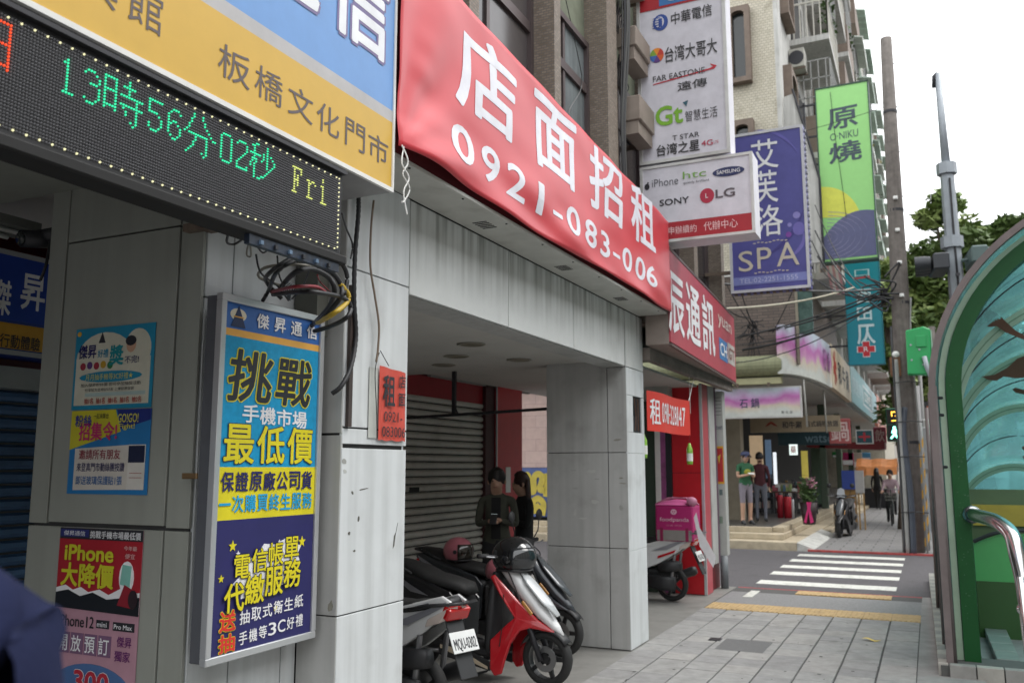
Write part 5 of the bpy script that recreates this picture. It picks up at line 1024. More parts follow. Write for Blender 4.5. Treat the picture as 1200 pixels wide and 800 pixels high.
MB().tube([(.78, 20, -.1), (.73, 20, 5), (.70, 20, 7.85)], [.17, .155, .135], 8).build('shaft', GM, t)
for z, r in ((7.95, .20), (6.35, .22)): MB().lathe([(r, -.12), (r, .12)], (.70, 20, z), n=8).build('collar', GM, t)
MB().tube([(.70, 20, 7.9), (.665, 20, 10.1)], [.09, .06], 8).build('upper_arm', GM, t, smooth=True); MB().tube([(.66, 20, 10.1), (.60, 20, 10.05), (.57, 20, 9.8)], [.05, .05, .04], 8).build('pulley', DARK, t, smooth=True)
MB().tube([(.58, 19.98, 9.8), (.45, 19.8, 8.5), (.35, 19.6, 7.2)], .006, n=4).build('cord', ALU, t); MB().tube([(.74, 19.83, 7.7), (.745, 19.83, 6.4), (.77, 19.82, 4.4)], .022).build('cable', CABLE, t)
for z in (5.6, 5.1, 4.6): bx('clip', DARK, .72, .80, 19.8, 19.83, z, z+.06, t)
def signal(name, label, c, side, m, hooddir):
    t = thing(name, label, 'traffic light', 'traffic light heads at the junction', loc=c)
    x, y, z = c
    MB().obox((x, y, z), (.30, .95, .34), (0, 0, R(6))).build('housing', m, t, bevel=.03)
    for k in (-1, 0, 1):
        MB().lathe([(.135, 0), (.15, .14), (.15, .30)], (x+.15*hooddir, y+.3*k, z), ax='x', n=14, caps=False).build('visor', m, t, smooth=True) if hooddir > 0 else MB().lathe([(.135, 0), (.15, -.14), (.15, -.30)], (x+.15*hooddir, y+.3*k, z), ax='x', n=14, caps=False).build('visor', m, t, smooth=True)
        MB().lathe([(.13, 0), (.12, .01*hooddir)], (x+.15*hooddir, y+.3*k, z), ax='x', n=14).build('lens', [paint('4a1414'), paint('4a3a10'), paint('103a2a')][k+1], t)
    MB().cyl((x, y, z), (.73, 20, z-.02), .04).build('arm', m, t)
signal('traffic_light', 'dark traffic light head with round visors left of the grey mast', (.42, 19.8, 5.85), 1, paint('2e3136'), -1)
signal('traffic_light', 'grey-green traffic light head right of the grey mast, above the canopy', (1.12, 19.9, 5.95), 1, paint('4d605e'), 1)
t = thing('green_signal', 'bright green back of a traffic signal box with hinged plate beside the utility pole', 'traffic light', loc=(-.06, 19, 3.55))
GR = mat('signal_green', C('149a52'), .4, var=.06)
MB().prism([(-.29, 3.52), (.12, 3.50), (.15, 3.55), (.17, 4.40), (.05, 4.46), (-.28, 4.40)], 'y', 18.9, 19.2).build('housing', GR, t, bevel=.02)
bx('side_plate', mat('signal_green_light', (.35, .55, .42), .4), .171, .19, 18.92, 19.18, 3.6, 4.38, t); bx('hatch', GR, -.10, .08, 18.87, 18.90, 4.05, 4.28, t, bevel=.008)
MB().cyl((.03, 18.84, 3.85), (.03, 18.9, 3.85), .07, n=10).build('boss', GR, t); MB().tube([(.03, 18.82, 3.85), (.06, 18.8, 3.65), (.12, 18.8, 3.45), (.16, 18.9, 3.2)], .045, n=8).build('elbow_pipe', GM, t, smooth=True)
for x, z in ((-.2, 4.1), (-.2, 3.8), (.0, 3.7), (-.05, 4.0)): MB().cyl((x, 18.88, z), (x, 18.9, z), .02, n=8).build('bolt', GM, t)
MB().cyl((.2, 19.3, -.1), (.2, 19.3, 4.5), .06).build('post', WOOD, t, smooth=True)
t = thing('pedestrian_signal', 'pedestrian crossing signal with lit green walking figure and amber countdown digit', 'traffic light', loc=(-.7, 22, 2.3))
bx('housing', paint('1d5a3c'), -.86, -.53, 22, 22.2, 2.28, 3.05, t, bevel=.02); fr = FS(21.998)
rect(fr, -.84, -.55, 2.30, 2.66, paint('0c1410'), t); rect(fr, -.84, -.55, 2.68, 3.02, paint('14130f'), t)
LG_ = mat('lit_green', (.1,.8,.6), .5, emit=(.25, 1, .75), es=2.5); LA = mat('lit_amber', (.9,.4,.05), .5, emit=(1, .5, .05), es=2)
poly(fr, ell(-.69, 2.60, .032, .032, 10), LG_, t, off=.006); poly(fr, [(-.73, 2.56), (-.66, 2.57), (-.60, 2.48), (-.63, 2.46), (-.66, 2.50), (-.65, 2.44), (-.60, 2.36), (-.64, 2.34), (-.69, 2.42), (-.76, 2.34), (-.79, 2.36), (-.71, 2.46), (-.76, 2.48)], LG_, t, off=.006)
for k, (a, b, c, d) in enumerate(((-.74, -.62, 2.95, 2.97), (-.74, -.72, 2.86, 2.95), (-.64, -.62, 2.76, 2.86), (-.74, -.62, 2.75, 2.77), (-.66, -.62, 2.86, 2.88))): rect(fr, a, b, c, d, LA, t, off=.006)
MB().cyl((-.5, 22.2, 0), (-.5, 22.2, 3.1), .05).build('post', GM, t, smooth=True)
t = thing('side_signal', 'narrow second signal glowing green seen edge on beside the canopy rim', 'traffic light', loc=(0, 21, 2.2)); a, b = ony(1089, 520, 21), ony(1094, 470, 21)
bx('housing', paint('2a2c2e'), a.x-.05, b.x+.12, 21, 21.2, a.z, b.z, t); rect(FS(20.998), a.x, b.x, a.z+.12, a.z+.55, LG_, t); rect(FS(20.998), a.x, b.x, b.z-.25, b.z-.1, mat('dim_red', (.4,.1,.05), .5), t); bx('post', GM, a.x+.02, a.x+.1, 21.2, 21.28, 0, b.z, t)
# clutter behind poles
for i, (u, w_, v0, v1, m) in enumerate(((1083, 5, 560, 640, '8a9aa8'), (1090, 6, 545, 645, 'a8a49a'), (1078, 4, 440, 560, '7a7a78'), (1096, 5, 600, 650, '6a7a6a'))):
    p = ony(u, v0, 24+i); tag(MB().cyl((p.x, p.y, 0), p, .05).build('sign_post', paint(m), smooth=True), ['bluish thin post behind the striped pole', 'beige thin post between the striped pole and the canopy', 'grey thin conduit post just right of the utility pole', 'short green-grey post beside the canopy base'][i], 'post')
t = thing('utility_cabinet', 'pale grey cabinet with cable loop fixed between the poles', 'cabinet', loc=(.05, 23, 2)); a, b = ony(1077, 550, 23), ony(1088, 500, 23); bx('case', paint('9a9c9c'), a.x, b.x, 23, 23.3, a.z, b.z, t, bevel=.02); MB().cyl(((a.x+b.x)/2, 23.15, 0), ((a.x+b.x)/2, 23.15, a.z), .04).build('post', GM, t); MB().tube(arc_pts(((a.x+b.x)/2, b.z), .18, 0, 180, 8, y=22.98), .02).build('loop', WPAINT, t)
t = thing('parked_bike_cluster', 'yellow and black motorbike clutter parked behind the striped pole', 'motorbike', loc=(.1, 26, 0)); p = ony(1085, 600, 26)
MB().lathe([(.28, -.05), (.30, 0), (.28, .05)], (p.x, 26, .3), ax='x', n=18).build('wheel', RUBBER, t, smooth=True); MB().sph((p.x, 26.3, .85), .14, .5, .25).build('body', paint('b8a020'), t, smooth=True); MB().tube([(p.x-.3, 26, 1.1), (p.x+.3, 26, 1.1)], .02).build('handlebar', DARK, t)

# overhead wires
def span(a, b, sag, n=14): return [a.lerp(b, i/n) - Vector((0, 0, sag*4*(i/n)*(1-i/n))) for i in range(n+1)]
t = thing('overhead_wires', 'sagging black overhead wires crossing from the building to the utility pole', 'wires', loc=(-1.5, 18, 5))
hub = ony(1040, 345, 19.5)
for i, (u, v, y, sag, r) in enumerate(((870, 410, 20.2, .15, .028), (865, 395, 20.2, .1, .02), (850, 405, 20.2, .25, .012), (860, 425, 19, .3, .012), (900, 388, 20.2, .1, .02), (830, 330, 14, .1, .02), (955, 270, 20.4, .5, .018), (958, 300, 20.4, .4, .02), (962, 315, 20.4, .3, .014), (955, 240, 20.4, .6, .01), (960, 330, 20.4, .2, .02), (905, 300, 20.0, .2, .010), (965, 290, 20.4, .25, .016), (950, 280, 20.4, .7, .014))):
    MB().tube(span(ony(u, v, y), hub+Vector((0, 0, random.uniform(-.15, .15))), sag), r, n=5).build('wire', CABLE, t)
for i in range(10): a = ony(1010+3*i, 330+random.uniform(-10, 25), 19.4); MB().tube(smooth_path([a, a+Vector((.3, 0, random.uniform(-.3, .3))), hub+Vector((random.uniform(-.2, .2), 0, random.uniform(-.3, .1)))]), .02, n=5).build('wire', CABLE, t)
t = thing('wire_tangle', 'clump of tangled black wires hanging on the brown tiled wall over the olive awning', 'wires', loc=(-3.8, 19.8, 4.6)); c = ony(882, 388, 20.2)
for i in range(26):
    a = R(random.uniform(0, 360)); r_ = random.uniform(.1, .45); MB().tube(smooth_path([c+Vector((random.uniform(-.1, .1), 0, random.uniform(-.1, .25))), c+Vector((r_*.5*math.cos(a), random.uniform(-.1, .1), .25*math.sin(a))), c+Vector((r_*math.cos(a), random.uniform(-.1, 0), r_*math.sin(a)-.1))], 3), .009, n=4).build('wire', CABLE, t)
for u in (872, 880, 886, 898): MB().tube([c, ony(u, 440, 20.2)], .008, n=4).build('wire', CABLE, t)
for (u0, v0, u1, v1) in ((845, 355, 878, 372), (850, 330, 885, 385), (868, 340, 885, 385), (940, 310, 905, 390)): MB().tube(span(ony(u0, v0, 19.5), ony(u1, v1, 20.1), .1), .014, n=4).build('wire', CABLE, t)
tag(MB().tube(span(ony(1046, 122, 19.7), ony(900, 165, 20.4)+Vector((-1, 0, 0)), .1), .007, n=4).build('thin_wire', CABLE), 'thin single wire from the utility pole across the lime green sign', 'wire')
tag(MB().tube(span(ony(1000, 337, 19.4), ony(835, 362, 13.1), .1), .02, n=6).build('pale_wire', paint('a8a28c')), 'pale thicker wire passing under the purple spa sign', 'wire')

# ================================================================ TREES
BARK = mat('bark', (.08, .06, .045), .9, bump=.6)
LEAF = [mat('leaf_a', (.10, .16, .04), .6, var=.5, scale=1.5), mat('leaf_b', (.15, .22, .055), .6, var=.5, scale=1.5), mat('leaf_c', (.25, .32, .10), .6, var=.4, scale=1.5)]
def tree(label, x, y, h, cl, seed, n=1500):
    random.seed(seed); t = thing('street_tree', label, 'tree', 'trees behind the junction', loc=(x, y, 0))
    tk = MB(); tk.tube([(x, y, -.1), (x+.1, y, h*.25), (x-.05, y+.1, h*.5)], [.24, .18, .12], 8)
    for (cx, cy, cz, r) in cl: tk.tube([(x, y, h*.35), (x*.5+cx*.5, y*.5+cy*.5, (h*.35+cz)*.5), (cx, cy, cz)], [.12, .07, .02], 6)
    tk.build('trunk', BARK, t)
    mb = MB()
    for (cx, cy, cz, r) in cl:
        for q in range(7):
            d = Vector((random.gauss(0, 1), random.gauss(0, 1), random.gauss(0, 1))).normalized()*r*.62
            mb.cur = random.choice([0, 0, 1, 1, 2]); k = leaves((cx+d.x, cy+d.y, cz+d.z*.8), r*.55, r*.55, r*.46, n//4, .15, .1)
            mb.add(k.v, k.f)
    mb.build('crown', LEAF, t, smooth=False); return t
tree('leafy street tree between the utility pole and the grey mast', .6, 30, 9.5, [(.2, 30, 6.2, 1.5), (1.0, 30, 8.6, 1.2), (-.5, 30.2, 7.7, 1.1), (1.2, 30, 7.0, 1.4), (.3, 30, 4.4, 1.6), (1.4, 30, 5.2, 1.5), (-.6, 30, 5.6, 1.2), (.3, 30.5, 5.4, 1.5), (.6, 30.5, 7.0, 1.4), (-.1, 30, 3.2, 1.3), (1.4, 30, 3.6, 1.3), (.7, 30.3, 9.8, .8)], 11)
tree('rounder street tree right of the grey mast above the canopy', 2.3, 31, 8.5, [(2.1, 31, 7.2, 1.3), (3.0, 31, 8.0, 1.1), (2.6, 31, 9.0, .8), (3.6, 31, 7.3, 1.0), (2.2, 31, 5.6, 1.3), (3.4, 31, 5.8, 1.3), (1.7, 31, 4.4, 1.1), (4.2, 31.2, 6.2, 1.0)], 12)
tree('darker distant tree low behind the poles', .4, 42, 6, [(.3, 42, 4.6, 1.8), (-.6, 42, 6.3, 1.3), (1.6, 42, 4.4, 1.6), (2.8, 42, 5.2, 1.8), (.6, 42, 2.6, 1.4), (2, 42, 2.6, 1.6), (4.4, 42, 4.2, 1.8)], 13, 700)
tree('small bushy tree growing between the corner building and the utility pole', -.7, 27, 6, [(-.75, 27, 5.9, .55), (-.55, 27, 5.0, .5), (-.9, 27, 6.7, .5), (-.45, 27, 4.2, .4), (-1.0, 27, 7.2, .35)], 14, 420)
random.seed(5)
t = thing('far_building', 'hazy pale building row closing the far end of the main road', 'building', loc=(10, 150, 0))
bx('wall', paint('a8aaa8', .8), -1.5, 40, 150, 160, 0, 14, t)
for i in range(10):
    for j in range(4): bx('window', paint('6a7074'), 0+4*i, 2.6+4*i, 149.9, 149.98, 2+3.2*j, 4+3.2*j, t)

# ================================================================ UNDERPASS CANOPY
cn = thing('underpass_canopy', 'curved green framed glass canopy over the underpass entrance at the right edge', 'canopy', loc=(1.2, 11, 0))
CG = mat('canopy_green', C('0e4a1f'), .5, spec=.25, var=.12, grime=.0); PG = mat('canopy_pale', C('a3b8a0'), .5, var=.1); RIMM = mat('rim_taupe', (.16, .13, .125), .6, var=.2, grime=.3)
def arch(cx, hw, zb, h, n=40, e=1.0, zlo=.02):
    P = [Vector((cx-hw, zlo)), Vector((cx-hw, zlo+(zb-zlo)*.5))]
    for k in range(n+1): a = math.pi*k/n; P.append(Vector((cx-hw*math.cos(a), zb+h*math.sin(a))))
    return P + [Vector((cx+hw, zlo+(zb-zlo)*.5)), Vector((cx+hw, zlo))]
def archband(name, m, y0, y1, A_, w_, bev=.01):
    """square section following the arch, w_ wide inwards"""
    n = len(A_); rings = []
    for i, p in enumerate(A_):
        d = (A_[min(i+1, n-1)]-A_[max(i-1, 0)]).normalized(); nn = Vector((d.y, -d.x))*w_
        q = p+nn; rings.append([Vector((p.x, y0, p.y)), Vector((q.x, y0, q.y)), Vector((q.x, y1, q.y)), Vector((p.x, y1, p.y))])
    return MB().loft(rings).build(name, m, cn)
archband('front_arch', CG, 8.55, 8.80, arch(1.9, 1.735, 2.35, 1.62), .125)
archband('pale_trim', PG, 8.60, 8.78, arch(1.9, 1.79, 2.35, 1.66), .05)
archband('outer_rim', RIMM, 8.36, 8.46, arch(1.9, 1.875, 2.30, 1.80), .055)
ribs = [(8.68, 1.9, 1.75, 2.35, 1.62), (10, 1.6, 1.38, 2.15, 1.28), (11.5, 1.42, 1.2, 1.85, 1.20), (13.0, 1.15, .90, 1.45, 1.06), (14.4, 1.08, .80, .9, .85), (15.4, 1.05, .72, .3, .45)]
for (y, cx_, hw, zb, h) in ribs[1:]: 
    archband('rib', PG, y-.05, y+.05, arch(cx_, hw, zb, h), .10); archband('rib_core', paint('6f8a70'), y-.055, y-.05, arch(cx_, hw-.045, zb, h-.045), .012)
TG = glass('teal_glass', C('6eb0b2'), .55, .12)
full = [(8.42, 1.9, 1.86, 2.3, 1.79)] + ribs
for i in range(len(full)-1):
    (y0, c0, h0, z0, t0), (y1, c1, h1, z1, t1) = full[i], full[i+1]
    a0, a1 = arch(c0, h0+.015, z0, t0+.015), arch(c1, h1+.015, z1, t1+.015)
    rings = [[Vector((p.x, y0+.01, p.y)), Vector((q.x, y1-.0, q.y))] for p, q in zip(a0, a1)]
    k = 11
    for s0 in range(0, len(rings)-1, k):
        seg = rings[s0:s0+k+1]
        if len(seg) > 1: MB().loft(seg, closed=False, caps=False).build('glass_panel', TG, cn, smooth=True)
# thin dark glazing seams between ribs
def lerp_arch(i, f):
    (y0, c0, h0, z0, t0), (y1, c1, h1, z1, t1) = ribs[i], ribs[i+1]; L_ = lambda a, b: a+(b-a)*f
    return L_(y0, y1), arch(L_(c0, c1), L_(h0, h1)-.01, L_(z0, z1), L_(t0, t1)-.01)
for i in range(4):
    y, A_ = lerp_arch(i, .5); MB().tube([Vector((p.x, y, p.y)) for p in A_], .008, n=5).build('seam', CABLE, cn)
# brown leaping silhouettes stuck on the glass
BRD = mat('decal_brown', (.11, .035, .012), .6)
def decal(pts, i, f, dy=.0):
    y, _ = lerp_arch(i, f); q = [ony(u, v, y) for u, v in pts]
    MB().add([p for p in q] + [p+Vector((0, .004, 0)) for p in q], [tuple(range(len(q))), tuple(range(len(q), 2*len(q)))[::-1]] + [(k, (k+1) % len(q), len(q)+(k+1) % len(q), len(q)+k) for k in range(len(q))]).build('brown_decal', BRD, cn)
decal([(1149, 381), (1163, 378), (1155, 377), (1162, 375), (1166, 377), (1164, 372), (1169, 376), (1168, 373), (1172, 374), (1173, 371), (1177, 375), (1180, 378), (1190, 387), (1205, 395), (1205, 400), (1190, 394), (1178, 389), (1168, 382), (1160, 383)], 0, .9)
decal([(1141, 439), (1150, 441), (1165, 439), (1180, 431), (1192, 420), (1205, 415), (1205, 442), (1190, 443), (1176, 441), (1168, 446), (1158, 445), (1152, 442)], 1, .9)
decal([(1186, 456), (1190, 454), (1205, 458), (1205, 463), (1190, 460)], 2, .5)
for (u, v) in ((1197, 524), (1198, 535), (1196, 600)): decal([(u, v), (u+3, v-2), (u+9, v-1), (u+9, v+4), (u+2, v+3)], 2, .8)
# plinth with small tiles, inner green parapet, clear side screen
pl = bx('plinth', mat('plinth_core', (.10, .10, .095), .9), -.02, 2.9, 8.30, 8.75, -.1, .08, cn)
TK = [mat('plinth_tile_a', (.40, .38, .34), .6, var=.2, grime=.5), mat('plinth_tile_b', (.30, .29, .27), .6, var=.2, grime=.5)]
for j in range(34):
    y = 8.32+.2*j; x = -.02-.012*j*(.2)
    bx('edge_tile', TK[j % 2], x-.02, x+.055, y, y+.19, -.05, .095, cn, bevel=.003)
for i in range(12): bx('edge_tile', TK[(i+1) % 2], .045+.2*i, .235+.2*i, 8.27, 8.36, -.05, .095, cn, bevel=.003)
for i in range(5): bx('edge_tile', mat('plinth_tile_g', (.22, .25, .23), .5, grime=.3), .42-.005*i, .60, 8.9+.4*i, 9.28+.4*i, .0, .06, cn, bevel=.003)
bx('plinth', mat('plinth_core', (.10, .10, .095), .9), .0, .3, 8.75, 15.4, -.1, .09, cn)
PN = mat('parapet_green', C('3f9a52'), .4, var=.05); PD = mat('parapet_dark', C('1c4a10'), .45, var=.05)
MB().prism([(.36, .53), (2.9, .53), (2.9, 1.02), (1.0, 1.02), (.6, 1.0), (.36, .90)], 'y', 10.5, 10.62).build('parapet', PN, cn); bx('parapet', PD, .36, 2.9, 10.49, 10.63, -.2, .53, cn)
MB().tube(smooth_path([(.36, 10.46, .93), (.6, 10.46, 1.03), (1.0, 10.46, 1.06), (2.9, 10.46, 1.06)]), .022).build('parapet_rail', CABLE, cn); MB().box(.40, 1.8, 11.3, 11.36, 1.05, 1.28).build('yellow_panel', mat('panel_yellow', (.50, .36, .04), .5), cn)
bx('parapet', mat('parapet_olive', (.10, .16, .07), .5), .36, 2.9, 11.37, 11.45, .0, 1.45, cn)
# side frame uprights and screen brackets outside the glass
for (u0, v0, u1, v1, y, r) in ((1104, 590, 1119, 778, 8.45, .022), (1098, 600, 1107, 770, 9.2, .012), (1094, 600, 1098, 690, 11.5, .02)):
    a, b = ony(u0, v0, y), ony(u1, v1, y); MB().cyl((a.x, y, 2.4), (b.x, y, .05), r, n=8).build('upright', RIMM, cn, smooth=True)
for i in range(9):
    y = 8.7+.7*i; MB().box(.02, .07, y, y+.05, .14+.02*(i % 3), .22+.02*(i % 3)).build('glass_clamp', DARK, cn, bevel=.004)
for z in (.35, .45): bx('glass_clamp', WPAINT, .10, .15, 8.62, 8.66, z-.2, z-.13, cn, bevel=.004)
for z in (1.7, 2.15, 2.3): MB().cyl((.13, 8.52, z), (.06, 8.44, z), .014, n=8).build('bolt', DARK, cn)
# scratched tape residue on the arch leg
random.seed(21)
sm = MB()
for i in range(110):
    z = random.choice([random.gauss(1.35, .22), random.gauss(1.9, .12), random.uniform(.2, 2.6)]); x = .2+random.uniform(0, .12)
    a = random.uniform(.001, .006); b = random.uniform(.0008, .003); sm.add([(x-a, 8.5485, z-b), (x+a, 8.5485, z-b*.3), (x+a*.7, 8.5485, z+b), (x-a*.5, 8.5485, z+b*.6)], [(0, 1, 2, 3)])
sm.build('paint_chips', paint('5f7a68'), cn, kind='stuff')
# stainless handrail in front
t = thing('handrail', 'polished stainless steel handrail bending down in front of the underpass canopy', 'handrail', loc=(.45, 7.6, 0))
P = smooth_path([(.30, 8.50, 1.30), (.36, 8.1, 1.30), (.43, 7.6, 1.29), (.50, 7.35, 1.22), (.52, 7.25, 1.08), (.545, 7.2, .85), (.56, 7.15, .4), (.57, 7.15, -.1)], 8)
MB().tube(P, .055, n=16).build('top_rail', STEEL, t, smooth=True)
for x, y in ((.535, 7.0), (.60, 7.3)): MB().cyl((x, y, -.1), (x-.02, y+.1, .95), .022, n=12).build('post', STEEL, t, smooth=True)
MB().lathe([(.075, -.02), (.075, .02)], (.30, 8.52, 1.30), ax='y', n=16).build('flange', STEEL, t, smooth=True)
MB().lathe([(.062, -.025), (.066, 0), (.062, .025)], (.548, 7.19, .72), n=16).build('joint', STEEL, t, smooth=True)

# ================================================================ OPPOSITE SIDE OF THE MAIN ROAD (outside the frame, added to block sky light)
t = thing('unseen_opposite_row', 'long plain apartment row added across the main road to block sky light, outside the view', 'building', loc=(24, 20, 0))
bx('wall', paint('9a948a', .8, var=.2, streak=.3), 23, 33, -60, 90, 0, 17, t)
for i in range(18):
    for j in range(5): bx('window', GLASSD, 22.9, 22.98, -58+8*i, -54+8*i, 1.2+3.2*j, 3+3.2*j, t)

# ================================================================ SCOOTERS
BLK = mat('plastic_black', (.022, .022, .024), .5, var=.1); SEATM = mat('seat_vinyl', (.018, .018, .018), .6, bump=.3, scale=30)
CHR = mat('alloy', (.35, .35, .36), .35, metal=.9)
def ring(c, t, hw, hh, e=2.6, n=14, up=None):
    """superellipse section across path tangent t (in the x-z plane)"""
    t = Vector(t).normalized(); nrm = Vector((-t.z, 0, t.x)); o = []
    for k in range(n):
        a = 2*math.pi*k/n; ca, sa = math.cos(a), math.sin(a)
        o.append(Vector(c) + Vector((0, 1, 0))*hw*math.copysign(abs(ca)**(2/e), ca) + nrm*hh*math.copysign(abs(sa)**(2/e), sa))
    return o
def lofted(path, e=2.6, n=14, y=0):
    """path: (x, z, half width, half height)"""
    P = [(Vector((x, y, z)), hw, hh) for x, z, hw, hh in path]; rings = []
    for i, (p, hw, hh) in enumerate(P): t = P[min(i+1, len(P)-1)][0]-P[max(i-1, 0)][0]; rings.append(ring(p, t, hw, hh, e, n))
    return MB().loft(rings)
def wheel(t, x, R_=.213, w_=.05, name='wheel', disc=True):
    q = MB(); prof = [(R_-.055, -w_*.75), (R_-.03, -w_), (R_-.008, -w_*.7), (R_, -w_*.25), (R_, w_*.25), (R_-.008, w_*.7), (R_-.03, w_), (R_-.055, w_*.75)]
    wh = q.lathe(prof + [prof[0]], (x, 0, R_), ax='y', n=36, caps=False).build(name, RUBBER, t, smooth=True, local=True)
    r = MB().lathe([(R_-.052, -w_*.7), (R_-.045, -w_*.4), (R_-.045, w_*.4), (R_-.052, w_*.7), (R_-.062, w_*.7), (R_-.058, 0), (R_-.062, -w_*.7), (R_-.052, -w_*.7)], (x, 0, R_), ax='y', n=30, caps=False)
    for k in range(5):
        a = 2*math.pi*k/5; d = Vector((math.cos(a), 0, math.sin(a))); s_ = Vector((-d.z, 0, d.x))
        r.loft([[Vector((x, 0, R_))+d*rr+s_*ww+Vector((0, yy, 0)) for ww, yy in ((-w0, -.012), (w0, -.012), (w0, .012), (-w0, .012))] for rr, w0 in ((.03, .022), (R_-.055, .014))])
    r.lathe([(.038, -.035), (.038, .035)], (x, 0, R_), ax='y', n=14); r.build('rim', mat('rim_dark', (.05, .05, .052), .4, metal=.6), wh, smooth=False, local=True)
    if disc:
        dd = MB().lathe([(.05, -.042), (.098, -.042), (.098, -.038), (.05, -.038), (.05, -.042)], (x, 0, R_), ax='y', n=24, caps=False); dd.build('brake_disc', CHR, wh, local=True)
        MB().obox((x-.06, -.045, R_+.075), (.05, .03, .07), (0, R(30), 0)).build('caliper', mat('caliper', (.2,.2,.2), .4, metal=.7), wh, local=True, bevel=.006)
    return wh
def sidepanel(pts, wf, thick, t, name, m, bev=.012):
    for sgn in (-1, 1):
        n = len(pts); vs = [Vector((x, sgn*wf(x, z), z)) for x, z in pts] + [Vector((x, sgn*(wf(x, z)-thick), z)) for x, z in pts]
        MB().add(vs, [tuple(range(n)), tuple(range(n, 2*n))[::-1]] + [(i, (i+1) % n, n+(i+1) % n, n+i) for i in range(n)]).build(name, m, t, local=True, bevel=bev, seg=2, smooth=False)
def scooter(label, loc, rz, cowl, shield, body, tail=None, lamp=None, drop=0, group='scooters parked in the arcade', plate=True, mirrors=True, lean=0, steer=0, accent=None, platetext='MQU-0302'):
    t = thing('scooter', label, 'scooter', group, loc=loc, rz=rz)
    if lean: t.rotation_euler = (lean, 0, rz)
    fx = .62; rx = -.63
    wheel(t, fx, name='front_wheel'); wheel(t, rx, name='rear_wheel', disc=False)
    for s_ in (-1, 1):
        MB().tube([(fx-.02, s_*.075, .20), (fx-.17, s_*.07, .55)], [.022, .026], 10).build('fork_leg', DARK, t, smooth=True, local=True)
    MB().tube([(fx-.15, 0, .5), (fx-.36, 0, .92)], .03, 8).build('steering_column', BLK, t, local=True)
    # front mudguard: an arc over the tyre
    MB().loft([[Vector((fx+(.235)*math.cos(R(a)), yy, .213+.235*math.sin(R(a)) + (-.02 if abs(yy) > .04 else 0))) for yy in (-.062, -.04, 0, .04, .062)] for a in range(35, 160, 12)], closed=False, caps=False).build('mudguard', BLK, t, local=True, smooth=True).modifiers.new('s', 'SOLIDIFY').thickness = .006
    # narrow upper cowl from handlebar to nose
    lofted([(fx-.42, .985, .05, .03), (fx-.40, .93, .075, .055), (fx-.30, .83, .088, .065), (fx-.17, .69, .095, .06), (fx-.03, .55, .082, .05), (fx+.08, .45, .05, .03), (fx+.14, .395, .012, .010)], 2.3).build('front_cowl', cowl, t, smooth=True, local=True)
    lofted([(fx-.30, .845, .02, .006), (fx-.20, .735, .075, .018), (fx-.06, .595, .075, .02), (fx+.05, .49, .03, .01)], 2.2).build('headlight', lamp or mat('headlight_clear', (.55, .57, .58), .08, spec=.9), t, smooth=True, local=True).location = (.05, 0, .05)
    wf = lambda x, z: max(.035, .19 - max(0, x-(fx-.34))*.34)
    sidepanel([(fx-.42, .83), (fx-.385, .85), (fx-.20, .66), (fx-.04, .51), (fx+.14, .395), (fx+.02, .425), (fx-.10, .445), (fx-.18, .42), (fx-.25, .32), (fx-.29, .20), (fx-.32, .09), (fx-.38, .07), (fx-.42, .12), (fx-.42, .34), (fx-.28, .47), (fx-.22, .52), (fx-.33, .69)], wf, .03, t, 'leg_shield_wing', shield)
    lofted([(fx-.42, .86, .12, .025), (fx-.42, .72, .17, .035), (fx-.44, .5, .185, .04), (fx-.46, .30, .175, .035), (fx-.46, .18, .16, .03)], 4).build('leg_shield', BLK, t, local=True, smooth=True)
    bx_ = MB().box(-.22, fx-.40, -.165, .165, .20, .265); bx_.build('floorboard', BLK, t, local=True, bevel=.02, seg=2)
    sidepanel([(-.30, .18), (fx-.42, .10), (fx-.40, .17), (-.10, .27), (-.30, .30)], lambda x, z: .185, .02, t, 'sill', BLK)
    if accent: sidepanel([(-.28, .235), (fx-.44, .115), (fx-.44, .135), (-.10, .245), (-.28, .262)], lambda x, z: .187, .003, t, 'pinstripe', accent, bev=0)
    for s_ in (-1, 1):
        MB().tube([(fx-.30, s_*.172, .70), (fx-.30, s_*.182, .50), (fx-.33, s_*.188, .30)], .004, 5).build('panel_seam', BLACK, t, local=True)
        MB().obox((fx-.12, s_*.115, .60), (.13, .012, .03), (0, R(46), 0)).build('front_indicator', mat('amber_lens', (.55, .25, .04), .15, spec=.9), t, local=True, bevel=.005)
    MB().tube(smooth_path([(fx-.40, .12, .98), (fx-.30, .16, .88), (fx-.40, .17, .70), (fx-.44, .12, .5)]), .006, 5).build('throttle_cable', CABLE, t, local=True, smooth=True)
    MB().tube(smooth_path([(-.2, -.13, .30), (-.4, -.16, .36), (-.6, -.15, .30), (-.66, -.1, .22)]), .008, 5).build('hose', CABLE, t, local=True)
    MB().obox((-.12, .0, .45), (.05, .25, .30)).build('inner_panel', BLK, t, local=True, bevel=.02)
    # rear body
    wb_ = lambda x, z: .18 - max(0, -.35-x)*.13 - max(0, z-.7)*.15
    sidepanel([(-.14, .30), (-.12, .60), (-.20, .68), (-.50, .76), (-.88, .86), (-.96, .83), (-.90, .73), (-.72, .60), (-.50, .47), (-.32, .40), (-.22, .28)], wb_, .03, t, 'side_fairing', body)
    sidepanel([(-.42, .635), (-.60, .70), (-.93, .83), (-.90, .79), (-.62, .655)], lambda x, z: wb_(x, z)+.004, .004, t, 'grab_trim', tail or mat('trim_grey', (.30, .30, .33), .3, metal=.4), bev=0)
    lofted([(-.14, .58, .14, .06), (-.45, .60, .14, .08), (-.75, .72, .09, .05), (-.92, .83, .06, .03)], 3).build('underseat', BLK, t, local=True, smooth=True)
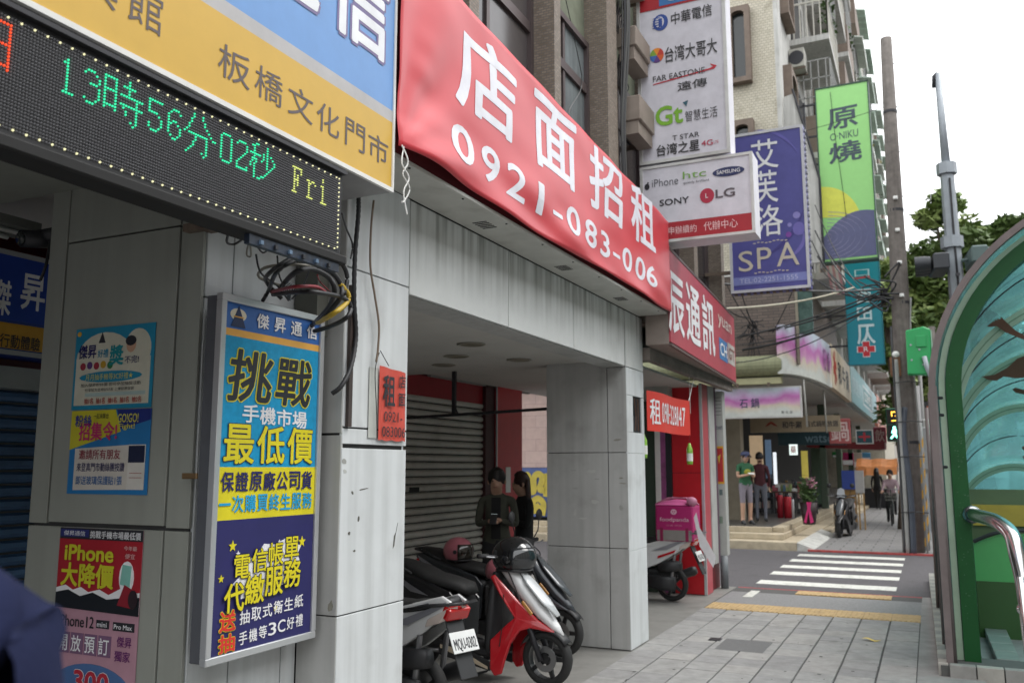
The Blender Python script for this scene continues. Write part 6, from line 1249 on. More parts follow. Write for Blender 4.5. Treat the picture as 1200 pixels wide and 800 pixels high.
    lofted([(-.08, .66, .08, .02), (-.14, .705, .13, .045), (-.30, .735, .15, .05), (-.46, .76-drop*.3, .155, .05), (-.58, .81-drop*.7, .14, .05), (-.78, .865-drop, .115, .04), (-.90, .895-drop, .06, .02)], 2.8).build('seat', SEATM, t, local=True, smooth=True)
    for s_ in (-1, 1): MB().tube([(-.62, s_*.13, .80-drop*.6), (-.80, s_*.125, .87-drop), (-.97, s_*.07, .89-drop), (-.99, 0, .89-drop)], .012, 8).build('grab_rail', BLK, t, local=True, smooth=True)
    tl = MB().obox((-.93, 0, .755), (.07, .20, .085), (0, R(-25), 0)).build('tail_light', mat('tail_red', (.45, .01, .01), .15, spec=.9), t, local=True, bevel=.015, seg=2)
    for s_ in (-1, 1):
        MB().add([Vector((-.975, s_*.02, .80)), Vector((-.955, s_*.10, .79)), Vector((-.80, s_*.137, .71)), Vector((-.78, s_*.14, .66)), Vector((-.88, s_*.11, .69)), Vector((-.96, s_*.02, .73))] + [Vector((-.93, s_*.02, .79)), Vector((-.92, s_*.07, .78)), Vector((-.79, s_*.11, .70)), Vector((-.77, s_*.11, .67)), Vector((-.86, s_*.08, .69)), Vector((-.92, s_*.02, .74))], [(0,1,2,3,4,5), (11,10,9,8,7,6)] + [(i, (i+1) % 6, 6+(i+1) % 6, 6+i) for i in range(6)]).build('indicator', mat('indicator_clear', (.50, .42, .38), .12, spec=.9), t, local=True, bevel=.004)
    # engine, exhaust, air box, rear mudguard with plate
    MB().obox((-.45, 0, .30), (.42, .20, .20), (0, R(-6), 0)).build('engine', mat('engine', (.07, .07, .072), .5, metal=.6), t, local=True, bevel=.03, seg=2)
    lofted([(-.30, .27, .045, .085), (-.55, .235, .05, .095), (-.72, .23, .045, .085)], 3, y=.14).build('drive_cover', BLK, t, local=True, smooth=True)
    lofted([(-.50, .42, .05, .06), (-.62, .44, .06, .075), (-.80, .46, .05, .06)], 3, y=.12).build('air_box', BLK, t, local=True, smooth=True)
    MB().tube([(-.25, -.10, .20), (-.42, -.14, .20), (-.50, -.15, .22)], .018, 8).build('exhaust_pipe', CHR, t, local=True, smooth=True)
    ex = MB().tube([(-.46, -.155, .225), (-.52, -.155, .25), (-.86, -.165, .37), (-.90, -.165, .385)], [.03, .055, .062, .045], 14).build('muffler', BLK, t, local=True, smooth=True); MB().tube([(-.56, -.22, .27), (-.82, -.228, .365)], .022, 6).build('heat_shield', CHR, ex, local=True)
    for s_ in (-1, 1): MB().tube([(-.66, s_*.12, .25), (-.72, s_*.125, .60)], .02, 8).build('shock', mat('spring', (.25, .25, .26), .4, metal=.7), t, local=True)
    MB().obox((-.98, 0, .54), (.015, .15, .40), (0, R(24), 0)).build('mud_flap', BLK, t, local=True, bevel=.004)
    if plate:
        pf = MB().obox((-1.01, 0, .58), (.008, .23, .135), (0, R(24), 0)).build('licence_plate', mat('plate_white', (.72, .73, .72), .4), t, local=True, bevel=.003)
        q = MB(); M_ = Matrix.Translation((-1.01, 0, .58)) @ Matrix.Rotation(R(24), 4, 'Y')
        cu = bpy.data.curves.new('t', 'FONT'); cu.body = platetext; cu.resolution_u = 2; o = bpy.data.objects.new('t', cu); col.objects.link(o); bpy.context.view_layer.update()
        me = bpy.data.meshes.new_from_object(o.evaluated_get(bpy.context.evaluated_depsgraph_get())); x1 = max(v.co.x for v in me.vertices); y1 = max(v.co.y for v in me.vertices)
        for j in range(3): q.add([M_ @ Vector((-.0048-.0002*j, -(v.co.x/x1-.5)*.20+.0015*(j-1), (v.co.y/y1-.5)*.07-.012)) for v in me.vertices], [tuple(p.vertices) for p in me.polygons])
        bpy.data.objects.remove(o); bpy.data.curves.remove(cu); q.build('lettering', INK, pf, local=True)
    # handlebar, switchgear, levers, mirrors
    hb = MB().tube([(fx-.42, -.33, 1.0), (fx-.40, -.14, .985), (fx-.39, 0, .98), (fx-.40, .14, .985), (fx-.42, .33, 1.0)], .012, 8).build('handlebar', DARK, t, local=True, smooth=True)
    for s_ in (-1, 1):
        MB().cyl((fx-.425, s_*.22, .995), (fx-.43, s_*.345, 1.003), .019, n=10).build('grip', RUBBER, hb, local=True, smooth=True); MB().tube([(fx-.36, s_*.17, .985), (fx-.34, s_*.25, .99), (fx-.36, s_*.34, 1.0)], .006, 6).build('brake_lever', CHR, hb, local=True)
        if mirrors:
            m_ = MB().tube([(fx-.40, s_*.19, 1.0), (fx-.36, s_*.23, 1.1), (fx-.37, s_*.27, 1.2)], .006, 6).build('mirror_stalk', DARK, t, local=True); MB().lathe([(.0, -.012), (.045, -.012), (.055, 0), (.045, .012), (0, .014)], (fx-.37, s_*.275, 1.245), ax='x', n=16).build('mirror', BLK, m_, local=True, smooth=True)
    MB().obox((fx-.39, 0, .985), (.12, .24, .09), (0, R(15), 0)).build('instrument_cowl', BLK, t, local=True, bevel=.03, seg=2)
    MB().tube([(-.05, -.10, .2), (-.02, -.14, .02), (-.10, -.14, .012), (-.04, .14, .012), (-.02, .14, .02), (-.05, .10, .2)], .01, 6).build('stand', DARK, t, local=True)
    MB().tube(smooth_path([(fx-.36, -.08, .95), (fx-.2, -.12, .7), (fx-.1, -.10, .42), (fx-.06, -.06, .27)]), .006, 5).build('brake_hose', CABLE, t, local=True)
    return t
REDP = mat('scooter_red', (.50, .012, .02), .2, var=.04, coat=.6); WHP = mat('scooter_white', (.66, .66, .66), .22, var=.04, coat=.6); GRP = mat('scooter_grey', (.045, .05, .058), .3, var=.1, metal=.2, coat=.4); DKB = mat('scooter_black', (.02, .02, .023), .3, var=.1, coat=.4)
s2_ = scooter('red and white scooter with black helmet on its handlebar, parked nose to the pavement', (-3.43, 6.62, 0), R(-5), WHP, REDP, DKB, accent=paint('c8b8a0'), plate=False, mirrors=False)
sidepanel([(-.42, .50), (-.20, .46), (-.20, .52), (-.42, .56)], lambda x, z: .182, .004, s2_, 'badge', BLK, bev=0)
s3_ = scooter('dark grey scooter parked beside the grey pillar behind the red and white one', (-3.74, 7.66, 0), R(-4), GRP, GRP, GRP, plate=False, lamp=mat('headlight_smoke', (.10, .11, .12), .08, spec=.9))
s1_ = scooter('white scooter with red tail light and licence plate, rear end towards the camera', (-3.77, 5.47, 0), R(163), WHP, WHP, WHP, mirrors=False, drop=.075)
s4_ = scooter('white delivery scooter with pink box on its rear rack beside the red column', (-3.72, 11.35, 0), R(176), WHP, WHP, WHP)
sidepanel([(-.50, .57), (-.75, .66), (-.72, .62), (-.5, .54)], lambda x, z: .165, .004, s4_, 'stripe', REDP, bev=0)
MB().box(-1.05, -.55, -.02, .0, .86, .88).box(-1.05, -.55, .12, .14, .86, .88).box(-1.05, -.55, -.16, -.14, .86, .88).box(-1.06, -1.04, -.16, .14, .86, .88).build('rack', CHR, s4_, local=True)
# delivery box
PKB = mat('delivery_pink', (.42, .015, .14), .45, var=.06)
t = thing('delivery_box', 'magenta insulated delivery bag with white logo strapped on the rear of the white scooter', 'delivery bag', loc=(-2.95, 11.3, .82))
x0, x1 = ony(768, 610, 11.15).x, ony(812, 610, 11.15).x; z0, z1 = ony(790, 634, 11.15).z, ony(790, 592, 11.15).z
bx('bag', PKB, x0, x1, 11.15, 11.55, z0, z1, t, bevel=.02, seg=2); fr = FS(11.148)
MB().loft([[Vector((x, y, z1+.004+.07*math.sin(math.pi*(y-11.15)/.4)*math.sin(math.pi*min(1, max(0, (x-x0+.05)/(x1-x0+.1)))))) for y in (11.15, 11.25, 11.35, 11.45, 11.55)] for x in [x0+(x1-x0)*i/6 for i in range(7)]], closed=False, caps=False).build('lid', mat('delivery_light', (.50, .10, .26), .5), t, smooth=True)
rect(fr, x0+.02, x1-.02, z0+.01, z0+.14, paint('8a8480'), t, name='reflective_strip'); rect(fr, x0+.06, x0+.1, z0+.0, z0+.17, paint('8a1a4a'), t, off=.005, name='strap'); rect(fr, x1-.1, x1-.06, z0+.0, z0+.17, paint('8a1a4a'), t, off=.005, name='strap')
cxx = (x0+x1)/2
poly(fr, ell(cxx, z0+.37, .04, .035, 14), paint('e0b8c8'), t, off=.004); poly(fr, ell(cxx-.014, z0+.375, .008, .01, 8), PKB, t, off=.006); poly(fr, ell(cxx+.014, z0+.375, .008, .01, 8), PKB, t, off=.006); poly(fr, ell(cxx, z0+.355, .008, .005, 8), PKB, t, off=.006)
text('foodpanda', fr, x0+.06, x1-.05, z0+.235, z0+.30, paint('e0b8c8'), t, bold=.01); text('空腹 熊貓', fr, cxx-.1, cxx+.1, z0+.19, z0+.21, paint('c87a9a'), t, bold=0)
for s_ in (.1, .3): MB().tube([(x0-.01, 11.15+s_, z0), (x0-.01, 11.15+s_, z1+.02), (x0+.15, 11.15+s_, z1+.09), (x1-.1, 11.15+s_, z1+.09), (x1+.01, 11.15+s_, z1)], .012, 6).build('strap', mat('strap_pink', (.5, .2, .3), .6), t)
MB().sph((x1-.02, 11.2, z1+.05), .07, .06, .06).build('rolled_cover', mat('strap_pink', (.5, .2, .3), .6), t, smooth=True)
a, b = ony(812, 625, 11.12), ony(838, 665, 11.12)
MB().add([ony(813, 606, 11.1), ony(816, 600, 11.1), ony(820, 618, 11.1), ony(839, 652, 11.1), ony(836, 665, 11.1), ony(820, 640, 11.1)] + [ony(813, 606, 11.14), ony(816, 600, 11.14), ony(820, 618, 11.14), ony(839, 652, 11.14), ony(836, 665, 11.14), ony(820, 640, 11.14)], [(0,1,2,3,4,5), (11,10,9,8,7,6)] + [(i, (i+1) % 6, 6+(i+1) % 6, 6+i) for i in range(6)]).build('open_flap', mat('flap_white', (.80, .77, .79), .5), t)

# helmets
def helmet(name, label, c, r, m, visor, rot):
    t = thing(name, label, 'helmet', 'motorcycle helmets', loc=c, rz=rot)
    MB().sph((0, 0, 0), r*1.12, r, r*.98, 24, 14, -38, 90).build('shell', m, t, smooth=True, local=True)
    MB().lathe([(r*.92, -.64*r), (r*.96, -.60*r), (r*.90, -.56*r)], (0.01, 0, 0), n=24, caps=False).build('edge_trim', BLK, t, smooth=True, local=True)
    mb = MB(); rg = []
    for i in range(9):
        e = R(-34+i*8); rg.append([Vector((math.cos(e)*math.cos(R(a))*r*1.17, math.cos(e)*math.sin(R(a))*r*1.06, math.sin(e)*r*1.02)) for a in range(-68, 69, 8)])
    mb.loft(rg, closed=False, caps=False).build('visor', visor, t, smooth=True, local=True).modifiers.new('s', 'SOLIDIFY').thickness = .003
    for s_ in (-1, 1): MB().lathe([(.02, 0), (.018, .008*s_)], (r*.25, s_*r*1.03, 0), ax='y', n=12).build('hinge', BLK, t, local=True)
    MB().tube([(0, -r*.8, -.5*r), (.02, -r*.3, -1.0*r), (.02, r*.3, -1.0*r), (0, r*.8, -.5*r)], .007, 6).build('chin_strap', BLK, t, local=True)
    return t
hp = ony(537, 645, 7.62)
h1 = helmet('helmet', 'dusty pink open face helmet with dark visor resting on the dark grey scooter seat', hp, .135, mat('helmet_pink', (.42, .13, .16), .3, coat=.4), mat('visor_smoke', (.03, .025, .02), .05, spec=.9), R(2))
hk = ony(602, 652, 6.62)
h2 = helmet('helmet', 'glossy black helmet with pale crescent stripe on the handlebar of the red scooter', hk, .165, mat('helmet_black', (.012, .012, .013), .08, coat=.8), mat('visor_black', (.02, .022, .025), .03, spec=1), R(-8))
for a0 in (18, 34):
    MB().loft([[Vector((.19*math.cos(R(e))*math.cos(R(a0+w_)), .172*math.cos(R(e))*math.sin(R(a0+w_)) , .168*math.sin(R(e)))) for w_ in (-2.5, 2.5)] for e in range(-20, 86, 8)], closed=False, caps=False).build('stripe', paint('8a8c8e'), h2, local=True, smooth=True)
h3 = helmet('helmet', 'small dull pink helmet half hidden behind the glossy black one', ony(584, 668, 7.3), .12, mat('helmet_pink', (.42, .13, .16), .3), mat('visor_smoke', (.03, .025, .02), .05), R(120))

# ================================================================ PEOPLE
def person(label, loc, rz, h=1.7, pose='stand', shirt=None, trousers=None, shorts=False, sleeves='long', hair='short', haircol=None, build=1.0, cap=None, group=None, skin=SKIN):
    S = h/1.7; t = thing('person', label, 'person', group, loc=loc, rz=rz)
    J = {'pelvis': (0, 0, .93, .13), 'waist': (.0, 0, 1.06, .125), 'chest': (.0, 0, 1.24, .14), 'upper': (0, 0, 1.36, .105), 'neck': (-.005, 0, 1.455, .043), 'jaw': (.035, 0, 1.53, .064), 'head': (.02, 0, 1.605, .098), 'crown': (.015, 0, 1.67, .068)}
    for s_, n_ in ((1, 'l'), (-1, 'r')):
        J.update({'sh'+n_: (0, s_*.165, 1.375, .06), 'el'+n_: (-.01, s_*.215, 1.11, .044), 'wr'+n_: (.05, s_*.21, .87, .028),
                  'hip'+n_: (0, s_*.085, .88, .095), 'kn'+n_: (.02, s_*.10, .49, .058), 'an'+n_: (-.01, s_*.10, .09, .04), 'toe'+n_: (.15, s_*.12, .035, .035), 'heel'+n_: (-.05, s_*.10, .035, .033)})
    def setj(**k):
        for q, v in k.items(): J[q] = (*v, J[q][3])
    handdir = {'l': Vector((.15, 0, -1)), 'r': Vector((.15, 0, -1))}
    if pose in ('phone', 'phone2'):
        setj(ell=(.03, .21, 1.12), elr=(.03, -.21, 1.12), wrl=(.20, .07, 1.17), wrr=(.21, -.07, 1.16), jaw=(.06, 0, 1.51), head=(.045, 0, 1.585), crown=(.03, 0, 1.65))
        handdir = {'l': Vector((.6, -.7, .2)), 'r': Vector((.6, .7, .2))}
    if pose == 'cycle':
        setj(pelvis=(-.12, 0, .93), waist=(-.08, 0, 1.05), chest=(.0, 0, 1.21), upper=(.03, 0, 1.33), shl=(.03, .16, 1.34), shr=(.03, -.16, 1.34), neck=(.05, 0, 1.42), jaw=(.08, 0, 1.49), head=(.07, 0, 1.56), crown=(.06, 0, 1.62),
             ell=(.18, .22, 1.12), elr=(.18, -.22, 1.12), wrl=(.38, .24, 1.05), wrr=(.38, -.24, 1.05), hipl=(-.1, .085, .89), hipr=(-.1, -.085, .89), knl=(.25, .11, .78), anl=(.12, .11, .38), knr=(.18, -.11, .55), anr=(.02, -.11, .16), toel=(.26, .12, .34), toer=(.16, -.12, .11), heell=(.07, .11, .33), heelr=(-.03, -.11, .11))
        handdir = {'l': Vector((1, .1, -.3)), 'r': Vector((1, -.1, -.3))}
    if pose == 'walk': setj(knl=(.12, .09, .50), anl=(.18, .09, .10), toel=(.33, .1, .05), heell=(.14, .09, .05), knr=(.0, -.09, .48), anr=(-.18, -.09, .12), toer=(-.03, -.1, .04), heelr=(-.22, -.09, .10))
    hem = {'toe': 1}
    names = list(J); P = {n_: Vector(J[n_][:3])*S for n_ in names}; rad = {n_: J[n_][3]*S*(build if n_ in ('pelvis', 'waist', 'chest', 'upper') else 1) for n_ in names}
    bones = [('pelvis', 'waist', 'top'), ('waist', 'chest', 'top'), ('chest', 'upper', 'top'), ('upper', 'neck', 'top'), ('neck', 'jaw', 'skin'), ('jaw', 'head', 'skin'), ('head', 'crown', 'skin')]
    for n_ in 'lr':
        bones += [('upper', 'sh'+n_, 'top'), ('sh'+n_, 'el'+n_, 'top'), ('el'+n_, 'wr'+n_, 'top' if sleeves == 'long' else 'skin'), ('pelvis', 'hip'+n_, 'leg'), ('hip'+n_, 'kn'+n_, 'leg'), ('kn'+n_, 'an'+n_, 'skin' if shorts else 'leg'), ('an'+n_, 'toe'+n_, 'shoe'), ('an'+n_, 'heel'+n_, 'shoe')]
        d = handdir[n_].normalized(); sgn = 1 if n_ == 'l' else -1; side = d.cross(Vector((0, 0, 1)) if abs(d.z) < .8 else Vector((0, 1, 0))).normalized(); cur = d.cross(side)
        if cur.z > 0: cur = -cur
        palm = P['wr'+n_] + d*.055*S; P['pa'+n_] = palm; rad['pa'+n_] = .026*S; bones.append(('wr'+n_, 'pa'+n_, 'skin'))
        for k, (off_, ln) in enumerate(((-.030, .062), (-.010, .075), (.010, .072), (.030, .055))):
            a_, b_, c_ = 'f%s%da' % (n_, k), 'f%s%db' % (n_, k), 'f%s%dc' % (n_, k)
            P[a_] = palm + d*.03*S + side*off_*S; P[b_] = P[a_] + (d*.8+cur*.5)*ln*.5*S; P[c_] = P[b_] + (d*.3+cur*.9)*ln*.45*S
            for q, r_ in ((a_, .010), (b_, .009), (c_, .0075)): rad[q] = r_*S
            bones += [('pa'+n_, a_, 'skin'), (a_, b_, 'skin'), (b_, c_, 'skin')]
        P['t'+n_+'a'] = P['wr'+n_] + d*.035*S - side*.032*S*1; P['t'+n_+'b'] = P['t'+n_+'a'] + (d*.7-side*.5+cur*.3)*.045*S; rad['t'+n_+'a'] = .011*S; rad['t'+n_+'b'] = .009*S
        bones += [('wr'+n_, 't'+n_+'a', 'skin'), ('t'+n_+'a', 't'+n_+'b', 'skin')]
    nose = 'nose'; P[nose] = P['head'] + Vector((.104, 0, -.02))*S; rad[nose] = .013*S; bones.append(('head', nose, 'skin'))
    idx = {n_: i for i, n_ in enumerate(P)}; bm = bmesh.new(); lay = bm.verts.layers.skin.verify()
    vv = []
    for n_ in P: v = bm.verts.new(P[n_]); v[lay].radius = (rad[n_], rad[n_]); v[lay].use_root = (n_ == 'pelvis'); vv.append(v)
    for a, b, m in bones: bm.edges.new((vv[idx[a]], vv[idx[b]]))
    me = bpy.data.meshes.new('body'); bm.to_mesh(me); bm.free(); o = bpy.data.objects.new('tmp', me); col.objects.link(o)
    sk = o.modifiers.new('s', 'SKIN'); sk.use_smooth_shade = True; ss = o.modifiers.new('u', 'SUBSURF'); ss.levels = 2
    bpy.context.view_layer.update(); m2 = bpy.data.meshes.new_from_object(o.evaluated_get(bpy.context.evaluated_depsgraph_get())); bpy.data.objects.remove(o)
    m2.name = 'body'; shoe = mat('shoe_dark', (.03, .03, .032), .6)
    ML = [skin, shirt, trousers, shoe]; key = {'skin': 0, 'top': 1, 'leg': 2, 'shoe': 3}
    m2.materials.clear()
    for q in ML: m2.materials.append(q)
    for v in m2.vertices:   # broaden the trunk across, flatten it front to back; ears are left to the hair
        z = v.co.z/S
        if z > .80 and z < 1.42 and abs(v.co.y) < .2*S and pose != 'cycle': v.co.x *= .86; v.co.y *= 1.06
    for p in m2.polygons:
        c = p.center; best = 9; bi = 'top'
        for a, b, m in bones:
            A_, B_ = P[a], P[b]; d = B_-A_; tt = max(0, min(1, (c-A_).dot(d)/max(1e-9, d.length_squared))); ds = (c-(A_+d*tt)).length - (rad[a]*(1-tt)+rad[b]*tt)*.9
            if ds < best: best = ds; bi = m; bb = (a, b, tt)
        if sleeves == 'short' and bb[0][:2] == 'sh' and bb[2] > .55: bi = 'skin'
        if shorts and bb[0][:3] == 'hip' and bb[2] > .92: bi = 'skin'
        if bi == 'top' and c.z < .92*S and pose != 'cycle' and abs(c.y) < .17*S: bi = 'leg'
        p.material_index = key[bi]; p.use_smooth = True
    body = bpy.data.objects.new('body', m2); col.objects.link(body); body.parent = t; WM[body] = WM[t]
    hc = haircol or mat('hair_black', (.012, .010, .009), .5); H = P['head']
    hm = MB(); rg = []
    for i in range(11):
        e = R(-35+i*12.4); row = []
        for k in range(20):
            a = R(k*18); f = math.cos(a); lim = 1.0
            x, y, z = math.cos(e)*math.cos(a), math.cos(e)*math.sin(a), math.sin(e)
            rr = 1.0 + .05*math.sin(k*2.3+i*1.7)
            if f > .35 and e < R(28): rr = .80     # face opening
            row.append(H + Vector((x*.108*rr-.006, y*.098*rr, z*.115*rr+.038))*S)
        rg.append(row)
    hm.loft(rg).build('hair', hc, t, local=True, smooth=True)
    if hair == 'long': MB().loft([[H+Vector((-.03+.085*math.cos(R(a))*w_, .10*math.sin(R(a))*w_, z))*S for a in range(95, 266, 17)] + [H+Vector((-.03+.05*math.cos(R(a))*w_, .07*math.sin(R(a))*w_, z))*S for a in range(265, 94, -17)] for z, w_ in ((.05, 1), (-.05, 1.1), (-.15, 1.15), (-.25, 1.05), (-.32, .8))]).build('long_hair', hc, t, local=True, smooth=True)
    for s_ in (-1, 1):
        MB().sph(H+Vector((.086, s_*.033, .006))*S, .008*S, .012*S, .007*S, 8, 6).build('eye', INK, t, local=True, smooth=True)
        MB().sph(H+Vector((.0, s_*.094, -.005))*S, .016*S, .010*S, .028*S, 8, 6).build('ear', skin, t, local=True, smooth=True)
    MB().sph(H+Vector((.088, 0, -.060))*S, .008*S, .024*S, .006*S, 8, 5).build('mouth', mat('lips', (.30, .11, .09), .5), t, local=True, smooth=True)
    if cap:
        MB().sph(H+Vector((-.005, 0, .05))*S, .118*S, .11*S, .09*S, 20, 8, -8, 90).build('cap', cap, t, local=True, smooth=True)
        MB().loft([[H+Vector((x, y*w_, .045-.015*abs(w_)**2*4))*S for y, w_ in ((.08, -1), (.08, -.5), (.08, 0), (.08, .5), (.08, 1))] for x in (.08, .13, .17)], closed=False, caps=False).build('cap_peak', cap, t, local=True, smooth=True)
    return t, P, S
OLIVE = mat('jacket_olive', (.06, .062, .045), .8, bump=.3, scale=20); BLKC = mat('cloth_black', (.012, .012, .013), .85, bump=.2, scale=20)
BLKT = mat('trousers_dark', (.016, .016, .018), .8)
FAC = lambda ax, ay: math.atan2(ay, ax)
p1, P_, S_ = person('man in an olive jacket looking down at his phone in front of the shutter', (-4.215, 8.5, 0), R(-72), 1.66, 'phone', OLIVE, BLKT)
ph = thing('phone', 'dark smartphone held in both hands by the man in the olive jacket', 'phone', loc=(-4.215, 8.5, 0), rz=R(-72)); MB().obox((.285, 0, 1.165), (.012, .075, .15), (0, R(-50), 0)).build('case', BLK, ph, local=True, bevel=.006); MB().obox((.2785, 0, 1.1725), (.002, .067, .135), (0, R(-50), 0)).build('screen', mat('screen_dim', (.1, .12, .12), .2, emit=(.5, .6, .6), es=.3), ph, local=True)
# open jacket: two front flaps hanging over the black shirt
MB().loft([[Vector((.105+.01*math.sin(z*30), y, z)) for y in (-.05, -.0, .05)] for z in (.95, 1.1, 1.25, 1.38)], closed=False, caps=False).build('shirt_front', BLKC, p1, local=True, smooth=True)
person('woman with long dark hair in a black coat standing behind the man with the phone', (-4.13, 9.0, 0), R(225), 1.62, 'phone2', BLKC, BLKT, hair='long', haircol=mat('hair_auburn', (.04, .014, .010), .5))
GRT = mat('shirt_green', (.03, .13, .06), .8, var=.2); GRS = mat('shorts_grey', (.22, .20, .24), .8); MAR = mat('shirt_maroon', (.065, .012, .018), .8); GRY = mat('trousers_grey', (.12, .125, .15), .8)
pp4, P_, S_ = person('man in green T-shirt, grey shorts and navy cap reading a leaflet on the arcade platform', (-3.86, 20.62, .385), R(-50), 1.66, 'phone', GRT, GRS, shorts=True, sleeves='short', cap=mat('cap_navy', (.06, .07, .14), .8), group='shoppers on the arcade platform')
MB().sph((.115, 0, 1.2), .02, .09, .07, 10, 6).build('shirt_print', mat('print_yellow', (.30, .30, .03), .8), pp4, local=True, smooth=True)
lfq = thing('leaflet', 'white leaflet in the hands of the man in the green T-shirt', 'paper', loc=(-3.86, 20.62, .385), rz=R(-50)); MB().obox((.29, 0, 1.17), (.09, .14, .006), (0, R(20), 0)).build('sheet', WPAINT, lfq, local=True)
person('man in maroon shirt and grey trousers seen from behind on the arcade platform', (-3.78, 22.1, .372), R(95), 1.64, 'stand', MAR, GRY, group='shoppers on the arcade platform')
person('dark figure in a long black outfit walking far down the pavement beside the orange tarp', (-1.98, 38.5, .0), R(80), 1.62, 'walk', BLKC, BLKT, hair='long')
PINKS = mat('shirt_pinkish', (.42, .30, .33), .8)
cyx, cyy = ony(1046, 614, 28.5).x, 28.5
cyq, P_, S_ = person('cyclist in a pale pink top riding towards the camera on the far pavement', (cyx, cyy+.2, 0), R(-90), 1.62, 'cycle', PINKS, BLKT, hair='short')
bk = thing('bicycle', 'city bicycle with wire front basket ridden by the woman in the pale pink top', 'bicycle', loc=(cyx, cyy+.2, 0), rz=R(-90))
def bwheel(x):
    w0 = MB().lathe([(.32, -.02), (.335, 0), (.32, .02), (.305, 0), (.32, -.02)], (x, 0, .335), ax='y', n=32, caps=False).build('wheel', RUBBER, bk, local=True, smooth=True); m_ = MB()
    for k in range(12): a = math.pi*2*k/12; m_.cyl((x, 0, .335), (x+.31*math.cos(a), 0, .335+.31*math.sin(a)), .003, n=4)
    m_.build('spokes', CHR, w0, local=True)
bwheel(.52); bwheel(-.52)
FRB = paint('2f3a3a')
for a, b in (((-.52, 0, .335), (-.18, 0, .33)), ((-.18, 0, .33), (-.28, 0, .85)), ((-.18, 0, .33), (.34, 0, .75)), ((-.25, 0, .6), (.33, 0, .85)), ((-.52, 0, .335), (-.25, 0, .7)), ((.33, 0, .72), (.30, 0, 1.05))): MB().cyl(a, b, .016, n=8).build('frame_tube', FRB, bk, local=True)
for s_ in (-1, 1): MB().tube([(.34, s_*.04, .76), (.38, s_*.05, .6), (.52, s_*.05, .335)], .01, 6).build('fork', FRB, bk, local=True)
MB().tube([(.24, -.28, 1.05), (.30, -.15, 1.06), (.32, 0, 1.05), (.30, .15, 1.06), (.24, .28, 1.05)], .012, 6).build('handlebar', CHR, bk, local=True); MB().sph((-.28, 0, .88), .12, .09, .04).build('saddle', SEATM, bk, local=True, smooth=True)
q = MB()
for zz, w_ in ((.74, .13), (.84, .15), (.94, .17)): q.tube([(.40, -w_, zz), (.66, -w_, zz), (.66, w_, zz), (.40, w_, zz), (.40, -w_, zz)], .008, 5)
for k in range(9): y = -.13+.0325*k; q.cyl((.66, y, .74), (.66, y*1.3, .94), .005, n=4)
q.box(.40, .66, -.13, .13, .735, .745).build('basket', paint('7a7c74'), bk, local=True)
MB().cyl((-.18, -.12, .33), (-.18, .12, .33), .012).build('crank', CHR, bk, local=True)
# parked black motorbike by the far kerb
mbk = scooter('black sport motorbike facing the camera on the ramp by the far kerb', (-2.02, 23.6, 0), R(-96), DKB, DKB, DKB, lamp=mat('headlight_smoke', (.10, .11, .12), .08, spec=.9), group='motorbikes on the far pavement', plate=False)
MB().loft([[Vector((.30, y, z)) for y, z in ((-.10, .95), (0, .97), (.10, .95))], [Vector((.22, y, z)) for y, z in ((-.08, 1.15), (0, 1.19), (.08, 1.15))]], closed=False, caps=False).build('windscreen', mat('screen_pale', (.45, .47, .5), .1), mbk, local=True, smooth=True)
# passer-by close to the camera, cut by the lower left corner
BLU = mat('jacket_blue_grey', (.014, .018, .05), .95, spec=.15, var=.1, bump=.2, scale=15)
person('passer-by in a blue-grey jacket, only the out-of-focus shoulder in the lower left corner', (-1.075, .56, 0), R(115), 1.90, 'stand', BLU, BLKT, build=1.15)

# ---- wear: scraps of torn posters, tape and scuffs on the pillars
random.seed(33)
SCR = [paint('b4b5b0'), paint('9a9b96'), paint('8c8a80')]
def scrap(fr, a, b, w_, h_, m, ang=0):
    n = 9; pts = []
    for k in range(n): t_ = 2*math.pi*k/n; r_ = random.uniform(.55, 1.1); x_, y_ = w_*r_*math.cos(t_), h_*r_*math.sin(t_); pts.append((a+x_*math.cos(ang)-y_*math.sin(ang), b+x_*math.sin(ang)+y_*math.cos(ang)))
    poly(fr, pts, m, B1, off=.0015, name='paper_scrap', t=.0012)
F2 = FS(8.13)
for u, v, w_, h_, k in ((693, 552, .05, .02, 0), (697, 588, .045, .025, 0), (672, 551, .03, .008, 1), (674, 572, .04, .01, 1), (700, 561, .03, .01, 1), (674, 600, .02, .045, 0), (683, 607, .05, .012, 0), (728, 560, .03, .01, 2), (724, 515, .05, .012, 2), (730, 566, .04, .008, 2), (728, 595, .02, .03, 1)):
    p = ony(u, v, 8.13); scrap(F2, p.x, p.z, w_, h_, SCR[k], random.uniform(-.2, .2))
F3 = FE(-2.63)
for u, v, w_, h_, k in ((403, 540, .02, .02, 1), (404, 552, .015, .01, 0), (413, 577, .01, .012, 2), (425, 573, .05, .003, 2), (420, 608, .012, .02, 2), (409, 625, .012, .012, 2), (415, 645, .015, .006, 2), (462, 632, .008, .05, 2), (408, 498, .03, .012, 1), (387, 710, .02, .03, 2)):
    p = onx(u, v, -2.63); scrap(F3, p.y, p.z, w_, h_, SCR[k] if k < 2 else paint('5a5850'), random.uniform(-.2, .2))
poly(F3, [(p.y, p.z) for p in (onx(466, 612, -2.63), onx(463, 628, -2.63), onx(461, 640, -2.63), onx(464, 622, -2.63))], BLACK, B1, off=.002, name='chip') 
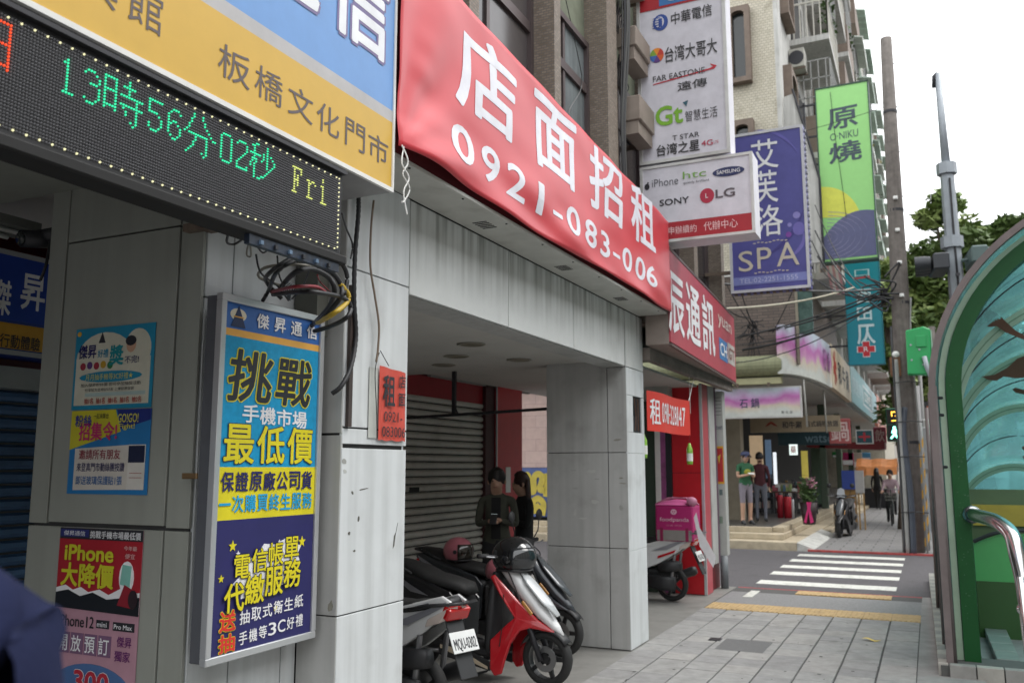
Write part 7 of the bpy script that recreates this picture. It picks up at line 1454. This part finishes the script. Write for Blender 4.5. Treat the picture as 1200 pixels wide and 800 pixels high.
# air conditioners and laundry clutter on the balconied facade
for i, (y, z) in enumerate(((22.55, 8.3), (22.5, 12.0), (26.45, 10.9), (26.5, 14.2), (30.6, 9.0), (30.6, 12.3), (34.8, 16.8), (34.8, 13.8), (38.9, 17.8), (43.0, 18.6), (26.5, 17.4), (22.5, 15.8))):
    lb = ['air conditioner low on the corner building, between the blank board and the first balcony', 'air conditioner nearest the corner, just above the lowest arched window hood', 'air conditioner after the first balcony, left of the lime sign top', 'air conditioner above the gap after the first balcony column, one floor higher', 'air conditioner behind the lime sign, low in the second balcony gap', 'air conditioner in the second balcony gap, a floor up', 'air conditioner in the third balcony gap, the higher one', 'air conditioner in the third balcony gap, the lower one', 'air conditioner in the fourth balcony gap', 'smallest air conditioner, furthest along the balconied facade', 'topmost air conditioner after the first balcony column', 'topmost air conditioner nearest the corner of the cream tiled block'][i]
    q = thing('air_conditioner', lb, 'air conditioner', 'air conditioners on the corner building', loc=(-2.4, y, z))
    bx('case', paint('a9a79e', .6, grime=.4), -2.68, -2.3, y, y+.55, z, z+.5, q, bevel=.01); MB().lathe([(.19, 0), (.19, -.01)], (-2.5, y-.002, z+.25), ax='y', n=16).build('fan_grille', DARK, q); MB().box(-2.7, -2.28, y+.03, y+.06, z-.05, z-.001).box(-2.7, -2.28, y+.5, y+.53, z-.05, z-.001).build('bracket', RUST, q)

# ---- more goods and lights inside the corner arcade
random.seed(44)
for i in range(3):
    q = thing('goods_table', ['low table heaped with small coloured packets by the left of the red bins', 'low table heaped with pale flowers and packets right of the red bins', 'dark counter with coloured boxes far inside the arcade'][i], 'table', 'goods tables in the arcade', loc=(-3.6, 25+i, .372))
    x0 = (-4.35, -3.72, -4.6)[i]; y0 = (25.2, 25.0, 31)[i]
    bx('table_top', paint('4a3a30'), x0, x0+.75, y0, y0+.5, 1.0, 1.04, q); 
    for xx in (x0+.03, x0+.68): bx('leg', DARK, xx, xx+.04, y0+.03, y0+.07, .372, 1.0, q); bx('leg', DARK, xx, xx+.04, y0+.42, y0+.46, .372, 1.0, q)
    for k in range(9): xx = x0+.04+.078*k; bx('packet', paint(random.choice(['b8606a', 'c8c0b0', '8a9a60', 'c89a50', 'd0d0cc', '9a5070', '5a7a90'])), xx, xx+.06, y0+.05, y0+.2, 1.041, 1.10+random.uniform(0, .16), q)
for i, (u0, u1, v0, v1, y, m, e_) in enumerate(((880, 893, 510, 566, 27, (.55, .40, .25), .25), (940, 946, 528, 560, 29, (.6, .5, .1), .2), (898, 903, 515, 560, 33, (.2, .3, .45), .15), (953, 960, 520, 590, 31, (.12, .2, .14), .0))):
    a, b = ony(u0, v1, y), ony(u1, v0, y); q = thing('shop_panel', ['warm lit doorway panel behind the man in the green shirt', 'narrow yellow lit banner right of the cross lightbox', 'faint blue glowing shop panel deep inside the arcade', 'dark green shop panel by the last arcade column'][i], 'shop panel', 'shop panels inside the corner arcade', loc=(a.x, y, a.z))
    bx('panel', mat('shop_panel_%d' % i, m, .5, emit=m, es=e_) if e_ else mat('shop_panel_%d' % i, m, .5), a.x, b.x, y, y+.06, max(.372, a.z), b.z, q); bx('base', DARK, a.x, b.x, y+.0, y+.06, .372, max(.38, a.z)-.001, q) if a.z > .39 else None
sp = MB(); random.seed(9)
for i in range(70):
    x, y, r_ = random.uniform(-2.55, -.25), random.uniform(5.5, 10.8), random.uniform(.006, .02); sp.lathe([(r_, .0), (r_*.8, .0012)], (x, y, .0016), n=8)
o = sp.build('gum_spots', mat('gum_dark', (.10, .10, .098), .9), pave, kind='stuff')
